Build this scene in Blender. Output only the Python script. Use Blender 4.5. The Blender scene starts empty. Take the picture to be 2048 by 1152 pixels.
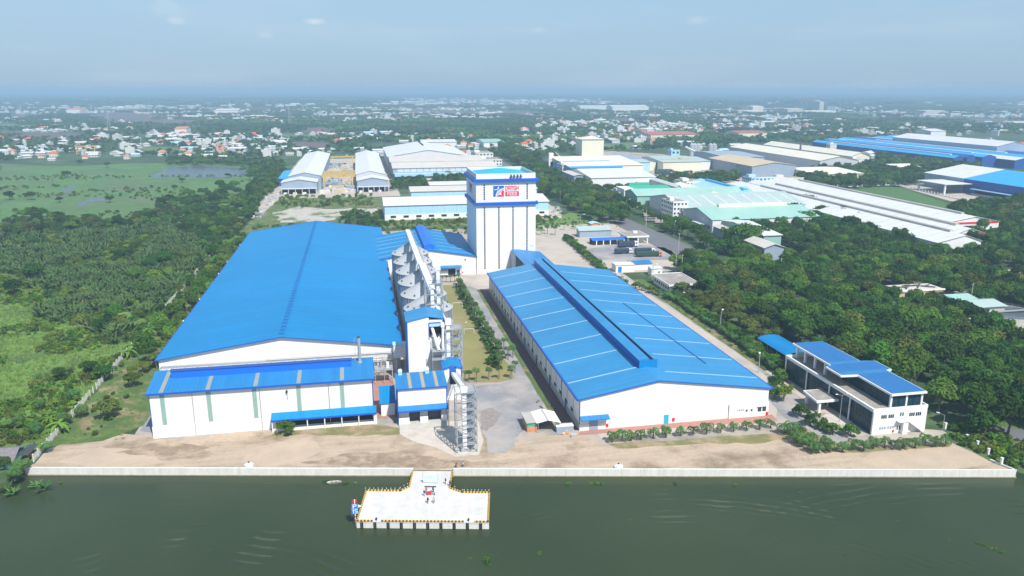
import bpy, math, random
import numpy as np
from mathutils import Vector, Matrix, noise as mnoise

# ------------------------------------------------------------------ camera, sky, sun, exposure
SC = bpy.context.scene
COL = SC.collection
F, H, YH = 1540.0, 100.0, 178.0
PITCH = math.atan((576 - YH) / F)
YAW = math.radians(11.0978)
cd = bpy.data.cameras.new("camera"); cam = bpy.data.objects.new("camera", cd); COL.objects.link(cam)
cam.location = (0, 0, H); cam.rotation_euler = (math.pi / 2 - PITCH, 0, -YAW)
cd.sensor_width = 36; cd.lens = F / 2048 * 36; cd.clip_start = 1; cd.clip_end = 120000
SC.camera = cam
SC.view_settings.view_transform = 'Standard'; SC.view_settings.look = 'None'
SC.view_settings.gamma = 1; SC.view_settings.use_curve_mapping = False
SC.view_settings.exposure = 0.42
SUN_DX, SUN_DY, SUN_DZ = 0.27, -0.73, 1.0          # towards the sun
SUN_EL = math.atan2(SUN_DZ, math.hypot(SUN_DX, SUN_DY))
ld = bpy.data.lights.new("sun", 'SUN'); sun = bpy.data.objects.new("sun", ld); COL.objects.link(sun)
ld.energy = 4.3; ld.angle = math.radians(0.5); ld.color = (1.0, 0.955, 0.89)
sun.rotation_euler = Vector((SUN_DX, SUN_DY, SUN_DZ)).to_track_quat('Z', 'Y').to_euler()
sun.location = (0, 0, 400)
W = bpy.data.worlds.new("World"); SC.world = W; W.use_nodes = True
nt = W.node_tree; nt.nodes.clear(); N = nt.nodes.new; L = nt.links.new
wo = N('ShaderNodeOutputWorld'); bg = N('ShaderNodeBackground'); sky = N('ShaderNodeTexSky')
sky.sky_type = 'NISHITA'; sky.sun_disc = False; sky.sun_elevation = SUN_EL
sky.sun_rotation = math.atan2(SUN_DX, SUN_DY)
sky.altitude = 0; sky.air_density = 1.0; sky.dust_density = 0.6; sky.ozone_density = 2.5
hsv = N('ShaderNodeHueSaturation'); hsv.inputs['Saturation'].default_value = 0.95
tc = N('ShaderNodeTexCoord'); sep = N('ShaderNodeSeparateXYZ'); L(tc.outputs['Generated'], sep.inputs[0])
# hazy air towards the horizon: pale blue-grey mixed in by elevation, the same all round
mr = N('ShaderNodeMapRange'); mr.inputs[1].default_value = -0.02; mr.inputs[2].default_value = 0.35
mr.inputs[3].default_value = 0.93; mr.inputs[4].default_value = 0.35
L(sep.outputs[2], mr.inputs[0])
hz = N('ShaderNodeMix'); hz.data_type = 'RGBA'
hr = N('ShaderNodeValToRGB'); hr.color_ramp.elements[0].position = 0.0; hr.color_ramp.elements[0].color = (0.31, 0.46, 0.625, 1)
hr.color_ramp.elements[1].position = 0.30; hr.color_ramp.elements[1].color = (0.40, 0.60, 0.80, 1)
e = hr.color_ramp.elements.new(0.10); e.color = (0.34, 0.53, 0.72, 1)
L(sep.outputs[2], hr.inputs[0])
L(sky.outputs[0], hsv.inputs['Color']); L(mr.outputs[0], hz.inputs[0]); L(hsv.outputs[0], hz.inputs[6]); hs10 = N('ShaderNodeVectorMath'); hs10.operation = 'SCALE'; hs10.inputs['Scale'].default_value = 10; L(hr.outputs[0], hs10.inputs[0]); L(hs10.outputs[0], hz.inputs[7])
# thin wisps of cloud
mp = N('ShaderNodeMapping'); mp.inputs['Scale'].default_value = (1.6, 1.6, 9.0); mp.inputs['Location'].default_value = (3.1, 0.4, 0.2)
L(tc.outputs['Generated'], mp.inputs[0])
cn = N('ShaderNodeTexNoise'); cn.inputs['Scale'].default_value = 2.2; cn.inputs['Detail'].default_value = 7; cn.inputs['Roughness'].default_value = 0.55
L(mp.outputs[0], cn.inputs[0])
cr = N('ShaderNodeMapRange'); cr.inputs[1].default_value = 0.5; cr.inputs[2].default_value = 0.8; cr.inputs[3].default_value = 0; cr.inputs[4].default_value = 0.28
L(cn.outputs[0], cr.inputs[0])
cm = N('ShaderNodeMix'); cm.data_type = 'RGBA'; cm.inputs[7].default_value = (6.0, 6.8, 7.6, 1)
L(cr.outputs[0], cm.inputs[0]); L(hz.outputs[2], cm.inputs[6])
cur = cm.outputs[2]                         # a few small fair-weather puffs, each at its own bearing
pn = N('ShaderNodeTexNoise'); pn.inputs['Scale'].default_value = 38; pn.inputs['Detail'].default_value = 6; L(tc.outputs['Generated'], pn.inputs[0])
for (px_, py_c, wid, amt) in ((630, 44, 0.024, 0.62), (350, 42, 0.02, 0.3), (535, 70, 0.018, 0.22), (1395, 40, 0.03, 0.25), (1080, 60, 0.02, 0.2), (330, 15, 0.05, 0.15)):
    x_ = px_ - 1024; y_ = 576 - py_c; f_ = F * math.cos(PITCH) + y_ * math.sin(PITCH); u_ = -F * math.sin(PITCH) + y_ * math.cos(PITCH)
    d_ = Vector((x_ * math.cos(YAW) + f_ * math.sin(YAW), -x_ * math.sin(YAW) + f_ * math.cos(YAW), u_)).normalized()
    sb = N('ShaderNodeVectorMath'); sb.operation = 'SUBTRACT'; L(tc.outputs['Generated'], sb.inputs[0]); sb.inputs[1].default_value = d_
    mu = N('ShaderNodeVectorMath'); mu.operation = 'MULTIPLY'; L(sb.outputs[0], mu.inputs[0]); mu.inputs[1].default_value = (1, 1, 2.8)
    le = N('ShaderNodeVectorMath'); le.operation = 'LENGTH'; L(mu.outputs[0], le.inputs[0])
    a_ = N('ShaderNodeMapRange'); a_.inputs[1].default_value = wid; a_.inputs[2].default_value = 0; a_.inputs[3].default_value = -0.35; a_.inputs[4].default_value = 0.45; L(le.outputs['Value'], a_.inputs[0])
    ad_ = N('ShaderNodeMath'); ad_.operation = 'ADD'; L(a_.outputs[0], ad_.inputs[0]); L(pn.outputs[0], ad_.inputs[1])
    b_ = N('ShaderNodeMapRange'); b_.inputs[1].default_value = 0.5; b_.inputs[2].default_value = 0.85; b_.inputs[3].default_value = 0; b_.inputs[4].default_value = amt; L(ad_.outputs[0], b_.inputs[0])
    mx_ = N('ShaderNodeMix'); mx_.data_type = 'RGBA'; mx_.inputs[7].default_value = (6.6, 7.4, 8.0, 1); L(b_.outputs[0], mx_.inputs[0]); L(cur, mx_.inputs[6]); cur = mx_.outputs[2]
L(cur, bg.inputs[0]); bg.inputs[1].default_value = 0.085
L(bg.outputs[0], wo.inputs[0])

R_ = random.Random(7)
rng = np.random.default_rng(11)
SX, CX, SPI, CPI = math.sin(YAW), math.cos(YAW), math.sin(PITCH), math.cos(PITCH)

def ray(px, py):
    x = px - 1024; y = 576 - py
    f = F * CPI + y * SPI; u = -F * SPI + y * CPI
    return x * CX + f * SX, -x * SX + f * CX, u
def g(px, py, z=0.0):                     # survey: the place on the level z seen at a spot of the photograph
    X, Y, u = ray(px, py); t = (z - H) / u
    return X * t, Y * t
def gv(px, py, Y0):                       # x and height on the plane y = Y0
    X, Y, u = ray(px, py); t = Y0 / Y
    return X * t, H + u * t

# ------------------------------------------------------------------ materials
MATS = {}
def mat(name, col, rough=0.7, var=0.12, scale=0.15, rib=None, ribw=0.9, ribh=0.03, metal=0.0, spec=0.4, streak=None, col2=None, c2lo=0.5, c2hi=0.65,
        c2scale=None, rand=0.0, bump=0.0, bscale=4.0, trans=0.0, fine=0.0):
    if name in MATS: return MATS[name]
    m = bpy.data.materials.new(name); m.use_nodes = True; t = m.node_tree; n = t.nodes; l = t.links.new
    b = n['Principled BSDF']; b.inputs['Roughness'].default_value = rough; b.inputs['Metallic'].default_value = metal
    b.inputs['Specular IOR Level'].default_value = spec
    geo = n.new('ShaderNodeNewGeometry'); pos = geo.outputs['Position']
    tcn = n.new('ShaderNodeTexCoord')
    def noise(sc, det=5, r=0.6, vec=pos):
        q = n.new('ShaderNodeTexNoise'); q.inputs['Scale'].default_value = sc; q.inputs['Detail'].default_value = det
        q.inputs['Roughness'].default_value = r; l(vec, q.inputs['Vector']); return q.outputs[0]
    def maprange(src, a, bb, c, d):
        q = n.new('ShaderNodeMapRange'); q.inputs[1].default_value = a; q.inputs[2].default_value = bb
        q.inputs[3].default_value = c; q.inputs[4].default_value = d; l(src, q.inputs[0]); return q.outputs[0]
    base = None
    rgb = n.new('ShaderNodeRGB'); rgb.outputs[0].default_value = (*col, 1); base = rgb.outputs[0]
    if col2 is not None:
        mx = n.new('ShaderNodeMix'); mx.data_type = 'RGBA'
        l(maprange(noise(c2scale or scale, 7, 0.62), c2lo, c2hi, 0, 1), mx.inputs[0]); l(base, mx.inputs[6]); mx.inputs[7].default_value = (*col2, 1)
        base = mx.outputs[2]
    k = maprange(noise(scale * 2.3), 0.25, 0.75, 1 - var, 1 + var)
    mulv = n.new('ShaderNodeVectorMath'); mulv.operation = 'SCALE'; l(base, mulv.inputs[0]); l(k, mulv.inputs['Scale']); base = mulv.outputs[0]
    if fine:
        k = maprange(noise(bscale, 3), 0.2, 0.8, 1 - fine, 1 + fine)
        q = n.new('ShaderNodeVectorMath'); q.operation = 'SCALE'; l(base, q.inputs[0]); l(k, q.inputs['Scale']); base = q.outputs[0]
    if streak:                                # (scale x, y, z, amount): drawn-out dirt and rain marks
        mpg = n.new('ShaderNodeMapping'); mpg.inputs['Scale'].default_value = streak[:3]; l(pos, mpg.inputs[0])
        k = maprange(noise(1.0, 4, 0.6, mpg.outputs[0]), 0.35, 0.75, 1 + streak[3] * .6, 1 - streak[3])
        q = n.new('ShaderNodeVectorMath'); q.operation = 'SCALE'; l(base, q.inputs[0]); l(k, q.inputs['Scale']); base = q.outputs[0]
    if rand:
        oi = n.new('ShaderNodeObjectInfo')
        hs = n.new('ShaderNodeHueSaturation'); l(base, hs.inputs['Color'])
        l(maprange(oi.outputs['Random'], 0, 1, 1 - rand, 1 + rand), hs.inputs['Value'])
        ml = n.new('ShaderNodeMath'); ml.operation = 'MULTIPLY'; ml.inputs[1].default_value = 7.31; l(oi.outputs['Random'], ml.inputs[0])
        fr = n.new('ShaderNodeMath'); fr.operation = 'FRACT'; l(ml.outputs[0], fr.inputs[0])
        l(maprange(fr.outputs[0], 0, 1, 0.5 - rand * 0.055, 0.5 + rand * 0.03), hs.inputs['Hue'])
        base = hs.outputs[0]
    l(base, b.inputs['Base Color'])
    hgt = None
    if rib:
        sp = n.new('ShaderNodeSeparateXYZ'); l(pos, sp.inputs[0])
        src = sp.outputs[{'x': 0, 'y': 1, 'z': 2}[rib]]
        ml = n.new('ShaderNodeMath'); ml.operation = 'MULTIPLY'; ml.inputs[1].default_value = 2 * math.pi / ribw; l(src, ml.inputs[0])
        sn = n.new('ShaderNodeMath'); sn.operation = 'SINE'; l(ml.outputs[0], sn.inputs[0])
        ab = n.new('ShaderNodeMath'); ab.operation = 'ABSOLUTE'; l(sn.outputs[0], ab.inputs[0])
        bp = n.new('ShaderNodeBump'); bp.inputs['Distance'].default_value = ribh; bp.inputs['Strength'].default_value = 0.6
        l(ab.outputs[0], bp.inputs['Height']); hgt = bp
    if bump:
        bp2 = n.new('ShaderNodeBump'); bp2.inputs['Distance'].default_value = bump; bp2.inputs['Strength'].default_value = 0.7
        l(noise(bscale, 5), bp2.inputs['Height'])
        if hgt: l(hgt.outputs[0], bp2.inputs['Normal'])
        hgt = bp2
    if hgt: l(hgt.outputs[0], b.inputs['Normal'])
    if trans:
        tr = n.new('ShaderNodeBsdfTranslucent'); l(base, tr.inputs[0]); ms = n.new('ShaderNodeMixShader'); ms.inputs[0].default_value = trans
        l(b.outputs[0], ms.inputs[1]); l(tr.outputs[0], ms.inputs[2]); l(ms.outputs[0], n['Material Output'].inputs['Surface'])
    MATS[name] = m; return m

M = {}
def blue_roof(nm, rib, c=(0.003, 0.21, 0.49)): return mat(nm, c, 0.45, 0.09, 0.012, rib=rib, ribw=2.4, ribh=0.07, spec=0.3, fine=0.05, bscale=0.5, streak=((.03, .55, .03, .10) if rib == 'y' else (.55, .03, .03, .10)))
M['blue_y'] = blue_roof('blue roof sheet along x', 'y'); M['blue_x'] = blue_roof('blue roof sheet along y', 'x')
M['blue_l_y'] = blue_roof('faded blue roof sheet', 'y', (0.035, 0.235, 0.48)); M['blue_l_x'] = blue_roof('faded blue roof sheet front', 'x', (0.022, 0.19, 0.45))
M['blue_trim'] = mat('deep blue trim', (0.012, 0.11, 0.52), 0.45, 0.05)
M['blue_deep'] = mat('blue sheet', (0.012, 0.16, 0.68), 0.45, 0.06, rib='x', ribw=1.2)
M['teal'] = mat('teal roof sheet', (0.02, 0.42, 0.68), 0.4, 0.06, rib='y', ribw=1.5)
M['white'] = mat('white wall sheet', (0.8, 0.8, 0.79), 0.55, 0.035, 0.05, rib='x', ribw=2.2, ribh=0.02)
M['white_z'] = mat('white horizontal cladding', (0.8, 0.8, 0.79), 0.55, 0.03, 0.05, rib='z', ribw=2.6, ribh=0.06)
M['white_p'] = mat('white painted masonry', (0.79, 0.79, 0.77), 0.7, 0.05, 0.1, fine=0.04, bscale=0.8)
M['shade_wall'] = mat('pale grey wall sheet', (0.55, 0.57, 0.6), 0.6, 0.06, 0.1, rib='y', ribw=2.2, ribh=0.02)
M['cream'] = mat('cream painted sheet', (0.78, 0.75, 0.6), 0.6, 0.05, 0.03)
M['creamroof'] = mat('cream roof sheet', (0.74, 0.7, 0.58), 0.6, 0.09, 0.03, fine=0.05, bscale=0.3)
M['whiteroof'] = mat('white roof sheet', (0.66, 0.67, 0.67), 0.55, 0.07, 0.03, fine=0.05, bscale=0.3)
M['greyroof'] = mat('weathered grey roof sheet', (0.46, 0.44, 0.41), 0.6, 0.10, 0.03, fine=0.08, bscale=0.3)
M['beigeroof'] = mat('beige roof sheet', (0.58, 0.54, 0.49), 0.6, 0.07, 0.03, fine=0.06, bscale=0.3)
M['tanroof'] = mat('tan roof sheet', (0.58, 0.47, 0.31), 0.65, 0.10, 0.03, fine=0.08, bscale=0.3)
M['mint'] = mat('mint roof sheet', (0.31, 0.52, 0.46), 0.5, 0.08, 0.03, fine=0.06, bscale=0.3)
M['mintgrey'] = mat('faded mint roof sheet', (0.40, 0.50, 0.48), 0.5, 0.08, 0.03, fine=0.06, bscale=0.3)
M['greenroof'] = mat('green roof sheet', (0.05, 0.4, 0.26), 0.5, 0.08, 0.03)
M['skyblue'] = mat('pale blue sheet', (0.42, 0.68, 0.88), 0.5, 0.05, 0.04)
M['lightblue'] = mat('light blue roof sheet', (0.33, 0.58, 0.82), 0.5, 0.06, 0.04)
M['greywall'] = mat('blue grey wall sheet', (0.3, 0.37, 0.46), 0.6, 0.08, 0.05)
M['navywall'] = mat('navy wall sheet', (0.02, 0.09, 0.36), 0.5, 0.08, 0.05)
M['cyanroof'] = mat('cyan roof sheet', (0.03, 0.36, 0.72), 0.45, 0.08, 0.03)
M['redroof'] = mat('red tile roof', (0.55, 0.13, 0.07), 0.75, 0.18, 0.05, fine=0.15, bscale=0.7)
M['orangeroof'] = mat('orange tile roof', (0.62, 0.24, 0.12), 0.75, 0.18, 0.05, fine=0.15, bscale=0.7)
M['pinkwall'] = mat('pink rendered wall', (0.66, 0.42, 0.34), 0.75, 0.08)
M['red'] = mat('red paint', (0.7, 0.02, 0.03), 0.45, 0.05)
M['brandred'] = mat('red sign face', (0.75, 0.025, 0.07), 0.45, 0.03); M['brandblue'] = mat('blue sign face', (0.01, 0.13, 0.5), 0.45, 0.03)
M['townwhite'] = mat('faded town wall', (0.62, 0.62, 0.61), 0.7, 0.08, 0.1); M['townroof'] = mat('faded tin roof', (0.62, 0.63, 0.63), 0.6, 0.1, 0.1)
M['dullred'] = mat('weathered red roof', (0.4, 0.15, 0.11), 0.75, 0.15, 0.05)
M['gantryyellow'] = mat('faded yellow gantry paint', (0.56, 0.4, 0.14), 0.6, 0.12, 0.2)
M['kerbdark'] = mat('dark brown kerb paint', (0.10, 0.07, 0.03), 0.6, 0.15)
M['signwhite'] = mat('white sign face', (0.8, 0.8, 0.8), 0.45, 0.01)
M['signblue'] = mat('bright blue sign face', (0.0, 0.2, 0.68), 0.45, 0.02)
M['galv'] = mat('galvanised steel', (0.46, 0.48, 0.5), 0.42, 0.08, 0.2, metal=0.35)
M['galvroof'] = mat('galvanised silo roof', (0.5, 0.52, 0.54), 0.5, 0.05, 0.3, metal=0.25, fine=0.04)
M['silowall'] = mat('corrugated silo wall', (0.24, 0.27, 0.32), 0.45, 0.07, 0.4, rib='z', ribw=1.4, ribh=0.09, metal=0.35)
M['steelwhite'] = mat('white painted steel', (0.78, 0.79, 0.8), 0.4, 0.03)
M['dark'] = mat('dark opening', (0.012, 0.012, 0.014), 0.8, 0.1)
M['darkgrey'] = mat('dark grey sheet', (0.06, 0.065, 0.075), 0.6, 0.15)
M['rubber'] = mat('black rubber', (0.015, 0.015, 0.017), 0.75, 0.2)
M['glass'] = mat('dark tinted glass', (0.014, 0.05, 0.068), 0.22, 0.35, 0.08, spec=0.2)
M['window'] = mat('window pane', (0.03, 0.045, 0.07), 0.15, 0.3, 0.3, spec=0.7)
M['strip'] = mat('grey translucent roof strip', (0.27, 0.31, 0.29), 0.5, 0.12, 0.4); M['lstrip'] = mat('pale translucent roof strip', (0.33, 0.50, 0.60), 0.5, 0.06, 0.4)
M['tanstrip'] = mat('tan translucent roof strip', (0.38, 0.33, 0.24), 0.5, 0.12, 0.4)
M['greenstrip'] = mat('green translucent wall strip', (0.27, 0.42, 0.37), 0.5, 0.1, 0.6)
M['yellow'] = mat('yellow paint', (0.78, 0.46, 0.03), 0.5, 0.08); M['black'] = mat('black paint', (0.02, 0.02, 0.02), 0.6, 0.1)
M['conc'] = mat('pale concrete', (0.5, 0.48, 0.44), 0.85, 0.09, 0.2, fine=0.06, bscale=2)
M['quay'] = mat('quay concrete', (0.70, 0.69, 0.64), 0.8, 0.05, 0.15, col2=(0.58, 0.5, 0.38), c2lo=0.64, c2hi=0.9, c2scale=0.3, fine=0.05, bscale=2, streak=(.8, .8, .15, .12))
M['quaylow'] = mat('stained wet concrete', (0.33, 0.29, 0.19), 0.7, 0.25, 0.4)
M['deck'] = mat('new white concrete deck', (0.6, 0.585, 0.56), 0.75, 0.07, 0.25, fine=0.05, bscale=2, streak=(.3, .1, 1, .1), rand=0.04)
M['flatroof'] = mat('weathered concrete roof', (0.3, 0.27, 0.24), 0.9, 0.15, 0.15, col2=(0.42, 0.39, 0.36), c2scale=0.2, fine=0.1, bscale=1)
M['fence'] = mat('pale fence concrete', (0.58, 0.58, 0.53), 0.85, 0.1, 0.3, fine=0.08, bscale=1)
M['sand'] = mat('sandy ground', (0.44, 0.345, 0.255), 0.95, 0.10, 0.05, col2=(0.27, 0.205, 0.14), c2lo=0.5, c2hi=0.64, c2scale=0.07, fine=0.12, bscale=0.9, bump=0.3, streak=(.035, .4, 1, .2))
M['sandlight'] = mat('pale heaped sand', (0.47, 0.37, 0.275), 0.95, 0.12, 0.07, fine=0.06, bscale=1.5, bump=0.2)
M['paleyard'] = mat('pale worn concrete yard', (0.47, 0.41, 0.35), 0.9, 0.1, 0.03, col2=(0.36, 0.32, 0.28), c2lo=0.5, c2hi=0.7, c2scale=0.05, fine=0.05, bscale=1.2)
M['yard'] = mat('dusty yard', (0.40, 0.35, 0.30), 0.92, 0.12, 0.05, col2=(0.22, 0.21, 0.2), c2lo=0.5, c2hi=0.62, c2scale=0.04, fine=0.07, bscale=1)
M['apron'] = mat('light concrete apron', (0.54, 0.49, 0.43), 0.85, 0.10, 0.1, col2=(0.44, 0.37, 0.3), c2lo=0.5, c2hi=0.75, c2scale=0.2, fine=0.05, bscale=1.5)
M['asphalt'] = mat('dusty asphalt', (0.24, 0.245, 0.265), 0.9, 0.12, 0.05, col2=(0.38, 0.345, 0.32), c2lo=0.42, c2hi=0.62, c2scale=0.07, fine=0.06, bscale=1.2)
M['road'] = mat('road asphalt', (0.15, 0.15, 0.16), 0.9, 0.1, 0.04, fine=0.05, bscale=1.2)
M['pinkpave'] = mat('red brick paving', (0.40, 0.2, 0.16), 0.9, 0.12, 0.3, fine=0.1, bscale=2)
M['field'] = mat('worn football grass', (0.235, 0.225, 0.085), 0.95, 0.10, 0.03, col2=(0.35, 0.265, 0.155), c2lo=0.5, c2hi=0.72, c2scale=0.035, fine=0.07, bscale=1.0)
M['grass'] = mat('rough grass', (0.085, 0.14, 0.035), 0.95, 0.25, 0.08, col2=(0.25, 0.2, 0.11), c2lo=0.5, c2hi=0.62, c2scale=0.12, fine=0.15, bscale=1.2, bump=0.2)
M['drygrass'] = mat('dry grass', (0.20, 0.19, 0.075), 0.95, 0.2, 0.1, col2=(0.36, 0.27, 0.17), c2lo=0.48, c2hi=0.62, c2scale=0.13, fine=0.1, bscale=1.2)
M['meadow'] = mat('marsh meadow', (0.085, 0.18, 0.05), 0.95, 0.2, 0.01, col2=(0.10, 0.145, 0.065), c2lo=0.46, c2hi=0.62, c2scale=0.015, fine=0.28, bscale=0.12)
M['ground'] = mat('dark green land', (0.042, 0.08, 0.028), 0.95, 0.3, 0.01, col2=(0.08, 0.13, 0.05), c2lo=0.5, c2hi=0.62, c2scale=0.02, fine=0.2, bscale=0.3)
M['brownfield'] = mat('brown ploughed field', (0.13, 0.10, 0.085), 0.95, 0.12, 0.01, fine=0.08, bscale=0.05)
M['greenfield'] = mat('green field', (0.11, 0.17, 0.06), 0.95, 0.12, 0.01, fine=0.12, bscale=0.05)
M['rubblewhite'] = mat('white stone blocks', (0.6, 0.56, 0.5), 0.85, 0.15, 0.2, fine=0.1, bscale=1, rand=0.15)
M['slope'] = mat('bright grass slope', (0.13, 0.21, 0.05), 0.95, 0.2, 0.06, fine=0.2, bscale=0.6, bump=.3)
M['shadepave'] = mat('brick drain paving with painted shade', (0.17, 0.11, 0.10), 0.9, 0.15, 0.3, fine=0.1, bscale=2)  # brick paving with the warehouse wall's shade put into its colour
M['oldroof'] = mat('old grey hut roof', (0.2, 0.18, 0.19), 0.8, 0.2, 0.4, fine=0.15, bscale=1.5)
M['rubblegr'] = mat('pale rubble with weeds', (0.46, 0.42, 0.37), 0.95, 0.12, 0.05, col2=(0.12, 0.17, 0.06), c2lo=0.5, c2hi=0.6, c2scale=0.05, fine=0.12, bscale=0.5)
M['bark'] = mat('grey brown bark', (0.16, 0.13, 0.10), 0.9, 0.2, 1.0)
def leaf(nm, c, rand=0.42, trans=0.18): return mat(nm, c, 0.75, 0.2, 0.5, rand=rand, spec=0.08, trans=trans)
M['leaf1'] = leaf('dark green foliage', (0.036, 0.100, 0.014)); M['leaf2'] = leaf('green foliage', (0.066, 0.155, 0.019))
M['leaf3'] = leaf('yellow green foliage', (0.14, 0.225, 0.03)); M['leaf5'] = leaf('light green foliage', (0.10, 0.20, 0.022)); M['leaf4'] = leaf('olive foliage', (0.10, 0.14, 0.026))
M['leafp'] = leaf('palm foliage', (0.075, 0.165, 0.042)); M['leafn'] = leaf('grey green palm fronds', (0.075, 0.138, 0.04), 0.35)
M['leafb'] = leaf('banana leaf', (0.13, 0.25, 0.03), 0.2); M['leafd'] = mat('dry brown frond', (0.16, 0.13, 0.075), 0.9, 0.2, 0.5)
M['skin'] = mat('skin', (0.35, 0.2, 0.13), 0.6, 0.05)
M['cloth_dark'] = mat('dark blue cloth', (0.03, 0.04, 0.08), 0.9, 0.1); M['cloth_red'] = mat('red cloth', (0.6, 0.05, 0.04), 0.9, 0.1)
M['cloth_white'] = mat('white cloth', (0.7, 0.7, 0.72), 0.9, 0.1)

# water
def water(name, c, wake=False, rough=0.16, spec=0.5):
    m = bpy.data.materials.new(name); m.use_nodes = True; t = m.node_tree; n = t.nodes; l = t.links.new; b = n['Principled BSDF']
    b.inputs['Roughness'].default_value = rough; b.inputs['IOR'].default_value = 1.333; b.inputs['Specular IOR Level'].default_value = spec
    geo = n.new('ShaderNodeNewGeometry')
    q = n.new('ShaderNodeTexNoise'); q.inputs['Scale'].default_value = 0.02; q.inputs['Detail'].default_value = 4; l(geo.outputs[0], q.inputs[0])
    cr_ = n.new('ShaderNodeValToRGB'); cr_.color_ramp.elements[0].position = 0.35; cr_.color_ramp.elements[1].position = 0.7
    cr_.color_ramp.elements[0].color = (c[0] * 0.86, c[1] * 0.88, c[2] * 0.85, 1); cr_.color_ramp.elements[1].color = (c[0] * 1.16, c[1] * 1.12, c[2] * 1.1, 1)
    l(q.outputs[0], cr_.inputs[0]); l(cr_.outputs[0], b.inputs['Base Color'])
    w1 = n.new('ShaderNodeMapping'); w1.inputs['Scale'].default_value = (0.35, 1.3, 1); w1.inputs['Rotation'].default_value = (0, 0, 0.25); l(geo.outputs[0], w1.inputs[0])
    n1 = n.new('ShaderNodeTexNoise'); n1.inputs['Scale'].default_value = 0.7; n1.inputs['Detail'].default_value = 6; n1.inputs['Roughness'].default_value = 0.65; l(w1.outputs[0], n1.inputs[0])
    bp = n.new('ShaderNodeBump'); bp.inputs['Strength'].default_value = 0.4; bp.inputs['Distance'].default_value = 0.2; l(n1.outputs[0], bp.inputs['Height'])
    last = bp
    if wake:
        for (cx, cy, r0, r1, wl, amp) in ((-45, 120, 10, 60, 3.1, 1.1), (62, 90, 62, 84, 2.6, 1.0), (130, 40, 100, 128, 3.0, 0.7)):
            v = n.new('ShaderNodeVectorMath'); v.operation = 'DISTANCE'; l(geo.outputs[0], v.inputs[0]); v.inputs[1].default_value = (cx, cy, -1.8)
            ml = n.new('ShaderNodeMath'); ml.operation = 'MULTIPLY'; ml.inputs[1].default_value = 2 * math.pi / wl; l(v.outputs['Value'], ml.inputs[0])
            dn = n.new('ShaderNodeTexNoise'); dn.inputs['Scale'].default_value = 0.06; dn.inputs['Detail'].default_value = 2; l(geo.outputs[0], dn.inputs[0])
            ad = n.new('ShaderNodeMath'); ad.operation = 'MULTIPLY_ADD'; ad.inputs[1].default_value = 9; l(dn.outputs[0], ad.inputs[0]); l(ml.outputs[0], ad.inputs[2])
            sn = n.new('ShaderNodeMath'); sn.operation = 'SINE'; l(ad.outputs[0], sn.inputs[0])
            a = n.new('ShaderNodeMapRange'); a.inputs[1].default_value = r0; a.inputs[2].default_value = r0 + 8; l(v.outputs['Value'], a.inputs[0])
            a2 = n.new('ShaderNodeMapRange'); a2.inputs[1].default_value = r1; a2.inputs[2].default_value = r1 - 8; l(v.outputs['Value'], a2.inputs[0])
            mm = n.new('ShaderNodeMath'); mm.operation = 'MULTIPLY'; l(a.outputs[0], mm.inputs[0]); l(a2.outputs[0], mm.inputs[1])
            ms = n.new('ShaderNodeMapRange'); ms.inputs[1].default_value = 0.5; ms.inputs[2].default_value = 0.62; l(dn.outputs[0], ms.inputs[0])
            m3 = n.new('ShaderNodeMath'); m3.operation = 'MULTIPLY'; l(mm.outputs[0], m3.inputs[0]); l(ms.outputs[0], m3.inputs[1])
            m4 = n.new('ShaderNodeMath'); m4.operation = 'MULTIPLY'; l(sn.outputs[0], m4.inputs[0]); l(m3.outputs[0], m4.inputs[1])
            b2 = n.new('ShaderNodeBump'); b2.inputs['Strength'].default_value = 0.5; b2.inputs['Distance'].default_value = 0.19 * amp
            l(m4.outputs[0], b2.inputs['Height']); l(last.outputs[0], b2.inputs['Normal']); last = b2
    l(last.outputs[0], b.inputs['Normal']); MATS[name] = m; return m
M['river'] = water('murky river water', (0.036, 0.053, 0.023), True, rough=0.14, spec=0.26); M['pond'] = water('still marsh water', (0.09, 0.11, 0.12), rough=0.25)

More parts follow.
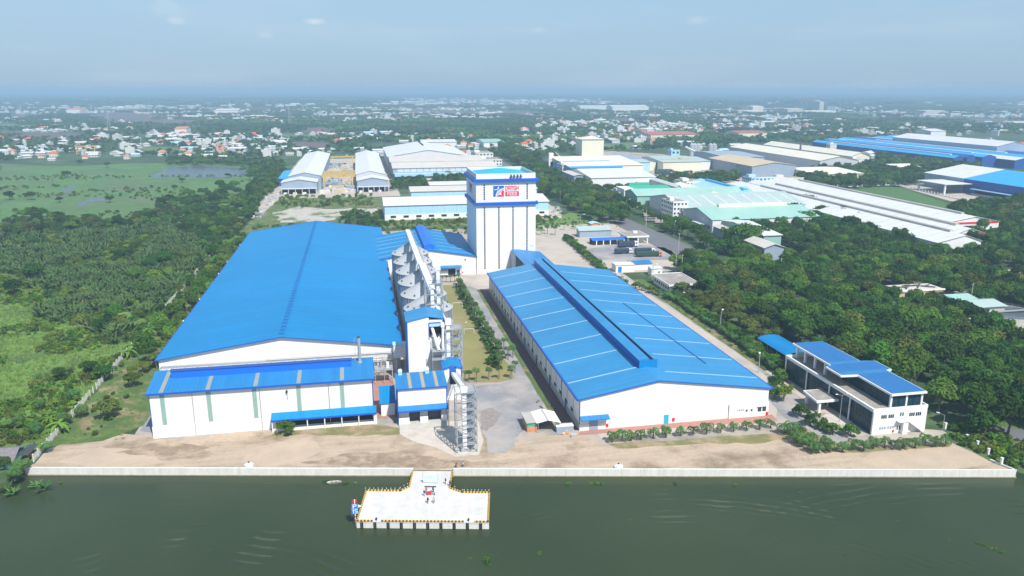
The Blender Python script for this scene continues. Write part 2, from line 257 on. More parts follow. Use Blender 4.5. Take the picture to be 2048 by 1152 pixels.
# ------------------------------------------------------------------ mesh helpers
def tag(o, label=None, cat=None, group=None, kind=None):
    if label: o['label'] = label
    if cat: o['category'] = cat
    if group: o['group'] = group
    if kind: o['kind'] = kind
    return o
def wloc(o):
    v = Vector((0, 0, 0))
    while o is not None: v += o.location; o = o.parent
    return v
class MB:
    def __init__(s): s.v = []; s.f = []; s.m = []; s.mi = 0
    def mat(s, i): s.mi = i; return s
    def face(s, pts):
        b = len(s.v); s.v.extend([tuple(p) for p in pts]); s.f.append(tuple(range(b, b + len(pts)))); s.m.append(s.mi); return s
    def hexa(s, b, t):                       # b,t: 4 bottom, 4 top points (ccw from above)
        k = len(s.v); s.v.extend([tuple(p) for p in b] + [tuple(p) for p in t])
        for q in ((3, 2, 1, 0), (4, 5, 6, 7), (0, 1, 5, 4), (1, 2, 6, 5), (2, 3, 7, 6), (3, 0, 4, 7)):
            s.f.append(tuple(k + i for i in q)); s.m.append(s.mi)
        return s
    def box(s, x0, x1, y0, y1, z0, z1):
        if x0 > x1: x0, x1 = x1, x0
        if y0 > y1: y0, y1 = y1, y0
        return s.hexa([(x0, y0, z0), (x1, y0, z0), (x1, y1, z0), (x0, y1, z0)], [(x0, y0, z1), (x1, y0, z1), (x1, y1, z1), (x0, y1, z1)])
    def prism(s, poly, z0, z1):              # vertical prism from ccw xy polygon
        n = len(poly); k = len(s.v)
        s.v.extend([(p[0], p[1], z0) for p in poly] + [(p[0], p[1], z1) for p in poly])
        s.f.append(tuple(range(k + n - 1, k - 1, -1))); s.m.append(s.mi); s.f.append(tuple(range(k + n, k + 2 * n))); s.m.append(s.mi)
        for i in range(n):
            j = (i + 1) % n; s.f.append((k + i, k + j, k + n + j, k + n + i)); s.m.append(s.mi)
        return s
    def profx(s, prof, x0, x1):              # profile in (y,z) swept along x
        n = len(prof); k = len(s.v)
        s.v.extend([(x0, p[0], p[1]) for p in prof] + [(x1, p[0], p[1]) for p in prof])
        s.f.append(tuple(range(k + n - 1, k - 1, -1))); s.m.append(s.mi); s.f.append(tuple(range(k + n, k + 2 * n))); s.m.append(s.mi)
        for i in range(n):
            j = (i + 1) % n; s.f.append((k + i, k + j, k + n + j, k + n + i)); s.m.append(s.mi)
        return s
    def profy(s, prof, y0, y1):              # profile in (x,z) swept along y
        n = len(prof); k = len(s.v)
        s.v.extend([(p[0], y0, p[1]) for p in prof] + [(p[0], y1, p[1]) for p in prof])
        s.f.append(tuple(range(k, k + n))); s.m.append(s.mi); s.f.append(tuple(range(k + 2 * n - 1, k + n - 1, -1))); s.m.append(s.mi)
        for i in range(n):
            j = (i + 1) % n; s.f.append((k + j, k + i, k + n + i, k + n + j)); s.m.append(s.mi)
        return s
    def beam(s, p, q, w=0.1, h=None):
        p = Vector(p); q = Vector(q); d = (q - p).normalized(); h = h or w
        up = Vector((0, 0, 1)) if abs(d.z) < 0.95 else Vector((0, 1, 0))
        a = d.cross(up).normalized() * (w / 2); b = a.cross(d).normalized() * (h / 2)
        return s.hexa([p - a - b, p + a - b, q + a - b, q - a - b], [p - a + b, p + a + b, q + a + b, q - a + b])
    def tube(s, p, q, r, r2=None, n=8, caps=True):
        p = Vector(p); q = Vector(q); d = (q - p).normalized(); r2 = r if r2 is None else r2
        up = Vector((0, 0, 1)) if abs(d.z) < 0.95 else Vector((0, 1, 0))
        a = d.cross(up).normalized(); b = a.cross(d).normalized(); k = len(s.v)
        for (c, rr) in ((p, r), (q, r2)):
            for i in range(n):
                th = 2 * math.pi * i / n; s.v.append(tuple(c + a * rr * math.cos(th) + b * rr * math.sin(th)))
        for i in range(n):
            j = (i + 1) % n; s.f.append((k + i, k + j, k + n + j, k + n + i)); s.m.append(s.mi)
        if caps:
            s.f.append(tuple(range(k + n - 1, k - 1, -1))); s.m.append(s.mi); s.f.append(tuple(range(k + n, k + 2 * n))); s.m.append(s.mi)
        return s
    def mesh(s, name, mats, off=(0, 0, 0), fix=True):
        me = bpy.data.meshes.new(name); o = off
        me.from_pydata([(x - o[0], y - o[1], z - o[2]) for x, y, z in s.v], [], s.f)
        mats = mats if isinstance(mats, (list, tuple)) else [mats]
        for m in mats: me.materials.append(m)
        if len(mats) > 1: me.polygons.foreach_set('material_index', s.m)
        if fix and len(s.f) < 20000:
            import bmesh
            b = bmesh.new(); b.from_mesh(me); bmesh.ops.recalc_face_normals(b, faces=b.faces); b.to_mesh(me); b.free()
        me.update(); return me
    def build(s, name, mats, parent=None, loc=None, fix=True):
        off = wloc(parent) if parent is not None else Vector(loc or (0, 0, 0))
        o = bpy.data.objects.new(name, s.mesh(name, mats, off, fix)); COL.objects.link(o)
        if parent is not None: o.parent = parent
        else: o.location = off
        return o
def empty(name, loc, label=None, cat=None, group=None):
    o = bpy.data.objects.new(name, None); COL.objects.link(o); o.location = loc; o.empty_display_size = 0.5
    return tag(o, label, cat, group)
def inst(src, name, parent, world):           # a copy of a piece sharing its mesh, put at a world position
    o = bpy.data.objects.new(name, src.data); COL.objects.link(o); o.parent = parent
    o.location = Vector(world) - wloc(parent) if parent is not None else world
    return o
def copy_tree(src, loc, rz=0.0, s=1.0, label=None, group=None, sz=None):
    r = src.copy(); COL.objects.link(r); r.location = loc; r.rotation_euler = (0, 0, rz); r.scale = (s, s, sz or s)
    if label: r['label'] = label
    if group: r['group'] = group
    def rec(a, b):
        for ch in KIDS.get(a.name, ()):
            c = ch.copy(); COL.objects.link(c); c.parent = b; rec(ch, c)
    rec(src, r)
    return r
KIDS = {}
def remember(root):
    for c in [o for o in COL.objects if o.parent is root]:
        KIDS.setdefault(root.name, []).append(c); remember(c)
def inpoly(px, py, poly):
    px = np.asarray(px, float); py = np.asarray(py, float); c = np.zeros(px.shape, bool); n = len(poly); j = n - 1
    for i in range(n):
        xi, yi = poly[i]; xj, yj = poly[j]
        k = ((yi > py) != (yj > py)) & (px < (xj - xi) * (py - yi) / ((yj - yi) or 1e-9) + xi); c ^= k; j = i
    return c
RECTS = []                                    # footprints kept free of trees
def free(x, y, m=2.0):
    x = np.asarray(x, float); y = np.asarray(y, float); ok = np.ones(x.shape, bool)
    for a, b, c, d in RECTS: ok &= ~((x > a - m) & (x < b + m) & (y > c - m) & (y < d + m))
    return ok
def rough_poly(pts, step=6.0, amp=0.8, seed=0):
    r = random.Random(seed); out = []
    for i in range(len(pts)):
        a = Vector(pts[i]); b = Vector(pts[(i + 1) % len(pts)]); d = b - a; L_ = d.length; n = max(1, int(L_ / step)); nn = Vector((-d.y, d.x)).normalized() if L_ > 0 else Vector((0, 0))
        for k in range(n):
            p = a + d * (k / n) + nn * (r.uniform(-amp, amp) if k else 0); out.append((p.x, p.y))
    return out
def sheet(name, poly, z, m, label=None, rough=0, seed=0, kind='structure', step=6.0):
    if rough: poly = rough_poly(poly, step, rough, seed)
    from mathutils.geometry import tessellate_polygon
    tris = tessellate_polygon([[Vector((p[0], p[1], 0)) for p in poly]])
    me = bpy.data.meshes.new(name); me.from_pydata([(p[0], p[1], z) for p in poly], [], [tuple(t) for t in tris]); me.materials.append(m)
    import bmesh
    b = bmesh.new(); b.from_mesh(me)
    for f in b.faces:
        if f.normal.z < 0: f.normal_flip()
    b.to_mesh(me); b.free()
    o = bpy.data.objects.new(name, me); COL.objects.link(o); tag(o, label, None, None, kind); return o
def gp(*pts, z=0.0): return [g(px, py, z) for px, py in pts]
# ------------------------------------------------------------------ the setting: land, river, yards, roads
SHORE = [(-55000, 150), (-900, 150), (-300, 172), (-160, 190), (-120, 196), (-104, 200), (-95, 206), (-93.3, 212.2), (170.0, 159.2), (176, 152), (190, 149), (260, 132), (600, 60), (55000, 0)]
qa, qb = Vector((-93.3, 212.2)), Vector((170.0, 159.2)); QD = (qb - qa).normalized(); QN = Vector((QD.y, -QD.x)); qpt_ = lambda s, o: tuple(qa + QD * s + QN * o)     # QN points to the river
land = [(p[0], p[1]) for p in SHORE] + [(56000, 56000), (-56000, 56000)]
gm = MB(); k = len(land); gm.v = [(x, y, -0.12) for x, y in land]
from mathutils.geometry import tessellate_polygon
for t in tessellate_polygon([[Vector((p[0], p[1], 0)) for p in land]]): gm.f.append(tuple(t)); gm.m.append(0)
for i in range(len(SHORE) - 1):
    a, b = SHORE[i], SHORE[i + 1]; gm.face([(a[0], a[1], -3.2), (b[0], b[1], -3.2), (b[0], b[1], -0.12), (a[0], a[1], -0.12)])
go = gm.build('ground', M['ground']); go['kind'] = 'structure'
sheet('river_water', [(-56000, -3000), (56000, -3000), (56000, 400), (-56000, 400)], -1.8, M['river'])

# low riverbed under the water stays unseen; yards and roads lie a few mm apart as thin sheets
compound = [(-92.4, 212.0), (170.0, 159.2), (169.3, 163), (172, 200), (172, 560), (-92.4, 560)]
sheet('yard_ground', [(-92.0, 212.0), (169.5, 159.4), (169.3, 186), (142, 196), (142, 560), (-70, 560), (-70, 225), (-92, 225)], -0.10, M['yard'])
sheet('sand_strip', [(-92.0, 213.6), (168.9, 161.2), (168.2, 166), (163, 172.5), (128, 186), (112, 192), (66, 196), (60, 205), (44, 204), (30, 215), (8, 219), (0, 225), (-62, 225), (-76, 232), (-90, 226)], -0.085, M['sand'], rough=1.0, seed=3)
sheet('sand_bank', gp((480, 925), (500, 897), (560, 882), (625, 880), (645, 900), (610, 918), (540, 935)), -0.07, M['sandlight'], rough=0.5, seed=4, step=2.5)
sheet('sand_edge', [qpt_(0.3, 0.02), qpt_(268, 0.02), qpt_(268, -3.2), qpt_(0.3, -3.2)], -0.083, M['sand'])
sheet('sand_bank', gp((1740, 905), (1900, 888), (1990, 925), (1900, 940), (1700, 935)), -0.07, M['sandlight'], rough=0.6, seed=6, step=3)
sheet('sand_bank', gp((110, 925), (200, 893), (300, 900), (330, 925), (240, 938)), -0.07, M['sandlight'], rough=0.6, seed=7, step=3)
sheet('dry_grass_patch', gp((750, 850), (798, 855), (800, 868), (700, 872), (600, 868), (520, 878), (560, 862), (640, 850)), -0.065, M['drygrass'], rough=0.5, seed=8, step=3, kind='stuff', label='dry grass patch in front of the blue canopied store')
sheet('left_grass_strip', [(-92, 226), (-78, 227), (-69, 236), (-68, 262), (-72, 300), (-73, 400), (-74, 560), (-92, 560)], -0.08, M['grass'], rough=0.7, seed=9)
sheet('left_path', [(-69, 232), (-64.5, 230), (-64.5, 262), (-69, 262)], -0.07, M['asphalt'], rough=0.3, seed=10, step=3)
sheet('front_grass_strip', [(67, 196.6), (122, 193.5), (128, 191), (112, 188.3), (92, 191.5), (69, 193.2)], -0.07, M['drygrass'], rough=0.7, seed=12, step=4)
sheet('front_grass_strip', gp((1560, 862), (1610, 850), (1700, 895), (1800, 893), (1905, 885), (1900, 893), (1700, 905), (1610, 900)), -0.06, M['drygrass'], rough=0.4, seed=13, step=4)
sheet('concrete_apron', gp((800, 868), (797, 850), (893, 843), (955, 838), (967, 880), (958, 909), (911, 913), (870, 894), (830, 884)), -0.055, M['apron'])
sheet('asphalt_yard', gp((925, 772), (1000, 768), (1060, 745), (1085, 770), (1095, 800), (1060, 850), (1010, 905), (975, 905), (965, 850), (945, 800)), -0.06, M['asphalt'], rough=1.0, seed=14, step=4)
sheet('dark_soil_patch', gp((962, 822), (985, 815), (1002, 826), (995, 842), (975, 862), (962, 858)), -0.052, mat('dark damp soil', (0.27, 0.235, 0.22), 0.95, 0.25, 0.3, fine=0.2, bscale=1.5), rough=0.4, seed=40, step=1.5)
sheet('dark_soil_patch', gp((230, 905), (330, 880), (420, 895), (330, 915)), -0.066, mat('dusty brown soil', (0.27, 0.2, 0.14), 0.95, 0.2, 0.2, col2=(0.4, 0.31, 0.22), c2lo=.45, c2hi=.6, c2scale=.2, fine=0.15, bscale=1.5), rough=0.7, seed=41, step=2)
sheet('dark_soil_patch', gp((600, 925), (700, 905), (820, 905), (900, 920), (1020, 925), (900, 935), (720, 935)), -0.064, MATS['dusty brown soil'], rough=0.7, seed=42, step=2)
sheet('service_road', [(46.5, 395), (51.5, 395), (52, 262), (50, 250), (58, 246), (57.5, 395)], -0.055, M['asphalt'])
sheet('pale_court', gp((905, 550), (983, 548), (985, 580), (960, 580), (940, 572), (905, 568)), -0.05, M['paleyard'])
sheet('football_field', [(27.5, 253.5), (44, 250.5), (50.5, 253), (51.5, 262), (46.5, 330), (44.8, 392), (33.5, 394), (33, 300), (29, 296)], -0.04, M['field'], rough=0.25, seed=15, step=6)
sheet('drain_walk', [(57.4, 210), (61.3, 207), (61.3, 378), (57.4, 380)], -0.035, M['shadepave'])
sheet('verge', [(55.4, 214), (57.3, 211), (57.3, 380), (55.9, 380)], -0.038, M['grass'], rough=.2, step=4)
sheet('grass_slope', gp((1074, 440), (1110, 436), (1140, 425), (1180, 432), (1225, 447), (1245, 455), (1200, 458), (1125, 462), (1074, 462)), -0.045, M['slope'], rough=1.2, seed=33, step=6)
sheet('drain_walk', [(60, 203.8), (124, 202.0), (124.5, 206.4), (61.5, 206.4)], -0.03, M['pinkpave'])
sheet('planting_path', [(66, 200.6), (120, 198.5), (120, 202), (66, 203.8)], -0.045, M['paleyard'])
sheet('pale_yard_road', [(122, 200), (126, 262), (127, 400), (96, 400), (96, 560), (134, 560), (139.5, 410), (141.5, 262), (139.5, 232), (131, 214)], -0.05, M['paleyard'])
sheet('office_drive', gp((1537, 800), (1575, 775), (1700, 880), (1690, 895), (1640, 872), (1570, 835)), -0.04, M['asphalt'])
sheet('office_plaza', [(140, 190), (148, 190), (148, 243), (142, 243)], -0.035, M['paleyard'])
sheet('gate_court', [(130, 560), (136, 402), (190, 398), (196, 420), (203, 440), (203, 560)], -0.03, M['paleyard'])
sheet('gate_court_asphalt', gp((1150, 505), (1240, 485), (1330, 495), (1370, 520), (1250, 520), (1190, 520)), -0.02, M['asphalt'], rough=1.0, seed=20, step=5)
sheet('main_road', [(192, 300), (208, 300), (211, 480), (205, 640), (200, 1100), (189, 1100), (190, 640), (187, 420)], -0.02, M['road'])
sheet('side_grass', gp((1880, 870), (1985, 925), (2060, 935), (2060, 830), (1980, 850)), -0.06, M['grass'], rough=0.8, seed=21, step=5)
sheet('east_road', gp((1990, 852), (2070, 862), (2070, 892), (2030, 880)), -0.045, M['road'])
sheet('hedge_lawn', [(142, 250), (156, 250), (156, 350), (148, 385), (142, 385)], -0.04, M['grass'], rough=0.3, seed=22)
sheet('marsh_grass', [(-93.2, 214), (-110, 206), (-150, 195), (-330, 180), (-330, 430), (-93.2, 430)], -0.10, mat('bright marsh grass', (0.12, 0.215, 0.04), 0.95, 0.2, 0.05, col2=(0.07, 0.12, 0.035), c2lo=.5, c2hi=.62, c2scale=.06, fine=.25, bscale=.7, bump=.3))
# open meadow with puddles north-west
sheet('marsh_meadow', [(-95, 560), (-88, 640), (-85, 820), (-110, 960), (-180, 1000), (-300, 1010), (-560, 1150), (-900, 1200), (-900, 640), (-500, 620), (-250, 600), (-160, 560)], -0.09, M['meadow'], rough=9, seed=23, step=30)
sheet('pond_water', gp((300, 352), (340, 335), (400, 332), (520, 338), (540, 345), (500, 352), (420, 355), (350, 353), (310, 356)), -0.04, M['pond'], rough=3.0, seed=24, step=8)
sheet('pond_water', gp((150, 412), (175, 398), (210, 393), (215, 400), (180, 405), (160, 414)), -0.04, M['pond'], rough=1.0, seed=25, step=4)
sheet('pond_water', gp((120, 382), (150, 368), (152, 372), (128, 388)), -0.04, M['pond'], rough=0.8, seed=26, step=4)
sheet('marsh_meadow', gp((0, 327), (120, 332), (300, 326), (470, 327), (545, 332), (545, 352), (300, 356), (0, 356)), -0.088, M['meadow'], rough=6, seed=50, step=25)
# waste land and stone yard north of the plant
sheet('waste_ground', [(-88, 570), (140, 570), (155, 640), (150, 760), (-80, 770)], -0.08, M['grass'], rough=2, seed=27, step=10)
sheet('rubble_ground', gp((545, 425), (600, 412), (650, 418), (760, 415), (760, 425), (690, 432), (640, 445), (560, 445)), -0.06, M['rubblegr'], rough=3.0, seed=28, step=7)
sheet('rubble_ground', gp((1085, 400), (1110, 415), (1125, 435), (1095, 440), (1070, 435)), -0.06, M['paleyard'], rough=1.0, seed=29, step=5)
sheet('stone_yard_ground', gp((500, 415), (545, 385), (565, 360), (600, 318), (780, 316), (800, 392), (560, 397), (520, 430)), -0.05, M['paleyard'], rough=1.0, seed=30, step=10)
sheet('factory_ground', gp((1100, 330), (1200, 300), (1500, 320), (1640, 345), (1560, 380), (1420, 380), (1330, 400), (1330, 450), (1290, 440), (1280, 400), (1130, 360)), -0.05, M['yard'])
sheet('factory_lawn', gp((1660, 375), (1780, 368), (1905, 410), (2060, 432), (2060, 445), (1970, 440), (1800, 400)), -0.05, mat('mown lawn', (0.07, 0.15, 0.035), 0.95, 0.12, 0.03, fine=0.1, bscale=0.3))
sheet('factory_road', gp((1782, 368), (1840, 366), (2048, 402), (2030, 412), (1900, 402)), -0.03, M['paleyard'])
sheet('treatment_ground', [(262, 268), (300, 262), (300, 330), (262, 335)], -0.05, M['paleyard'])
sheet('east_street', gp((1960, 545), (2060, 535), (2060, 552), (1985, 560)), -0.04, M['paleyard'])
# far fields between the woods: (pixels of the survey, soil)
FIELDS = []
for i, (pts, mm) in enumerate([
    (((0, 262), (150, 266), (190, 275), (60, 279), (0, 279)), 'brownfield'), (((0, 248), (110, 250), (90, 256), (0, 256)), 'greenfield'),
    (((170, 228), (240, 224), (330, 232), (330, 242), (200, 240)), 'brownfield'), (((580, 283), (660, 285), (655, 300), (590, 299)), 'brownfield'),
    (((560, 268), (640, 272), (640, 280), (560, 278)), 'greenfield'), (((610, 253), (690, 257), (680, 266), (600, 264)), 'brownfield'),
    (((830, 266), (960, 266), (955, 274), (840, 275)), 'greenfield'), (((820, 218), (960, 224), (940, 230), (830, 227)), 'brownfield'),
    (((240, 238), (420, 240), (400, 250), (250, 250)), 'brownfield'), (((1000, 272), (1080, 270), (1070, 278), (1000, 280)), 'greenfield'),
    (((280, 292), (360, 296), (350, 304), (280, 304)), 'greenfield'), (((1180, 288), (1290, 284), (1280, 296), (1200, 300)), 'greenfield'),
    (((1000, 222), (1130, 226), (1120, 230), (1000, 229)), 'brownfield'), (((1500, 240), (1620, 243), (1600, 248), (1500, 247)), 'greenfield'),
    (((0, 228), (90, 230), (80, 236), (0, 236)), 'brownfield'), (((1900, 238), (2048, 236), (2048, 244), (1920, 245)), 'brownfield'),
    (((1650, 222), (1760, 226), (1750, 230), (1650, 229)), 'greenfield'), (((1200, 236), (1300, 238), (1290, 243), (1200, 242)), 'brownfield'),
    (((420, 214), (560, 216), (560, 219), (420, 218)), 'brownfield'), (((1440, 352), (1640, 356), (1640, 366), (1500, 366)), 'greenfield')]):
    p = gp(*pts); FIELDS.append(p); sheet('field', p, -0.07 - 0.001 * i, M[mm])
for pts in (((940, 272), (975, 268), (1012, 266), (1012, 268), (978, 271), (955, 276), (962, 284), (985, 296), (975, 296), (952, 285)), ((1130, 330), (1100, 300), (1040, 285), (1043, 284), (1106, 299), (1140, 328))):
    p = gp(*pts); FIELDS.append(p); sheet('far_road', p, -0.05, M['paleyard'])

# ------------------------------------------------------------------ quay wall
qw = empty('quay_wall', (qa.x, qa.y, 0), 'long white concrete quay wall edging the sandy yard along the river', 'quay wall')
LQ = (qb - qa).length
def qpt(s, o, z): p = qa + QD * s + QN * o; return (p.x, p.y, z)
jl, jr = (Vector((9.9, 189.7)) - qa).dot(QD), (Vector((20.5, 187.4)) - qa).dot(QD)
def qseg(s0, s1, n, first):
    global qp
    for i in range(n):
        a = s0 + (s1 - s0) * i / n; b = s0 + (s1 - s0) * (i + 1) / n - 0.04
        pb = MB(); pb.hexa([qpt(a, -0.4, -1.5), qpt(b, -0.4, -1.5), qpt(b, 0.12, -1.5), qpt(a, 0.12, -1.5)][::-1], [qpt(a, -0.4, 0.45), qpt(b, -0.4, 0.45), qpt(b, 0.12, 0.45), qpt(a, 0.12, 0.45)][::-1])
        pb.build('panel', M['quay'], qw)
qseg(0, jl, 20, 0); qseg(jr, LQ, 30, 1)
b = MB(); b.hexa([qpt(-0.2, -0.4, -3.2), qpt(LQ + .2, -0.4, -3.2), qpt(LQ + .2, 0.26, -3.2), qpt(-0.2, 0.26, -3.2)][::-1], [qpt(-0.2, -0.4, -1.5), qpt(LQ + .2, -0.4, -1.5), qpt(LQ + .2, 0.26, -1.5), qpt(-0.2, 0.26, -1.5)][::-1]); b.build('footing', M['quaylow'], qw)
b = MB(); b.beam((-93.3, 212.2, -0.9), (-95.6, 221.8, -0.9), 0.4, 2.7); b.beam((170.0, 159.2, -0.9), (168.0, 166, -0.9), 0.4, 2.7); b.build('return_wall', M['quay'], qw)

# ------------------------------------------------------------------ jetty
JX0, JX1 = -4.9, 26.0
jt = empty('jetty', (10.5, 175, -1.8), 'white concrete jetty with yellow and black kerbs reaching into the river', 'jetty')
deckpoly = [(-4.9, 168.2), (26.1, 161.6), (28.7, 175.4), (21.8, 176.9), (18.9, 179.8), (20.7, 188.7), (10.1, 190.9), (8.6, 182.6), (6.2, 180.8), (-2.5, 182.7)]
MB().prism(deckpoly, -0.62, -0.02).build('deck', M['deck'], jt)
def jp(u, v): a = Vector(deckpoly[0]); d = (Vector(deckpoly[1]) - a).normalized(); n = Vector((-d.y, d.x)); p = a + d * u + n * v; return p.x, p.y
pr = MB()
for u0 in np.arange(0.15, 31.0, 4.45):
    for v0 in np.arange(0.3, 13.4, 3.3):
        u1, v1 = min(u0 + 4.33, 31.3), min(v0 + 3.18, 13.7)
        c = [jp(u0, v0), jp(u1, v0), jp(u1, v1), jp(u0, v1)]
        MB().prism(c, -0.02, 0.02 + 0.008 * R_.random()).build('deck_slab', M['deck'], jt)
# deep face beam and fenders
fb = MB(); fb.hexa([(*jp(0, -0.02), -1.75), (*jp(31.69, -0.02), -1.75), (*jp(31.69, 0.7), -1.75), (*jp(0, 0.7), -1.75)], [(*jp(0, -0.02), -0.6), (*jp(31.69, -0.02), -0.6), (*jp(31.69, 0.7), -0.6), (*jp(0, 0.7), -0.6)])
fb.build('face_beam', M['quay'], jt)
for u in np.linspace(1.5, 30, 7):
    for v in (3, 8, 12.5): MB().tube((*jp(u, v), -3.5), (*jp(u, v), -0.6), 0.35, n=8).build('pile', M['quaylow'], jt)
for i in range(10):
    u = 1.3 + i * 3.16
    f = MB()
    for du in (-0.2, 0.2): f.tube((*jp(u + du, -0.16), -2.3), (*jp(u + du, -0.16), -0.12), 0.15, n=8)
    f.build('fender', M['rubber'], jt)
def kerb(a, b, h=0.3, w=0.36, skip=()):
    a = Vector(a); b = Vector(b); L_ = (b - a).length; n = max(1, int(round(L_ / 0.42))); d = (b - a) / n
    for i in range(n):
        s = (i + .5) / n * L_
        if any(x0 < s < x1 for x0, x1 in skip): continue
        p = a + d * i; q = a + d * (i + 1)
        MB().beam((p.x, p.y, 0.02 + h / 2), (q.x, q.y, 0.02 + h / 2), w, h).build('kerb_block', M['yellow' if i % 2 else 'kerbdark'], jt)
P = deckpoly
ins = lambda i, t=0.15: (P[i][0] + (10.5 - P[i][0]) * t / 15, P[i][1] + (172 - P[i][1]) * t / 8)
kerb(ins(0), ins(1), skip=((3.6, 5.8), (25.6, 27.9)))
for i in (1, 2, 3, 4): kerb(ins(i), ins(i + 1))
for i in (6, 7, 8): kerb(ins(i), ins(i + 1))
kerb(ins(9), ins(0))
for u in (4.7, 26.8):
    x, y = jp(u, 0.55); o = empty('mooring_bollard', (x, y, 0.02), 'black iron mooring bollard on the jetty edge, %s' % ('nearer the parking sign' if u < 10 else 'farther from the parking sign'), 'bollard', 'bollards on the jetty')
    MB().tube((x, y, 0.02), (x, y, 0.5), 0.17, 0.14, n=10).build('post', M['black'], o); MB().tube((x, y, 0.5), (x, y, 0.66), 0.27, 0.24, n=10).build('cap', M['black'], o)
# mooring piles with white heads behind the jetty
k = 0
for a, b, n in (((-2.6, 184.0), (6.0, 182.2), 9), ((6.3, 182.6), (8.3, 184.3), 3), ((20.2, 180.4), (22, 178.3), 2), ((22.4, 178.2), (28.6, 176.8), 8)):
    for i in range(n):
        x = a[0] + (b[0] - a[0]) * i / max(1, n - 1); y = a[1] + (b[1] - a[1]) * i / max(1, n - 1)
        o = empty('edge_post', (x, y, -1.8), 'small white-headed post standing in the water behind the jetty kerb', 'post', 'white headed posts behind the jetty'); k += 1
        MB().tube((x, y, -2.4), (x, y, -0.1), 0.07, n=6).build('stake', M['quaylow'], o); MB().tube((x, y, -0.15), (x, y, 0.05), 0.1, n=6).build('head', M['signwhite'], o)

# stroke letters: bars on a 4 x 6 grid
GL = {'D': [(0, 0, 1, 6), (1, 5, 3.2, 6), (1, 0, 3.2, 1), (3, .6, 4, 5.4)], 'A': [(0, 0, 1, 6), (3, 0, 4, 6), (1, 5, 3, 6), (1, 2.2, 3, 3.2)],
      'N': [(0, 0, 1, 6), (3, 0, 4, 6), (1, 5, 3, 6)], 'S': [(0, 5, 4, 6), (0, 3.5, 1, 5), (0, 2.5, 4, 3.5), (3, 1, 4, 2.5), (0, 0, 4, 1)],
      'K': [(0, 0, 1, 6), (1, 2.5, 3, 3.5), (3, 3.4, 4, 6), (3, 0, 4, 2.6)], 'F': [(0, 0, 1, 6), (1, 5, 4, 6), (1, 2.5, 3.4, 3.5)],
      'E': [(0, 0, 1, 6), (1, 5, 4, 6), (1, 2.5, 3.5, 3.5), (1, 0, 4, 1)], 'P': [(0, 0, 1.1, 6), (1.1, 5, 3.4, 6), (1.1, 2.4, 3.4, 3.4), (3, 2.7, 4.1, 5.7)],
      '1': [(1.6, 0, 2.7, 6), (0.8, 4.4, 1.6, 5.3)], '5': [(0, 5, 4, 6), (0, 2.6, 1, 5), (0, 2.6, 4, 3.6), (3, 1, 4, 2.6), (0, 0, 4, 1)]}
def letter(ch, o, ux, uz, nrm, s, m, parent, th=0.06):   # o: lower left corner; ux, uz unit vectors
    b = MB(); o = Vector(o); ux = Vector(ux); uz = Vector(uz); nrm = Vector(nrm)
    for (x0, z0, x1, z1) in GL[ch]:
        c = [o + ux * (x * s[0] / 4) + uz * (z * s[1] / 6) for x, z in ((x0, z0), (x1, z0), (x1, z1), (x0, z1))]
        b.hexa([p for p in c], [p + nrm * th for p in c])
    return b.build('letter', m, parent)
# navigation sign on its banded post
sx, sy = -5.1, 169.3
sg = empty('berth_sign', (sx, sy, -1.8), 'blue sign reading P 15 on a red and white post at the jetty corner', 'sign')
MB().tube((sx, sy, -3), (sx, sy, 5.2), 0.14, n=10).build('post', M['signwhite'], sg)
for z in (-0.4, 0.5, 1.4): MB().tube((sx, sy, z), (sx, sy, z + .4), 0.16, n=10).build('band', M['red'], sg)
bd = MB(); bd.box(sx - 0.85, sx + 0.75, sy - .24, sy - .16, 1.5, 4.2).build('board', M['signblue'], sg)
MB().box(sx - 0.8, sx + 0.7, sy - .262, sy - .24, 2.84, 2.9).build('divider', M['signwhite'], sg)
letter('P', (sx - 0.5, sy - .24, 3.02), (1, 0, 0), (0, 0, 1), (0, -1, 0), (0.9, 1.05), M['signwhite'], sg, .03)
letter('1', (sx - 0.75, sy - .24, 1.65), (1, 0, 0), (0, 0, 1), (0, -1, 0), (0.75, 1.05), M['signwhite'], sg, .03)
letter('5', (sx - 0.05, sy - .24, 1.65), (1, 0, 0), (0, 0, 1), (0, -1, 0), (0.65, 1.05), M['signwhite'], sg, .03)
tb = MB(); tb.hexa([(sx + .15, sy + .1, 2.6), (sx + .15, sy + .16, 2.6), (sx + .15, sy + .16, 4.0), (sx + .15, sy + .1, 4.0)], [(sx + 1.5, sy + .1, 3.2), (sx + 1.5, sy + .16, 3.2), (sx + 1.5, sy + .16, 3.4), (sx + 1.5, sy + .1, 3.4)]); tb.build('arrow_board', M['signwhite'], sg)
tb = MB(); tb.box(sx - 0.62, sx - 0.15, sy - .05, sy, 4.3, 5.1); tb.box(sx + 0.15, sx + 0.62, sy - .05, sy, 4.5, 5.25); tb.build('red_board', M['red'], sg)

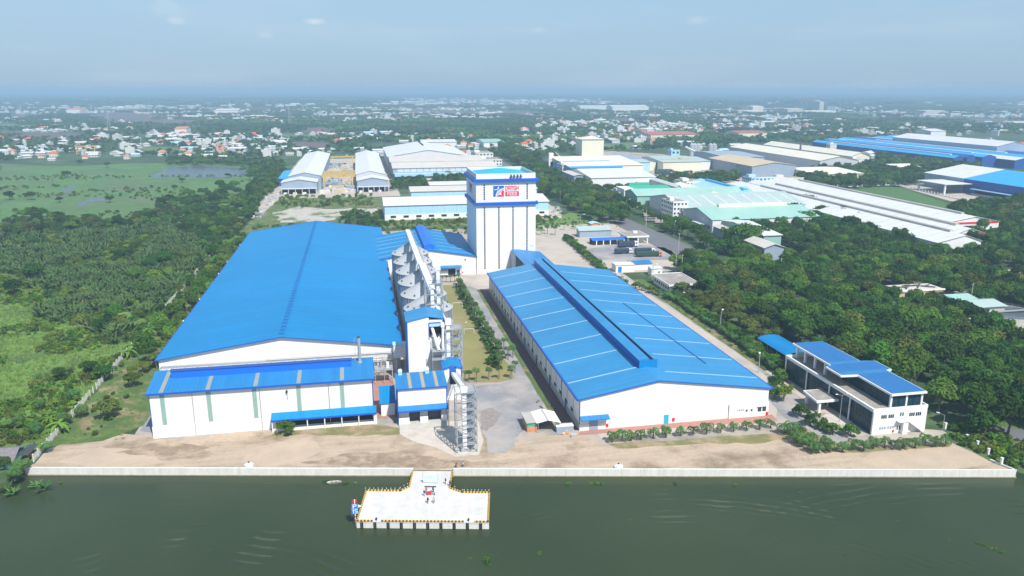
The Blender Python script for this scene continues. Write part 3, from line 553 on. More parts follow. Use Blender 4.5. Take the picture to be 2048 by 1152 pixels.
# banner stand, mat and table on the jetty
bn = empty('striped_banner', (14.1, 184, 0.02), 'pale blue striped banner panel standing on the jetty neck', 'banner')
bx0, by0, bx1, by1 = 12.3, 183.6, 15.9, 182.8
for i in range(7):
    z0 = 0.25 + i * 0.3
    MB().hexa([(bx0, by0, z0), (bx1, by1, z0), (bx1, by1 + .06, z0), (bx0, by0 + .06, z0)], [(bx0, by0 + i * 0 + .02, z0 + .27), (bx1, by1 + .02, z0 + .27), (bx1, by1 + .08, z0 + .27), (bx0, by0 + .08, z0 + .27)]).build('stripe', M['skyblue' if i % 2 else 'signwhite'], bn)
f = MB(); f.tube((bx0, by0 + .1, .02), (bx0, by0 + .1, 2.5), .05); f.tube((bx1, by1 + .1, .02), (bx1, by1 + .1, 2.5), .05); f.build('frame', M['darkgrey'], bn)
mt = MB(); mt.prism([(12.4, 181.4), (15.4, 180.8), (15.5, 181.4), (12.6, 182.0)], 0.03, 0.06); mo = mt.build('floor_mat', M['darkgrey'], None, (14, 181, .03)); tag(mo, 'dark mat lying on the jetty deck before the striped banner', 'mat')
tbx, tby = 13.3, 177.4
tt = empty('red_table', (tbx, tby, .02), 'small table under a red cloth on the jetty', 'table')
MB().box(tbx - .6, tbx + .6, tby - .4, tby + .4, .74, .8).build('tabletop', M['red'], tt)
MB().box(tbx - .62, tbx + .62, tby - .42, tby - .405, .3, .78).build('cloth_skirt', M['red'], tt)
for dx in (-.52, .52):
    for dy in (-.33, .33): MB().box(tbx + dx - .03, tbx + dx + .03, tby + dy - .03, tby + dy + .03, .03, .74).build('leg', M['darkgrey'], tt)

# people: one skinned figure per pose
def person(x, y, z, rz, pose, cloth, label, group=None, hair=True):
    J = {'pel': (0, 0, .95), 'chest': (0, 0, 1.3), 'neck': (0, 0, 1.48), 'head': (0, 0, 1.62), 'top': (0, 0, 1.74)}
    lean = {'stand': 0, 'walk': .05, 'lean': .3}[pose]
    for k_ in ('chest', 'neck', 'head', 'top'):
        p = J[k_]; J[k_] = (0, -lean * (p[2] - .95), p[2] - lean * .1)
    st = .22 if pose == 'walk' else .03
    J.update({'hl': (-.1, 0, .9), 'kl': (-.11, -st * .8, .5), 'al': (-.11, st * .2 - st, .08), 'tl': (-.12, -st - .16, .04), 'hr': (.1, 0, .9), 'kr': (.11, .02, .5), 'ar': (.11, st, .08), 'tr': (.12, st - .16, .04)})
    cy = J['chest'][1]; arm = .35 if pose == 'lean' else .06
    J.update({'sl': (-.19, cy, 1.4), 'el': (-.27, cy - arm * .3, 1.12), 'wl': (-.26, cy - arm - .06, .88 + arm * .35), 'fl': (-.25, cy - arm - .12, .8 + arm * .4), 'sr': (.19, cy, 1.4), 'er': (.27, cy - arm * .3, 1.12), 'wr': (.26, cy - arm - .06, .88 + arm * .35), 'fr': (.25, cy - arm - .12, .8 + arm * .4)})
    RD = dict(pel=.15, chest=.17, neck=.06, head=.105, top=.07, hl=.1, hr=.1, kl=.065, kr=.065, al=.05, ar=.05, tl=.04, tr=.04, sl=.07, sr=.07, el=.05, er=.05, wl=.035, wr=.035, fl=.03, fr=.03)
    ED = [('pel', 'chest'), ('chest', 'neck'), ('neck', 'head'), ('head', 'top'), ('pel', 'hl'), ('hl', 'kl'), ('kl', 'al'), ('al', 'tl'), ('pel', 'hr'), ('hr', 'kr'), ('kr', 'ar'), ('ar', 'tr'), ('chest', 'sl'), ('sl', 'el'), ('el', 'wl'), ('wl', 'fl'), ('chest', 'sr'), ('sr', 'er'), ('er', 'wr'), ('wr', 'fr')]
    ks = list(J); me = bpy.data.meshes.new('person'); me.from_pydata([J[q] for q in ks], [(ks.index(a), ks.index(b)) for a, b in ED], [])
    o = bpy.data.objects.new('person', me); COL.objects.link(o); o.location = (x, y, z); o.rotation_euler = (0, 0, rz)
    sm = o.modifiers.new('skin', 'SKIN')
    for i, q in enumerate(ks):
        me.skin_vertices[0].data[i].radius = (RD[q], RD[q] * (.7 if q in ('chest', 'pel') else 1))
    me.skin_vertices[0].data[0].use_root = True
    o.modifiers.new('sub', 'SUBSURF').levels = 1; o.modifiers['sub'].render_levels = 1
    me.materials.append(cloth)
    tag(o, label, 'person', group)
    hd = J['head']
    def ell(nm, c, r, m_):
        b = MB(); n = 8
        for i in range(5):
            t0 = -math.pi / 2 + math.pi * i / 5; t1 = t0 + math.pi / 5
            b.tube((c[0], c[1], c[2] + r[2] * math.sin(t0)), (c[0], c[1], c[2] + r[2] * math.sin(t1)), max(.002, r[0] * math.cos(t0)), max(.002, r[0] * math.cos(t1)), n=n, caps=False)
        q = bpy.data.objects.new(nm, b.mesh(nm, m_)); COL.objects.link(q); q.parent = o; return q
    ell('face', (hd[0], hd[1] - .02, hd[2] - .02), (.1, .1, .13), M['skin']); ell('hair', (hd[0], hd[1] + .015, hd[2] + .05), (.115, .115, .11), M['black'])
    b = MB(); b.tube((0, cy * .1, .93), (0, cy * .95, 1.42), .19, .2, n=10); q = bpy.data.objects.new('shirt', b.mesh('shirt', SHIRT)); COL.objects.link(q); q.parent = o
    return o
for (x, y, rz, pose, sh, lab) in ((19.0, 180.6, .5, 'walk', 'cloth_dark', 'person in dark clothes walking near the end of the jetty kerb'), (18.0, 182.0, 1.2, 'stand', 'cloth_dark', 'person in dark clothes beside the striped banner'),
        (12.6, 178.2, 2.6, 'lean', 'cloth_red', 'person in red top bending over the red table'), (14.4, 178.2, -2.4, 'stand', 'cloth_dark', 'person in dark top at the far side of the red table'),
        (12.0, 176.9, 1.4, 'stand', 'cloth_dark', 'person in dark clothes at the near corner of the red table'), (14.6, 176.8, -1.4, 'lean', 'cloth_white', 'person in white shirt bending at the red table'),
        (12.6, 173.2, .4, 'walk', 'cloth_dark', 'person in dark clothes walking alone over the open deck'), (14.1, 172.9, -.3, 'walk', 'cloth_white', 'person in white shirt on the open deck'),):
    SHIRT = M[sh]; person(x, y, .04, rz, pose, M['cloth_dark'], lab, 'people on the jetty')
p = g(912, 935); SHIRT = M['cloth_red']; person(p[0], p[1], -.05, .6, 'lean', M['cloth_dark'], 'person in orange red top on the sand behind the quay', 'people on the sand')
p = g(926, 934); SHIRT = M['cloth_white']; person(p[0], p[1], -.05, -.4, 'walk', M['cloth_dark'], 'person in pale top walking on the sand behind the quay', 'people on the sand')

# white anchor blocks on the sand
for (px, py, lab) in ((498, 932, 'white concrete mooring block on the sand before the striped boiler house'), (1237, 935, 'white concrete mooring block on the sand before the wide warehouse gable')):
    x, y = g(px, py); o = empty('mooring_block', (x, y, -.08), lab, 'mooring block', 'mooring blocks behind the quay')
    b = MB(); P8 = [(x + 1.25 * math.cos(t), y + 1.0 * math.sin(t)) for t in [i * math.pi / 4 + .2 for i in range(8)]]; b.prism(P8, -.1, .55)
    for i in range(8):
        a, c = P8[i], P8[(i + 1) % 8]; ia = (x + (a[0] - x) * .35, y + (a[1] - y) * .35); ic = (x + (c[0] - x) * .35, y + (c[1] - y) * .35)
        b.face([(a[0], a[1], .55), (c[0], c[1], .55), (ic[0], ic[1], 1.0), (ia[0], ia[1], 1.0)])
    b.face([(x + (q[0] - x) * .35, y + (q[1] - y) * .35, 1.0) for q in P8]); b.build('block', M['signwhite'], o)
    MB().tube((x, y, 1.0), (x, y, 1.3), .22, .26, n=8).build('bollard', M['black'], o)

# ------------------------------------------------------------------ west fence: posts and pierced concrete panels
fn = empty('concrete_fence', (-92.6, 216, 0), 'pale concrete panel fence running from the quay past the palms beside the yard', 'fence')
pn0 = None; po0 = None
ys = np.arange(216.5, 560, 3.4)
for i, y in enumerate(ys):
    x = -92.6 if y < 500 else -92.6 + (y - 500) * .03
    if po0 is None: po0 = MB().box(x - .16, x + .16, y - .16, y + .16, -.1, 2.3).build('post', M['fence'], fn); pbase = po0.location.copy(); y00 = y; x00 = x
    else: q = inst(po0, 'post', fn, (0, 0, 0)); q.location = (x - x00, y - y00, 0)
    if i < len(ys) - 1 and i not in (14, 15, 31, 32, 33):
        if pn0 is None:
            b = MB(); b.box(x - .05, x + .05, y + .16, y + 3.24, -.1, .75); b.box(x - .05, x + .05, y + .16, y + 3.24, 1.75, 1.95)
            for j in range(9): b.box(x - .04, x + .04, y + .3 + j * .34, y + .46 + j * .34, .75, 1.75)
            pn0 = b.build('panel', M['fence'], fn)
        else: q = inst(pn0, 'panel', fn, (0, 0, 0)); q.location = (x - x00, y - y00, 0)
# ------------------------------------------------------------------ sheds and blocks
def shed(name, label, cat, x0, x1, y0, y1, eave, rise, ridge='y', wall='white', roof='blue_x', over=0.6, rp=0.5, trim=None, group=None, z0=-.1, wins=(), strips=None, plinth=None, vent=None, bays=None, windef=None):
    """wins: (side, along0, along1, z0, z1, n, width, part, material)"""
    r = empty(name, (x0, y0, 0), label, cat, group); RECTS.append((x0, x1, y0, y1))
    a0, a1, b0, b1 = (x0, x1, y0, y1) if ridge == 'y' else (y0, y1, x0, x1)      # a: across, b: along the ridge
    am = a0 + (a1 - a0) * rp; t = .22
    kl = rise / max(.1, am - a0); kr = rise / max(.1, a1 - am)
    prof = [(a0, z0), (a1, z0), (a1, eave - t), (am, eave + rise - t), (a0, eave - t)]
    if rp <= 0: prof = [(a0, z0), (a1, z0), (a1, eave - t), (a0, eave + rise - t)]
    if rp >= 1: prof = [(a0, z0), (a1, z0), (a1, eave + rise - t), (a0, eave - t)]
    w = MB(); (w.profy if ridge == 'y' else w.profx)(prof, b0, b1); w.build('wall', M[wall], r)
    rf = MB(); tz = eave + rise
    sl = []
    if rp > 0: sl.append([(a0 - over, eave - kl * over), (am, tz), (am, tz - t * .9), (a0 - over, eave - kl * over - t * .9)])
    if rp < 1: sl.append([(am, tz), (a1 + over, eave - kr * over), (a1 + over, eave - kr * over - t * .9), (am, tz - t * .9)])
    parts = []
    for s_ in sl:
        m_ = MB(); (m_.profy if ridge == 'y' else m_.profx)(s_, b0 - over, b1 + over); parts.append(m_.build('roof_slope', M[roof], r))
    def zt(a): return (eave + (a - a0) * kl) if (a <= am and rp > 0) else (tz - (a - am) * kr)
    def P3(a, b, z): return (a, b, z) if ridge == 'y' else (b, a, z)
    if strips:                                # (n or list along b, width, mat, a-range list)
        ns, wd, mt_, ars = strips
        bs = ns if isinstance(ns, (list, tuple)) else [b0 + (b1 - b0) * (i + .5) / ns for i in range(ns)]
        for bb in bs:
            for (s0, s1) in ars:
                m_ = MB(); m_.hexa([P3(s0, bb - wd / 2, zt(s0) + .0), P3(s0, bb + wd / 2, zt(s0)), P3(s1, bb + wd / 2, zt(s1)), P3(s1, bb - wd / 2, zt(s1))],
                                   [P3(s0, bb - wd / 2, zt(s0) + .05), P3(s0, bb + wd / 2, zt(s0) + .05), P3(s1, bb + wd / 2, zt(s1) + .05), P3(s1, bb - wd / 2, zt(s1) + .05)])
                m_.build('skylight', M[mt_], r)
    if vent:                                  # (half width, height, b start, b end, mat[, a shift])
        hw, hh, v0, v1, mt_ = vent[:5]; ac = am + (vent[5] if len(vent) > 5 else 0)
        zb = zt(ac) - .6
        m_ = MB(); pf = [(ac - hw, zb), (ac + hw, zb), (ac + hw, tz + hh), (ac, tz + hh + hw * .25), (ac - hw, tz + hh)]
        (m_.profy if ridge == 'y' else m_.profx)(pf, v0, v1); m_.build('ridge_vent', M[mt_], r)
    if plinth:
        m_ = MB(); m_.box(x0 - .08, x1 + .08, y0 - .08, y1 + .08, z0, plinth[0]); m_.build('plinth', M[plinth[1]], r)
    if trim:
        for a_ in (a0 - over, a1 + over):
            zz = eave - kl * over
            m_ = MB(); c0 = P3(a_, b0 - over - .02, zz - .14); c1 = P3(a_, b1 + over + .02, zz - .14); m_.beam(c0, c1, .3, .42); m_.build('gutter', M[trim], r)
        for bb in (b0 - over - .06, b1 + over + .06):
            m_ = MB()
            if rp > 0: m_.beam(P3(a0 - over, bb, eave - kl * over - .06), P3(am, bb, tz - .06), .1, .34)
            if rp < 1: m_.beam(P3(am, bb, tz - .06), P3(a1 + over, bb, eave - kr * over - .06), .1, .34)
            m_.build('verge_trim', M[trim], r)
    if bays:                                  # pilaster lines on the long walls: (n, mat)
        n_, mt_ = bays; src = None
        for i in range(n_ + 1):
            bb = b0 + (b1 - b0) * i / n_
            for a_, sg_ in ((a0, -1), (a1, 1)):
                if not (ridge == 'x' and sg_ > 0) and not (ridge == 'y' and sg_ > 0 and x0 > 60):
                    m_ = MB(); p0 = P3(a_ + sg_ * .06, bb - .09, z0); p1 = P3(a_ + sg_ * .01, bb + .09, eave - .5)
                    m_.box(p0[0], p1[0], p0[1], p1[1], z0, eave - .5); m_.build('downpipe', M[mt_], r)
    for (side, s0, s1, za, zb, n_, wd, part, mt_) in wins:
        src = None
        for i in range(n_):
            c = s0 + (s1 - s0) * (i + .5) / n_
            if side == 'f': bx = (c - wd / 2, c + wd / 2, y0 - .09, y0 - .02)
            elif side == 'b': bx = (c - wd / 2, c + wd / 2, y1 + .02, y1 + .09)
            elif side == 'l': bx = (x0 - .09, x0 - .02, c - wd / 2, c + wd / 2)
            else: bx = (x1 + .02, x1 + .09, c - wd / 2, c + wd / 2)
            if src is None: src = MB().box(*bx, za, zb).build(part, M[mt_], r); o0 = c
            else:
                q = inst(src, part, r, (0, 0, 0)); d = c - o0; q.location = (d, 0, 0) if side in 'fb' else (0, d, 0)
    return r
def addbox(r, part, m_, *b): return MB().box(*b).build(part, M[m_], r)

# great storage warehouse
lw = shed('warehouse', 'huge blue-roofed warehouse with plain roof, longest building on the west side', 'warehouse', -71.3, 11.2, 269.3, 518.5, 9.9, 5.7, 'y', 'white', 'blue_y', over=.9, trim='blue_trim')
rb = MB(); rb.box(-31.2, -29.2, 268.6, 519.3, 15.42, 15.72); rb.build('ridge_cap', M['blue_y'], lw)
rw = MB()
for s_ in (-.55, .55): rw.beam((-30.2 + s_, 272, 16.25), (-30.2 + s_, 517, 16.25), .07)
for y in np.arange(272, 518, 4.4): rw.beam((-30.75, y, 15.7), (-30.75, y, 16.3), .08); rw.beam((-29.65, y, 15.7), (-29.65, y, 16.3), .08); rw.box(-30.9, -29.5, y - .35, y + .35, 15.72, 15.9)
rw.build('ridge_walkway', M['navywall'], lw)
addbox(lw, 'lower_wall', 'conc', -71.4, 11.3, 269.12, 269.35, -.1, 4.6)
for y in (318, 352, 402, 430, 478): addbox(lw, 'wall_lamp', 'signwhite', -73.3, -72.8, y, y + .8, 8.9, 9.4)
# conveyor gallery across its front
cg = empty('conveyor_gallery', (-66, 264, 0), 'white lattice conveyor gallery with railings across the big warehouse gable', 'conveyor')
b = MB()
zb, zt_ = 6.6, 8.6
for yy in (263.2, 265.0):
    for z in (zb, zt_): b.beam((-69.5, yy, z), (11, yy, z), .16)
    for i in range(41):
        x = -69.5 + i * 2.0; b.beam((x, yy, zb), (x, yy, zt_), .09)
        if i < 40: b.beam((x, yy, zb if i % 2 else zt_), (x + 2, yy, zt_ if i % 2 else zb), .08)
b.build('truss', M['galv'], cg)
b = MB(); b.box(-69.5, 11, 263.1, 265.1, zt_ + .05, zt_ + .15)
b.build('deck', M['galv'], cg)
b = MB()
for yy in (263.1, 265.1):
    for z in (9.3, 9.9): b.beam((-69.5, yy, z), (11, yy, z), .05)
    for i in range(41): b.beam((-69.5 + i * 2.0, yy, zt_), (-69.5 + i * 2.0, yy, 9.9), .06)
b.build('railing', M['steelwhite'], cg)
for x in (-69, -56, -43, -30, -17, -4, 3, 9.5): MB().beam((x, 264.1, -.1), (x, 264.1, zb), .35).build('column', M['steelwhite'], cg)
b = MB(); b.box(-35, 11.2, 263.5, 264.7, 9.0, 9.9); b.build('conveyor_box', M['steelwhite'], cg)
tr = empty('transfer_box', (11.5, 262, 0), 'white box gallery linking the gable conveyor with the tall intake house', 'conveyor')
addbox(tr, 'housing', 'white_p', 8.6, 12.9, 261.6, 265.2, 7.6, 12.2); addbox(tr, 'roof', 'skyblue', 8.4, 13.1, 261.4, 265.4, 12.2, 12.4)
for x in (8.9, 12.6): addbox(tr, 'leg', 'galv', x - .15, x + .15, 262, 262.3, -.1, 7.6)
pc = empty('equipment_platform', (5, 258, 0), 'galvanised equipment platform in the gap beside the boiler house', 'platform')
b = MB(); b.box(1.6, 8, 256.5, 261.5, 5.0, 5.15)
for x in (1.8, 5, 7.8):
    for y in (256.7, 261.3): b.beam((x, y, -.1), (x, y, 6.2), .18)
for z in (5.7, 6.2):
    b.beam((1.6, 256.6, z), (8, 256.6, z), .06); b.beam((1.6, 261.4, z), (8, 261.4, z), .06)
b.build('frame', M['galv'], pc); MB().tube((4, 259, 5.15), (4, 259, 8), .5, .35, n=10).build('hopper', M['galv'], pc); MB().tube((6.2, 259, 5.15), (6.2, 259, 7.2), .6, n=10).build('tank', M['steelwhite'], pc)
sheet('red_paving', [(0.8, 228), (8, 228), (8, 262), (0.8, 262)], -.03, M['pinkpave'])

# boiler house
bh = empty('boiler_house', (-63.6, 226, 0), 'white boiler house with blue roof and pale green wall strips before the big warehouse', 'building'); RECTS.append((-64, 1, 226, 262))
MB().profx([(226, -.1), (238.4, -.1), (238.4, 16.1), (226, 14.1)], -63.6, .6).build('wall', M['white'], bh)
MB().profx([(225.2, 14.05), (238.8, 16.21), (238.8, 16.43), (225.2, 14.27)], -64.3, 1.2).build('roof_slope', M['blue_l_x'], bh)
MB().beam((-64.3, 225.1, 14.0), (1.2, 225.1, 14.0), .3, .5).build('gutter', M['blue_trim'], bh)
MB().profx([(233.4, 15.3), (235.2, 15.5), (235.2, 17.75), (233.4, 17.75)], -58.8, -5.6).build('ridge_vent', M['blue_deep'], bh)
MB().profx([(233.2, 17.76), (235.4, 17.76), (235.4, 17.9), (233.2, 17.9)], -59.0, -5.4).build('vent_roof', M['navywall'], bh)
MB().box(-63.72, -63.55, 225.9, 238, -.1, 14).build('corner_trim', M['blue_trim'], bh); addbox(bh, 'corner_trim', 'blue_trim', .45, .72, 225.85, 238, 3, 14.2)
for x0_, xr in ((-57.2, -57.2), (-42.0, -42.5), (-26.9, -28.1), (-12.6, -13.7), (.6, -.2)):
    pass
def roofz(y): return 14.27 + (y - 225.2) * (2.16 / 13.6)
fx = [gv(px, 830, 226)[0] for px in (328, 421, 512.5, 600.5, 687)]
rx = [g(px, 765, 15)[0] for px in (331, 419, 511, 596, 683)]
for x in fx: MB().box(x - .62, x + .62, 225.9, 225.98, 3.9, 13.7).build('wall_strip', M['greenstrip'], bh)
for x in rx:
    yb = 238.2 if x == rx[0] else 233.3; MB().hexa([(x - .6, 225.4, roofz(225.4)), (x + .6, 225.4, roofz(225.4)), (x + .6, yb, roofz(yb)), (x - .6, yb, roofz(yb))], [(x - .6, 225.4, roofz(225.4) + .05), (x + .6, 225.4, roofz(225.4) + .05), (x + .6, yb, roofz(yb) + .05), (x - .6, yb, roofz(yb) + .05)]).build('skylight', M['strip'], bh)
addbox(bh, 'plinth', 'white_p', -63.75, -30, 225.78, 226, -.1, 3.6); addbox(bh, 'plinth', 'white_p', -30, -28.7, 225.78, 226, -.1, 3.2)
for px in (387, 522, 660):
    x = gv(px, 820, 225.7)[0]; MB().tube((x, 225.7, .1), (x, 225.7, 13.9), .11, n=6).build('downpipe', M['galv'], bh)
x = gv(573, 780, 225.6)[0]; b = MB(); b.box(x - .25, x + .25, 225.4, 225.98, 11.4, 12.1); b.build('wall_fan', M['dark'], bh); MB().tube((x + .1, 225.7, 9.2), (x + .1, 225.7, 11.4), .1, n=6).build('fan_pipe', M['galv'], bh)
# lean-to canopy
cx0, cx1 = -29.8, 1.4
MB().profx([(223.2, 3.7), (226, 4.9), (226, 5.1), (223.2, 3.9)], cx0, cx1).build('canopy', M['blue_x'], bh)
addbox(bh, 'canopy_fascia', 'blue_trim', cx0, cx1, 223.05, 223.19, 3.35, 3.9)
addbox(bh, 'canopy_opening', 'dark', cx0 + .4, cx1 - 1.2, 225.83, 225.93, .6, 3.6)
for x in np.linspace(cx0 + .3, cx1 - .3, 7): addbox(bh, 'canopy_post', 'white_p', x - .14, x + .14, 223.3, 223.58, -.1, 3.5)
addbox(bh, 'low_wall', 'white_p', cx0, cx1, 223.7, 223.9, -.1, .8); addbox(bh, 'end_wall', 'white_p', cx1 - .9, cx1, 223.5, 226, -.1, 3.4)
# flue
fl = MB(); fl.tube((-3.0, 236, 15.2), (-3.0, 236, 24.2), .5, n=12); fl.build('flue', M['galv'], bh); MB().tube((-3.0, 236, 15.4), (-3.0, 236, 16.4), .85, .7, n=12).build('flue_collar', M['galv'], bh)
b = MB()
for dx in (-.55, -.95): b.beam((-3.6 + dx, 236.2, 15.8), (-3.6 + dx, 236.2, 24), .07)
for z in np.arange(16.2, 24, .6): b.beam((-4.55, 236.2, z), (-4.15, 236.2, z), .05)
b.build('flue_ladder', M['galv'], bh); MB().tube((-3, 236, 24.2), (-3, 236, 24.45), .55, n=12).build('flue_cap', M['darkgrey'], bh)

# small blue shed in the gap
ss = empty('small_shed', (2.8, 229, 0), 'small shed with bright blue sloping roof between boiler house and loading house', 'shed')
addbox(ss, 'wall', 'white_p', 2.9, 7.2, 229.2, 236.5, -.1, 4.3); MB().profx([(228.8, 4.15), (236.9, 6.9), (236.9, 7.05), (228.8, 4.3)], 2.5, 7.6).build('roof', M['blue_x'], ss)
addbox(ss, 'door', 'blue_deep', 2.82, 2.9, 231, 233, 0, 2.2)

# loading house with two dark bays
lh = empty('loading_house', (8, 221, 0), 'white loading house with blue canopy over two dark bays behind the lattice tower', 'building'); RECTS.append((8, 23, 215, 232))
MB().profx([(221.3, 5.2), (232, 5.2), (232, 12.4), (221.3, 11.6)], 8.0, 22.8).build('wall', M['white'], lh)
MB().profx([(220.9, 11.65), (232.3, 12.55), (232.3, 12.75), (220.9, 11.85)], 7.6, 23.2).build('roof', M['blue_l_x'], lh)
addbox(lh, 'corner_trim', 'blue_trim', 7.8, 8.05, 221.1, 232, 0.4, 11.6); addbox(lh, 'corner_trim', 'blue_trim', 22.78, 23.0, 221.1, 221.4, 0.4, 11.6); addbox(lh, 'verge_trim', 'blue_trim', 7.6, 23.2, 220.78, 220.9, 11.45, 11.85)
for px in (818, 844, 871):
    x = g(px, 758, 12.2)[0]; MB().hexa([(x - .5, 221, 11.86), (x + .5, 221, 11.86), (x + .5, 232, 12.73), (x - .5, 232, 12.73)], [(x - .5, 221, 11.91), (x + .5, 221, 11.91), (x + .5, 232, 12.78), (x - .5, 232, 12.78)]).build('skylight', M['tanstrip'], lh)
addbox(lh, 'dock', 'conc', 8.0, 22.8, 217.2, 231.9, -.1, .35)
for a, b_ in ((8.0, 11.2), (14.6, 16.9), (21.2, 22.8)): addbox(lh, 'pier', 'conc', a, b_, 221.3, 224, .35, 5.2); addbox(lh, 'pier_foot', 'white_p', a - .05, b_ + .05, 221.1, 224, .35, 2.3)
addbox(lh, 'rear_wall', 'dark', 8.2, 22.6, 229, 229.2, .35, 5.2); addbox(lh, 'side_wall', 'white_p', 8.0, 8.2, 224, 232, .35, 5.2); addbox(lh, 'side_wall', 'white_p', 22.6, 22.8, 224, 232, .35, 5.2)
addbox(lh, 'shutter', 'darkgrey', 11.2, 14.6, 223.2, 223.3, .35, 4.6); addbox(lh, 'shutter', 'darkgrey', 16.9, 21.2, 223.2, 223.3, .35, 4.6)
MB().profx([(219.4, 5.0), (221.3, 5.9), (221.3, 6.1), (219.4, 5.2)], 7.9, 23.2).build('canopy', M['blue_l_x'], lh); addbox(lh, 'canopy_fascia', 'blue_trim', 7.9, 23.2, 219.28, 219.4, 4.75, 5.2)
for x, y in ((9.3, 231.2), (17.8, 231.2)): b = MB(); b.box(x - .6, x + .6, y - .6, y + .6, 12.5, 13.9); b.build('ventilator', M['skyblue'], lh); MB().tube((x, y, 13.9), (x, y, 14.4), .75, .5, n=10).build('ventilator_cap', M['signwhite'], lh)

# tall intake house
ih = empty('intake_house', (13, 250, 0), 'tall white intake house with blue gable roof in front of the silos', 'building'); RECTS.append((12, 26, 250, 260))
MB().profy([(13.0, -.1), (25.4, -.1), (25.4, 17.8), (20.4, 17.8), (20.4, 25.2), (20.0, 25.5), (13.0, 24.0)], 250, 259).build('wall', M['white_p'], ih)
MB().box(25.0, 25.45, 250, 259, 17.8, 24.2).box(20.35, 25.45, 250, 259, 23.0, 24.3).box(20.35, 25.45, 256, 259, 17.8, 23.1).build('bay_frame', M['white_p'], ih)
MB().profy([(12.6, 24.0), (20.0, 25.6), (25.8, 24.5), (25.8, 24.7), (20.0, 25.8), (12.6, 24.2)], 249.7, 262).build('roof', M['blue_l_y'], ih)
addbox(ih, 'corner_trim', 'blue_trim', 12.85, 13.15, 249.9, 259, -.1, 24); addbox(ih, 'bay_trim', 'blue_trim', 20.2, 20.45, 249.85, 250.1, 17.5, 23.4); addbox(ih, 'bay_trim', 'blue_trim', 20.45, 25.45, 249.85, 250.1, 23.2, 23.5); addbox(ih, 'bay_lining', 'skyblue', 20.5, 25.0, 249.95, 250.3, 22.0, 23.1); addbox(ih, 'corner_trim', 'blue_trim', 25.4, 25.6, 249.9, 259, 12, 24.4)
addbox(ih, 'bay_back', 'darkgrey', 20.5, 25.0, 255.8, 255.95, 17.8, 22.9)
# galvanised chute wall + machines in the bay
cv = empty('chute_cluster', (22, 249, 0), 'white chutes and small conveyor leaving the open bay of the intake house', 'conveyor')
MB().tube((21.4, 251, 21.6), (23.2, 246, 14.8), .55, n=10).build('chute', M['steelwhite'], cv); MB().tube((23.9, 250, 18.6), (22.6, 247.5, 16.4), .28, n=8).build('branch', M['steelwhite'], cv); MB().tube((24.3, 249, 18.2), (22.9, 246.8, 15.6), .28, n=8).build('branch', M['steelwhite'], cv)
b = MB()
for z in (11.5, 14.5): b.box(20.8, 25.4, 245.2, 249.8, z, z + .1)
for x in (20.9, 25.3):
    for y in (245.3, 249.7): b.beam((x, y, -.1), (x, y, 17), .14)
for z in (12.6, 15.6, 16.6):
    b.beam((20.8, 245.3, z), (25.4, 245.3, z), .06)
b.build('support_frame', M['galv'], cv)
MB().tube((24.7, 247, 10), (24.9, 248, 22.6), .5, n=10).build('elevator_leg', M['steelwhite'], cv); MB().box(24.2, 25.5, 247.3, 248.8, 22.3, 23.8).build('elevator_head', M['steelwhite'], cv)

# small relay house under the platform tower
rh = shed('relay_house', 'narrow white house with blue roof that the inclined conveyor passes through', 'building', 23.9, 29.6, 238, 246, 11.2, .8, 'y', 'white_p', 'blue_x', over=.35, trim='blue_trim')
addbox(rh, 'portal', 'blue_trim', 25.7, 27.9, 237.85, 237.97, 5.5, 11.3); addbox(rh, 'portal_void', 'dark', 25.95, 27.65, 237.75, 237.84, 5.6, 10.0); addbox(rh, 'corner_trim', 'blue_trim', 29.5, 29.75, 237.9, 246, 0, 11)

def lattice(name, label, x0, x1, y0, y1, z0, z1, levels, parts=(), rail=True):
    t = empty(name, (x0, y0, z0), label, 'lattice tower'); b = MB()
    cs = [(x0, y0), (x1, y0), (x1, y1), (x0, y1)]
    for c in cs: MB().beam((*c, z0), (*c, z1), .24).build('leg', M['galv'], t)
    for i in range(levels):
        za, zb_ = z0 + (z1 - z0) * i / levels, z0 + (z1 - z0) * (i + 1) / levels
        for j in range(4):
            p, q = cs[j], cs[(j + 1) % 4]; b.beam((*p, zb_), (*q, zb_), .16)
            b.beam((*p, za), (*q, zb_), .1) if (i + j) % 2 else b.beam((*q, za), (*p, zb_), .1)
    b.build('bracing', M['galv'], t)
    d = MB(); s = MB(); rl = MB(); xm = x0 + (x1 - x0) * .55
    for i in range(levels):
        zb_ = z0 + (z1 - z0) * (i + 1) / levels; za = zb_ - (z1 - z0) / levels
        d.box(xm, x1 - .1, y0 + .1, y1 - .1, zb_ - .06, zb_)
        for z in (zb_ + .55, zb_ + 1.05):
            rl.beam((xm, y0, z), (x1, y0, z), .06); rl.beam((x1, y0, z), (x1, y1, z), .06); rl.beam((xm, y1, z), (x1, y1, z), .06)
        for xx in np.linspace(xm, x1, 4): rl.beam((xx, y0, zb_), (xx, y0, zb_ + 1.05), .05)
        # stair flight
        s.beam((xm + .3, y0 + .6 + (i % 2) * 1.2, za), (x1 - .4, y0 + .6 + (i % 2) * 1.2, zb_), .7, .1)
    d.build('landing', M['galv'], t); s.build('stair', M['galv'], t)
    if rail: rl.build('railing', M['galv'], t)
    return t
t1 = lattice('lattice_tower', 'open galvanised stair tower on the apron nearest the jetty, holding a white elevator', 23.3, 28.9, 198.6, 204.0, -.1, 18.2, 7)
b = MB(); b.box(24.9, 26.1, 199.2, 200.2, .6, 18.8); b.build('elevator_leg', M['steelwhite'], t1)
b = MB(); b.box(24.5, 26.5, 198.9, 200.6, 17.6, 19.4); b.build('elevator_head', M['steelwhite'], t1)
addbox(t1, 'elevator_boot', 'galv', 24.4, 26.6, 198.9, 200.6, 0, 1.2)
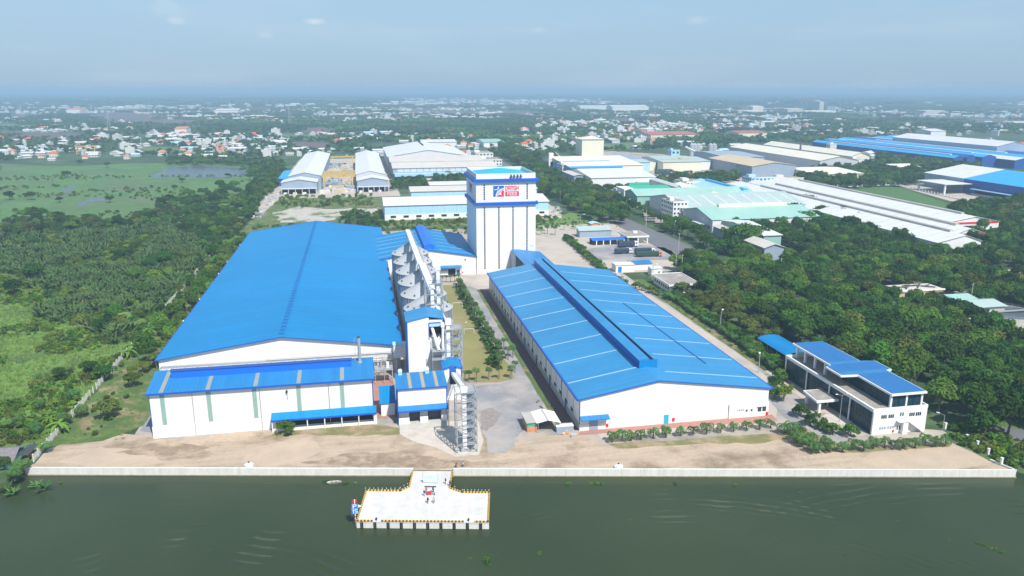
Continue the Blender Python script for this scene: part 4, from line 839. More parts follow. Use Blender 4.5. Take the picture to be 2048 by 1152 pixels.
for i in range(6): addbox(t1, 'flange', 'galv', 24.8, 26.2, 199.1, 200.3, 3 + i * 2.5, 3.15 + i * 2.5)
addbox(t1, 'base_slab', 'conc', 22.7, 29.6, 197.9, 204.6, -.1, .12)
t2 = lattice('platform_tower', 'galvanised platform tower above the small blue-roofed relay house', 25.6, 31.2, 246.4, 251.6, -.1, 21.6, 6)
b = MB(); b.box(25.9, 27.2, 247.0, 248.2, 9, 24.2); b.build('elevator_leg', M['steelwhite'], t2); b = MB(); b.box(25.6, 27.6, 246.7, 248.6, 23.2, 25.2); b.build('elevator_head', M['steelwhite'], t2)
MB().tube((27.9, 248, 21.7), (27.9, 248, 24.6), .7, n=10).build('cyclone', M['galv'], t2); addbox(t2, 'top_deck', 'galv', 25.6, 31.4, 246.2, 251.8, 21.6, 21.75)
t3 = lattice('elevator_tower', 'tall lattice tower carrying two white bucket elevators beside the first silo', 20.6, 26.8, 263.5, 269.0, -.1, 33.4, 9)
for (x, y, z) in ((23.0, 264.3, 31.6), (25.2, 264.6, 38.2)):
    b = MB(); b.box(x - .6, x + .6, y - .5, y + .5, 2, z); b.build('elevator_leg', M['steelwhite'], t3); b = MB(); b.box(x - .9, x + .9, y - .7, y + .9, z, z + 1.6); b.build('elevator_head', M['steelwhite'], t3)
b = MB()
for x in (20.7, 26.7):
    for y in (263.6, 268.9): b.beam((x, y, 33.4), (x, y, 35.2), .12)
for z in (34.2, 35.2): b.beam((20.7, 263.6, z), (26.7, 263.6, z), .07); b.beam((26.7, 263.6, z), (26.7, 268.9, z), .07); b.beam((20.7, 263.6, z), (20.7, 268.9, z), .07)
b.build('top_railing', M['galv'], t3)
MB().tube((25.2, 266, 37.6), (23.4, 270, 31.0), .45, n=8).build('spout', M['steelwhite'], t3); MB().tube((23.0, 265.5, 31.2), (21.6, 268, 27.5), .4, n=8).build('spout', M['steelwhite'], t3)

# inclined conveyor from the stair tower to the relay house
def conveyor(name, label, p, q, w=1.2, legs=(), rails=True):
    r = empty(name, p, label, 'conveyor'); p = Vector(p); q = Vector(q)
    MB().beam(p, q, w, w * .8).build('housing', M['steelwhite'], r)
    sd = (q - p).cross(Vector((0, 0, 1))).normalized(); b = MB()
    for s_ in (w * .5 + .1, w * .5 + .9):
        b.beam(p + sd * s_ + Vector((0, 0, -.5)), q + sd * s_ + Vector((0, 0, -.5)), .12)
    n = max(2, int((q - p).length / 2))
    for i in range(n + 1):
        c = p.lerp(q, i / n); b.beam(c + sd * (w * .5 + .1) + Vector((0, 0, -.5)), c + sd * (w * .5 + .9) + Vector((0, 0, -.5)), .08)
        if rails: b.beam(c + sd * (w * .5 + .9) + Vector((0, 0, -.5)), c + sd * (w * .5 + .9) + Vector((0, 0, .5)), .07)
        b.beam(c - sd * (w * .5) + Vector((0, 0, -.9)), c + sd * (w * .5) + Vector((0, 0, -.9)), .1)
    if rails:
        for dz in (0, .5): b.beam(p + sd * (w * .5 + .9) + Vector((0, 0, dz)), q + sd * (w * .5 + .9) + Vector((0, 0, dz)), .06)
    b.build('catwalk', M['galv'], r)
    for (t, sp) in legs:
        c = p.lerp(q, t); b = MB()
        for s_ in (-sp, sp):
            b.beam((c.x + s_, c.y, -.1), (c.x + s_ * .6, c.y, c.z - .8), .2)
        for z in np.arange(3, c.z - 1.5, 3.5): b.beam((c.x - sp, c.y, z), (c.x + sp, c.y, z), .1); b.beam((c.x - sp, c.y, z), (c.x + sp, c.y, z + 3.2), .08)
        b.build('trestle', M['galv'], r)
    return r
conveyor('inclined_conveyor', 'white inclined conveyor from the stair tower down to the relay house portal', (25.9, 203.5, 17.6), (26.8, 238, 9.2), 1.3)
conveyor('link_conveyor', 'short white conveyor between the platform tower and the elevator tower', (26.8, 250, 22.6), (24.4, 264, 25.0), 1.0)
conveyor('silo_bridge', 'long white conveyor bridge climbing over the row of silos', (24.6, 276, 26.6), (23.6, 318, 28.2), 2.6, legs=((.2, 1.2), (.62, 1.2)))
conveyor('silo_bridge', 'far section of the white conveyor bridge over the rear silos', (22.9, 318, 28.6), (22.6, 395, 29.0), 2.2, legs=((.06, 1.2), (.33, 1.2), (.6, 1.2), (.98, 1.5)))
conveyor('spout_conveyor', 'white down pipe from the elevator head to the silo bridge', (25.2, 266.5, 36.4), (24.6, 277, 27.2), .9, rails=False)

# silos
def silo(x, y, r=9.1, eave=19.8):
    s = empty('grain_silo', (0, 0, 0), 'galvanised steel grain silo', 'silo', 'grain silos in a row beside the football field')
    n = 40; b = MB(); b.tube((0, 0, .5), (0, 0, eave), r, n=n, caps=False); b.build('shell', M['silowall'], s)
    b = MB()
    for i in range(n):
        t = 2 * math.pi * i / n; c, si = math.cos(t), math.sin(t); b.beam(((r + .08) * c, (r + .08) * si, .5), ((r + .08) * c, (r + .08) * si, eave - .1), .16, .14)
    b.build('stiffener', M['galv'], s)
    b = MB(); b.tube((0, 0, eave - .12), (0, 0, eave + 4.9), r + .25, .8, n=n, caps=False); b.build('roof', M['galvroof'], s)
    b = MB()
    for i in range(n):
        t = 2 * math.pi * (i + .5) / n; c, si = math.cos(t), math.sin(t)
        b.beam(((r + .1) * c, (r + .1) * si, eave + .02), (.9 * c, .9 * si, eave + 4.95), .07, .09)
    b.build('roof_rib', M['galvroof'], s)
    b = MB(); b.tube((0, 0, eave + 4.7), (0, 0, eave + 5.4), .9, n=12); b.build('roof_cap', M['galv'], s)
    MB().tube((0, 0, -.1), (0, 0, .5), r + .4, n=n).build('footing', M['conc'], s)
    for i in range(8):
        t = 2 * math.pi * (i + .3) / 8; rr = r * .86; c = (rr * math.cos(t), rr * math.sin(t)); z = eave + (1 - .86) * 4.9
        MB().box(c[0] - .3, c[0] + .3, c[1] - .3, c[1] + .3, z - .1, z + .55).build('roof_hatch', M['darkgrey'], s)
    for z in np.arange(4, 19, 4): 
        b = MB(); b.tube((0, 0, z), (0, 0, z + .16), r + .18, n=n, caps=False); b.build('wind_ring', M['galv'], s)
    return s
s0 = silo(0, 0); remember(s0)
NM = ['nearest the intake house', 'second from the intake house', 'third from the intake house', 'fourth from the intake house', 'second from the far end', 'at the far end of the row']
for i, y in enumerate((282.5, 303, 323.5, 344, 364.5, 385)):
    lab = 'galvanised silo with conical roof, ' + NM[i]
    if i == 0: s0.location = (22.9, y, 0); s0['label'] = lab
    else: copy_tree(s0, (22.9, y, 0), 0, 1, lab)
RECTS.append((13, 33, 270, 396))
# long pipe gallery in the dark gap between warehouse and silos
pg = empty('pipe_gallery', (12.6, 270, 0), 'narrow steel walkway running through the gap between warehouse and silos', 'walkway')
b = MB(); b.beam((12.7, 268, 6), (12.7, 400, 6), .5, .12)
for y in np.arange(268, 401, 6): b.beam((12.7, y, -.1), (12.7, y, 6), .14)
b.beam((13.1, 268, 7), (13.1, 400, 7), .06); b.build('walkway', M['galv'], pg)
sheet('gap_ground', [(11.3, 262), (33, 262), (33, 404), (11.3, 404)], -.045, M['conc'])

# ------------------------------------------------------------------ the tower
tw = empty('mill_tower', (61.2, 414, 0), 'tall white feed mill tower with two blue bands and a red and blue sign', 'tower'); RECTS.append((60, 96, 413, 453))
TX0, TX1, TY0, TY1 = 61.3, 94.6, 414.0, 452.0
MB().box(TX0, TX1, TY0, TY1, -.1, 52.2).build('wall', M['white_z'], tw)
pm_ = MB(); pm_.box(TX0 + .2, TX1 - .2, TY0 + .2, TY0 + .5, 52.2, 55.5); pm_.box(TX0 + .2, TX1 - .2, TY1 - .5, TY1 - .2, 52.2, 55.5); pm_.box(TX0 + .2, TX0 + .5, TY0 + .51, TY1 - .51, 52.2, 55.5); pm_.box(TX1 - .5, TX1 - .2, TY0 + .51, TY1 - .51, 52.2, 55.5)
pm_.build('parapet', M['white_p'], tw)
xm, ym = (TX0 + TX1) / 2, (TY0 + TY1) / 2
b = MB(); c = [(TX0 + .9, TY0 + .9, 53.6), (TX1 - .9, TY0 + .9, 53.6), (TX1 - .9, TY1 - .9, 53.6), (TX0 + .9, TY1 - .9, 53.6)]
for i in range(4): b.face([c[i], c[(i + 1) % 4], (xm, ym, 56.8)])
b.build('roof', M['teal'], tw)
for (za, zb_, o) in ((51.0, 52.7, 1.3), (38.3, 40.0, 1.1)):
    b = MB(); b.box(TX0 - o, TX1 + o, TY0 - o, TY0 - .01, za, zb_); b.box(TX0 - o, TX0 - .01, TY0, TY1 + o, za, zb_); b.box(TX1 + .01, TX1 + o, TY0, TY1 + o, za, zb_); b.box(TX0, TX1, TY1 + .01, TY1 + o, za, zb_)
    b.build('band', M['blue_trim'], tw)
src = None
sx_ = [gv(px, 450, 414)[0] for px in (969.2, 997.8, 1026, 1054)]
for ci, x in enumerate(sx_):
    n = 0; z = 2.6 if ci < 3 else 10
    while z < 49.6:
        if not (37.2 < z < 40.4) and not (z > 40 and ci in (1, 2)):
            hgt_ = .85 if n % 3 else 1.05
            if src is None: src = MB().box(x - .42, x + .42, TY0 - .05, TY0 - .01, z, z + .95).build('window', M['window'], tw); o = (x, z)
            else: q = inst(src, 'window', tw, (0, 0, 0)); q.location = (x - o[0], 0, z - o[1])
        z += 1.25; n += 1
# sign on the front
def brand(x0, z0, s, nrm, ux, y):
    sg_ = lambda u, w, d=0.0: Vector((x0, y, z0)) + Vector(ux) * (u * s) + Vector((0, 0, 1)) * (w * s) + Vector(nrm) * d
    def plate(pts, m_, d0, d1, part):
        b = MB(); b.hexa([sg_(*p, d0) for p in pts], [sg_(*p, d1) for p in pts]); return b.build(part, M[m_], sgn)
    sgn = empty('wall_sign', sg_(0, 0), BL, 'sign')
    plate([(0, 0), (1, 0), (1, 1), (0, 1)], 'brandblue', .02, .12, 'panel')
    def arc(cx, cy, r0, r1, a0, a1, n, m_, d):
        b = MB()
        for i in range(n):
            t0 = a0 + (a1 - a0) * i / n; t1 = a0 + (a1 - a0) * (i + 1) / n
            p = [(cx + r0 * math.cos(t0), cy + r0 * math.sin(t0)), (cx + r1 * math.cos(t0), cy + r1 * math.sin(t0)), (cx + r1 * math.cos(t1), cy + r1 * math.sin(t1)), (cx + r0 * math.cos(t1), cy + r0 * math.sin(t1))]
            b.hexa([sg_(min(1, max(0, u)), min(1, max(0, w)), d) for u, w in p], [sg_(min(1, max(0, u)), min(1, max(0, w)), d + .04) for u, w in p])
        b.build('sweep', M[m_], sgn)
    arc(1.0, -.02, 0.0, .62, math.pi / 2, math.pi, 14, 'brandred', .13); arc(1.0, -.02, .70, .79, math.pi / 2, math.pi, 14, 'signwhite', .14); arc(1.0, -.02, .60, .655, math.pi / 2, math.pi, 14, 'signwhite', .18)
    plate([(.62, .28), (.95, .62), (.95, .62), (.62, .28)], 'signwhite', .19, .2, 'ray') if 0 else None
    b = MB(); pts = [(.42, .12), (.58, .30), (.78, .52), (.72, .30), (.80, .12), (.62, .2)]
    cc = (.66, .27)
    for i in range(6): b.face([sg_(*pts[i], .21), sg_(*pts[(i + 1) % 6], .21), sg_(*cc, .24)])
    b.build('star', M['signwhite'], sgn)
    plate([(.08, .62), (.38, .62), (.40, .68), (.08, .68)], 'signwhite', .13, .17, 'ray'); plate([(.36, .62), (.42, .62), (.50, .92), (.46, .95)], 'signwhite', .135, .175, 'ray'); plate([(.48, .95), (.50, .95), (.56, .72), (.46, .75)], 'signwhite', .13, .172, 'ray')
    for i, chh in enumerate('DANSK'): letter(chh, sg_(1.12 + i * .265, .56, .02), ux, (0, 0, 1), nrm, (.22 * s, .42 * s), M['brandred'], sgn, .12)
    plate([(1.12, 0.02), (2.42, .02), (2.42, .46), (1.12, .46)], 'brandred', .02, .1, 'panel')
    for i, chh in enumerate('FEED'): letter(chh, sg_(1.30 + i * .245, .09, .1), ux, (0, 0, 1), nrm, (.19 * s, .30 * s), M['signwhite'], sgn, .05)
    return sgn
BL = 'red and blue sign reading DANSK FEED on the front of the tall tower'
a = gv(986.6, 393.5, 414); brand(a[0], a[1], 5.9, (0, -1, 0), (1, 0, 0), 414)
BL = 'second DANSK FEED sign on the shaded west face of the tall tower'
brand(61.3, 43.2, 5.0, (-1, 0, 0), (0, -1, 0), 441)
# machinery on the parapet
for i, (dx, r) in enumerate(((0, .9), (1.7, .8), (3.6, .9), (5.4, .75))):
    o = empty('roof_machine', (80.5 + dx, 414.0, 53), 'dark machine hung on the tower parapet, number of a close row of four', 'machine', 'dark machines on the tower parapet')
    o['label'] = 'dark machine in the row of four on the tower parapet'
    MB().tube((80.7 + dx - .5, 413.6, 53.6), (80.7 + dx + .5, 413.6, 54.0), r * .62, n=10).build('drum', M['darkgrey'], o); MB().box(80.7 + dx - .3, 80.7 + dx + .3, 413.7, 414.6, 53.6, 54.9).build('bracket', M['black'], o)
for x in (91.4, 92.9): addbox(tw, 'vent', 'darkgrey', x, x + .35, 413.9, 413.99, 14.5, 15.1)

# rear process hall west of the tower
rhall = shed('process_hall', 'blue-roofed hall with ridge vent and small canopy, west of the tall tower', 'hall', 6, 60.9, 414, 483, 10.2, 4.4, 'y', 'white', 'blue_y', over=.5, rp=.54, trim='blue_trim', plinth=(2.6, 'white_p'),
             strips=([420, 431, 442, 453, 464, 475], .5, 'lstrip', [(6.5, 32), (41, 60)]), vent=(2.9, 1.7, 419, 482.5, 'blue_deep'))
addbox(rhall, 'doorway', 'dark', 45.2, 49.2, 413.8, 413.9, 0, 3.6)
MB().profx([(411.4, 4.6), (413.95, 5.4), (413.95, 5.6), (411.4, 4.8)], 40.4, 52.6).build('canopy', M['blue_l_x'], rhall)
for x in (40.8, 52.2): addbox(rhall, 'canopy_post', 'greywall', x - .12, x + .12, 411.5, 411.75, -.1, 4.6)
addbox(rhall, 'side_panel', 'greywall', 40.6, 44.8, 413.85, 413.97, 2.4, 4.4); addbox(rhall, 'door', 'blue_trim', 50.2, 51.4, 413.8, 413.9, 0, 2.8); addbox(rhall, 'fire_box', 'red', 53.0, 53.6, 413.8, 413.9, .9, 1.8); addbox(rhall, 'wall_fan', 'dark', 54.4, 55.1, 413.8, 413.98, 8.2, 8.9)
MB().profx([(0, 0), (0, 0.01), (0.01, .01)], 0, .01) if 0 else None

# wide warehouse in front of the tower
rwh = empty('wide_warehouse', (61.4, 206.3, 0), 'wide blue-roofed warehouse with pale roof strips and tall ridge vent', 'warehouse'); RECTS.append((61, 124.5, 206, 373))
X0, X1, XR, Y0, Y1 = 61.4, 122.9, 86.0, 206.6, 372.5; EL, ER, ZR = 10.4, 9.3, 14.5
MB().profy([(X0, -.1), (X1, -.1), (X1, ER - .3), (XR, ZR - .3), (X0, EL - .3)], Y0, Y1).build('wall', M['white'], rwh)
kL = (ZR - EL) / (XR - X0); kR = (ZR - ER) / (X1 - XR)
MB().profy([(X0 - .9, EL - .9 * kL), (XR, ZR), (XR, ZR - .2), (X0 - .9, EL - .9 * kL - .2)], Y0 - .5, Y1 + .5).build('roof_slope', M['blue_l_y'], rwh)
MB().profy([(XR, ZR), (X1 + .9, ER - .9 * kR), (X1 + .9, ER - .9 * kR - .2), (XR, ZR - .2)], Y0 - .5, Y1 + .5).build('roof_slope', M['blue_l_y'], rwh)
def zR(x): return EL + (x - X0) * kL if x < XR else ZR - (x - XR) * kR
MB().beam((X0 - 1.0, Y0 - .5, EL - .25), (X0 - 1.0, Y1 + .5, EL - .25), .5, .7).build('gutter', M['blue_trim'], rwh); MB().beam((X1 + 1.0, Y0 - .5, ER - .3), (X1 + 1.0, Y1 + .5, ER - .3), .35, .5).build('gutter', M['blue_trim'], rwh)
b = MB(); b.beam((X0 - .9, Y0 - .56, EL - .3), (XR, Y0 - .56, ZR - .1), .1, .3); b.beam((XR, Y0 - .56, ZR - .1), (X1 + .9, Y0 - .56, ER - .3), .1, .3); b.build('verge_trim', M['blue_trim'], rwh)
for i in range(9):
    y = 219.5 + i * 17.6
    for (a, b_) in ((X0 - .5, 83.3), (91.2, X1 + .3)):
        yy = y if a < 80 else y - 4.5
        MB().hexa([(a, yy - .27, zR(a)), (a, yy + .27, zR(a)), (b_, yy + .27, zR(b_)), (b_, yy - .27, zR(b_))], [(a, yy - .27, zR(a) + .06), (a, yy + .27, zR(a) + .06), (b_, yy + .27, zR(b_) + .06), (b_, yy - .27, zR(b_) + .06)]).build('skylight', M['lstrip'], rwh)
MB().profy([(84.0, 13.4), (89.8, 13.4), (89.8, 16.7), (84.0, 16.7)], 218.2, 370).build('ridge_vent', M['blue_trim'], rwh)
MB().profy([(83.6, 16.72), (83.6, 17.0), (86.2, 17.45), (86.9, 17.4), (86.9, 16.72)], 218.0, 370.2).build('vent_roof', M['blue_l_y'], rwh); MB().profy([(88.4, 16.72), (88.4, 17.2), (90.2, 16.95), (90.2, 16.72)], 218.0, 370.2).build('vent_roof', M['blue_l_y'], rwh)
MB().box(88.0, 88.35, 218.6, 370, 16.72, 17.1).build('vent_slot', M['dark'], rwh); addbox(rwh, 'vent_end', 'blue_x', 83.9, 89.9, 218.02, 218.19, 13.6, 16.7)
for a0_, a1_ in ((88.4, 90.2), (83.6, 86.9)): pass
p = (110.3, 226, zR(110.3) + .15); q = (107.5, 302, zR(107.5) + .15); MB().beam(p, q, .32, .14).build('roof_pipe', M['navywall'], rwh)
for i in range(24):
    y = Y0 + .4 + i * (Y1 - Y0 - .8) / 23; addbox(rwh, 'downpipe', 'darkgrey' if i % 3 == 0 else 'shade_wall', X0 - .14, X0 - .01, y - .12, y + .12, .2, 9.9)
addbox(rwh, 'plinth', 'white_p', X0 - .16, X1 + .1, Y0 - .12, Y0 - .005, -.1, 2.0); addbox(rwh, 'side_plinth', 'conc', X0 - .2, X0 - .005, Y0 + .01, Y1, -.1, 2.0)
for i in range(7): addbox(rwh, 'side_door', 'blue_trim' if i != 2 else 'dark', X0 - .26, X0 - .21, 222 + i * 21, 223.4 + i * 21, 0, 2.6)
for i in range(22): addbox(rwh, 'side_window', 'window', X0 - .06, X0 - .005, 214 + i * 7.1, 217.0 + i * 7.1, 2.5, 3.7)
MB().box(109.6, 122.99, Y0 - .5, Y0 - .125, -.1, 4.6).build('annex_wall', M['white_p'], rwh)
addbox(rwh, 'door', 'teal', 88.2, 89.7, Y0 - .2, Y0 - .125, 0, 2.9); addbox(rwh, 'fire_box', 'red', 90.9, 91.7, Y0 - .3, Y0 - .125, .6, 1.7); addbox(rwh, 'fire_box', 'red', 69.6, 70.3, Y0 - .3, Y0 - .125, .6, 1.6); addbox(rwh, 'fire_box', 'red', 122.2, 122.9, Y0 - .75, Y0 - .51, .2, 1.2)
addbox(rwh, 'roller_shutter', 'greywall', 64.3, 67.0, Y0 - .2, Y0 - .125, 0, 3.4)
MB().profx([(204.4, 3.9), (206.45, 4.5), (206.45, 4.75), (204.4, 4.15)], 61.2, 70.2).build('canopy', M['blue_l_x'], rwh)
for x in (119.3, 120.9): addbox(rwh, 'window', 'window', x, x + 1.2, Y0 - .56, Y0 - .505, 1.6, 3.0)
addbox(rwh, 'window_hood', 'shade_wall', 119.1, 122.3, Y0 - .9, Y0 - .505, 3.3, 3.4)
for x in (112.4, 113.0, 113.6, 114.2): addbox(rwh, 'vent', 'darkgrey', x, x + .28, Y0 - .56, Y0 - .505, 2.4, 2.75)
for x in (115.2, 116.9): addbox(rwh, 'vent', 'darkgrey', x, x + .6, Y0 - .56, Y0 - .505, 1.9, 2.6)
for (a, c_, zz) in ((62.5, 72, 2.25), (72.5, 79, 2.3), (80, 86, 2.3), (92.5, 100, 2.4), (101, 108.5, 2.5)):
    n_ = max(2, int((c_ - a) / 1.7))
    for i in range(n_): addbox(rwh, 'louvre', 'white_z', a + i * (c_ - a) / n_, a + (i + .9) * (c_ - a) / n_, Y0 - .07, Y0 - .005, zz, zz + 1.3)
# link building to the tower
lk = empty('link_building', (79, 374, 0), 'link building with blue roof and shaded porch between tower and wide warehouse', 'building'); RECTS.append((78, 98, 373, 414))
MB().profy([(84.5, -.1), (96.5, -.1), (96.5, 10.6), (84.5, 12.2)], 373.2, 413.7).build('wall', M['white'], lk)
MB().profy([(80.6, 12.9), (84, 13.2), (97.2, 11.4), (97.2, 11.15), (84, 12.95), (80.6, 12.65)], 373.3, 413.8).build('roof', M['blue_l_x'], lk)
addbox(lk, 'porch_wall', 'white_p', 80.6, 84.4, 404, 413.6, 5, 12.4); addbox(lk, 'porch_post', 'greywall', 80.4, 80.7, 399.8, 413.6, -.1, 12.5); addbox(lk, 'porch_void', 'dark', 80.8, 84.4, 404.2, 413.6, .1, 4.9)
# ------------------------------------------------------------------ glass office by the river
of = empty('office_building', (146, 187, 0), 'white and glass office with upper pavilion under a blue roof, by the sandy bank', 'office'); RECTS.append((139, 168, 186, 240))
OX0, OX1, OY0, OY1 = 146.0, 164.0, 187.0, 236.0
MB().box(OX0, OX1, OY0, OY0 + .6, -.1, 8.0).build('end_wall', M['white_p'], of); MB().box(OX0 - .2, OX1, OY1 - .6, OY1, -.1, 8.0).build('end_wall', M['white_p'], of)
MB().box(OX1 - .5, OX1, OY0 + .61, OY1 - .61, -.1, 7.2).build('rear_wall', M['white_p'], of)
MB().box(OX0 + .5, OX1 - .51, OY0 + .61, OY1 - .61, -.1, 7.0).build('core', M['darkgrey'], of)
for x0_, x1_, y0_, y1_ in ((OX0 - .3, OX0 + .3, OY0 - .05, OY1 + .05), (OX1 - .3, OX1 + .05, OY0 - .05, OY1 + .05), (OX0 + .31, OX1 - .31, OY0 - .05, OY0 + .3), (OX0 + .31, OX1 - .31, OY1 - .3, OY1 + .05)):
    MB().box(x0_, x1_, y0_, y1_, 7.21, 8.25).build('parapet', M['white_p'], of)
MB().box(OX0 + .31, OX1 - .31, OY0 + .61, OY1 - .61, 7.05, 7.3).build('terrace', M['flatroof'], of)
g0 = None
for fz in (0.2, 3.75):                                     # curtain wall: panes with thin mullions
    for i in range(32):
        y = OY0 + .7 + i * 1.49
        for (a, b_) in ((.0, 1.15), (1.2, 3.4)):
            MB().box(OX0 + .12, OX0 + .2, y + .05, y + 1.44, fz + a, fz + b_).build('pane', M['glass'], of)
b = MB()
for i in range(33): y = OY0 + .7 + i * 1.49; b.box(OX0 + .05, OX0 + .22, y - .04, y + .04, .1, 7.2)
for z in (.12, 3.66, 7.2): b.box(OX0 + .04, OX0 + .21, OY0 + .62, OY1 - .62, z - .06, z + .06)
b.build('mullions', M['darkgrey'], of)
for y in (198, 209, 222): MB().tube((OX0 - .35, y, 0), (OX0 - .35, y, 7.2), .25, n=10).build('column', M['white_p'], of)
# end wall windows, door and stair
for (x, n_, z0_, z1_) in ((148.6, 3, 5.0, 6.1), (151.0, 3, 5.0, 6.1), (158.0, 3, 5.0, 6.1), (160.2, 3, 5.0, 6.1)):
    for i in range(n_): addbox(of, 'window', 'window', x + i * .65, x + i * .65 + .48, OY0 - .06, OY0 - .005, z0_, z1_)
for i in range(6): addbox(of, 'window', 'greywall', 148.4 + i * .8 + (.3 if i > 2 else 0), 148.95 + i * .8 + (.3 if i > 2 else 0), OY0 - .06, OY0 - .005, 1.5, 2.3)
for (x, z) in ((154.5, 4.4), (153.9, .1)): addbox(of, 'door', 'signwhite', x, x + 1.8, OY0 - .07, OY0 - .005, z, z + 2.6); addbox(of, 'door_pane', 'window', x + .3, x + .75, OY0 - .1, OY0 - .072, z + .9, z + 2.1); addbox(of, 'door_pane', 'window', x + 1.05, x + 1.5, OY0 - .1, OY0 - .072, z + .9, z + 2.1)
b = MB(); b.box(153.8, 157.2, 185.5, 186.9, 3.85, 4.05); b.beam((157.2, 186.2, 3.9), (162.4, 186.2, .2), 1.3, .25); b.box(155.4, 157.1, 185.7, 186.9, -.1, 3.8); b.build('stair', M['white_p'], of)
b = MB()
for t in np.linspace(0, 1, 8): x = 157.2 + 5.2 * t; z = 3.95 - 3.7 * t; b.beam((x, 185.5, z), (x, 185.5, z + 1), .06)
b.beam((157.2, 185.5, 5.0), (162.4, 185.5, 1.25), .07); b.beam((153.8, 185.5, 5.0), (157.2, 185.5, 5.0), .07); b.build('stair_rail', M['steelwhite'], of)
addbox(of, 'fire_box', 'red', 152.9, 153.4, OY0 - .2, OY0 - .005, .3, 1.0)
# upper pavilion
RZ = 11.6
UX0, UX1, UY0, UY1 = 152.9, 163.3, 189.2, 213.5
for i in range(5):
    x = UX0 + .15 + i * 2.5
    if i < 4: MB().box(x + .1, x + 2.4, UY0, UY0 + .08, 7.32, 11.2).build('pane', M['glass'], of)
for x in (UX0, (UX0 + UX1) / 2, UX1): addbox(of, 'column', 'white_p', x - .3, x + .3, UY0 - .25, UY0 + .35, 7.31, 11.3)
for i in range(16):
    y = UY0 + .4 + i * 1.5
    for (za, zb_) in ((7.32, 9.2), (9.3, 11.2)): MB().box(UX0 - .04, UX0 + .04, y + .05, y + 1.42, za, zb_).build('pane', M['glass'], of)
addbox(of, 'pavilion_core', 'darkgrey', UX0 + .6, UX1 - .3, UY0 + .9, UY1, 7.31, 11.1); addbox(of, 'pavilion_rear', 'white_p', UX1 - .25, UX1, UY0 + .1, UY1, 7.31, 11.2)
for y in (218, 224, 230, 235.2):
    for x in (149.6, 160.0): addbox(of, 'column', 'white_p', x - .35, x + .35, y - .35, y + .35, 7.31, 11.4)
roofpoly = [(152.2, 188.2), (164.2, 188.2), (164.2, 206.5), (166.2, 207.2), (166.2, 215.6), (161.2, 216.6), (160.9, 237.8), (149.0, 237.8), (149.0, 214.5), (146.6, 213.6), (146.6, 205.2), (152.2, 204.6)]
MB().prism(roofpoly, 11.35, 11.95).build('roof_edge', M['signwhite'], of)
def shrink(poly, d):
    cx_ = sum(p[0] for p in poly) / len(poly); out = []
    n = len(poly)
    for i in range(n):
        a, b_, c_ = Vector(poly[i - 1]), Vector(poly[i]), Vector(poly[(i + 1) % n])
        n1 = Vector((-(b_ - a).y, (b_ - a).x)).normalized(); n2 = Vector((-(c_ - b_).y, (c_ - b_).x)).normalized(); m_ = (n1 + n2); m_ = m_ / max(.3, m_.length_squared) * 2 if m_.length_squared else n1
        q = b_ + m_ * d / 1.0; out.append((q.x, q.y))
    return out
MB().prism(shrink(roofpoly, .45), 11.96, 12.12).build('roof', mat('blue office roof sheet', (0.035, 0.19, 0.42), 0.5, 0.07, 0.05, rib='x', ribw=1.6, ribh=.09), of)
b = MB()
for (xa, xb, ya, yb) in ((152.9, 163.6, 188.8, 205.0), (149.6, 160.4, 216.8, 237.2), (147.2, 165.6, 207.6, 214.4)):
    for x in np.arange(xa, xb, .9): b.box(x - .05, x + .05, ya, yb, 12.1, 12.19)
b.build('roof_seams', M['blue_trim'], of)
# entrance porch
MB().prism([(138.4, 204.2), (146.2, 204.2), (146.2, 213.4), (139.2, 213.4)], 3.6, 4.3).build('porch_edge', M['signwhite'], of); MB().prism([(138.9, 204.7), (145.9, 204.7), (145.9, 212.9), (139.6, 212.9)], 4.31, 4.4).build('porch_roof', M['flatroof'], of)
addbox(of, 'porch_pier', 'white_p', 139.6, 140.3, 204.6, 205.4, -.05, 3.6); addbox(of, 'porch_pier', 'white_p', 139.8, 140.5, 212, 212.8, -.05, 3.6)
cp = MB(); cp.face([(142.5 + 4.4 * math.cos(t), 199 + 4.2 * math.sin(t), .03) for t in np.linspace(0, 2 * math.pi, 24, endpoint=False)]); tag(cp.build('porch_circle', M['apron'], None, (142, 199, 0)), kind='structure')

# arched carport beyond the office
ca = empty('arched_carport', (158, 260, 0), 'bright blue arched carport among the trees beyond the office', 'carport'); RECTS.append((153, 166, 247, 272))
b = MB(); n = 10
for i in range(n):
    t0 = math.pi * (.15 + .7 * i / n); t1 = math.pi * (.15 + .7 * (i + 1) / n); cxx, rr = 159.2, 5.9
    x0_, z0_ = cxx + rr * math.cos(t0), 1.6 + 2.3 * math.sin(t0); x1_, z1_ = cxx + rr * math.cos(t1), 1.6 + 2.3 * math.sin(t1)
    b.hexa([(x1_, 249, z1_), (x0_, 249, z0_), (x0_, 271, z0_), (x1_, 271, z1_)], [(x1_, 249, z1_ + .12), (x0_, 249, z0_ + .12), (x0_, 271, z0_ + .12), (x1_, 271, z1_ + .12)])
b.build('roof', M['blue_x'], ca)
for x in (154.4, 163.8):
    for y in (249.5, 256.5, 263.5, 270.5): addbox(ca, 'post', 'galv', x - .1, x + .1, y - .1, y + .1, -.1, 3.0)

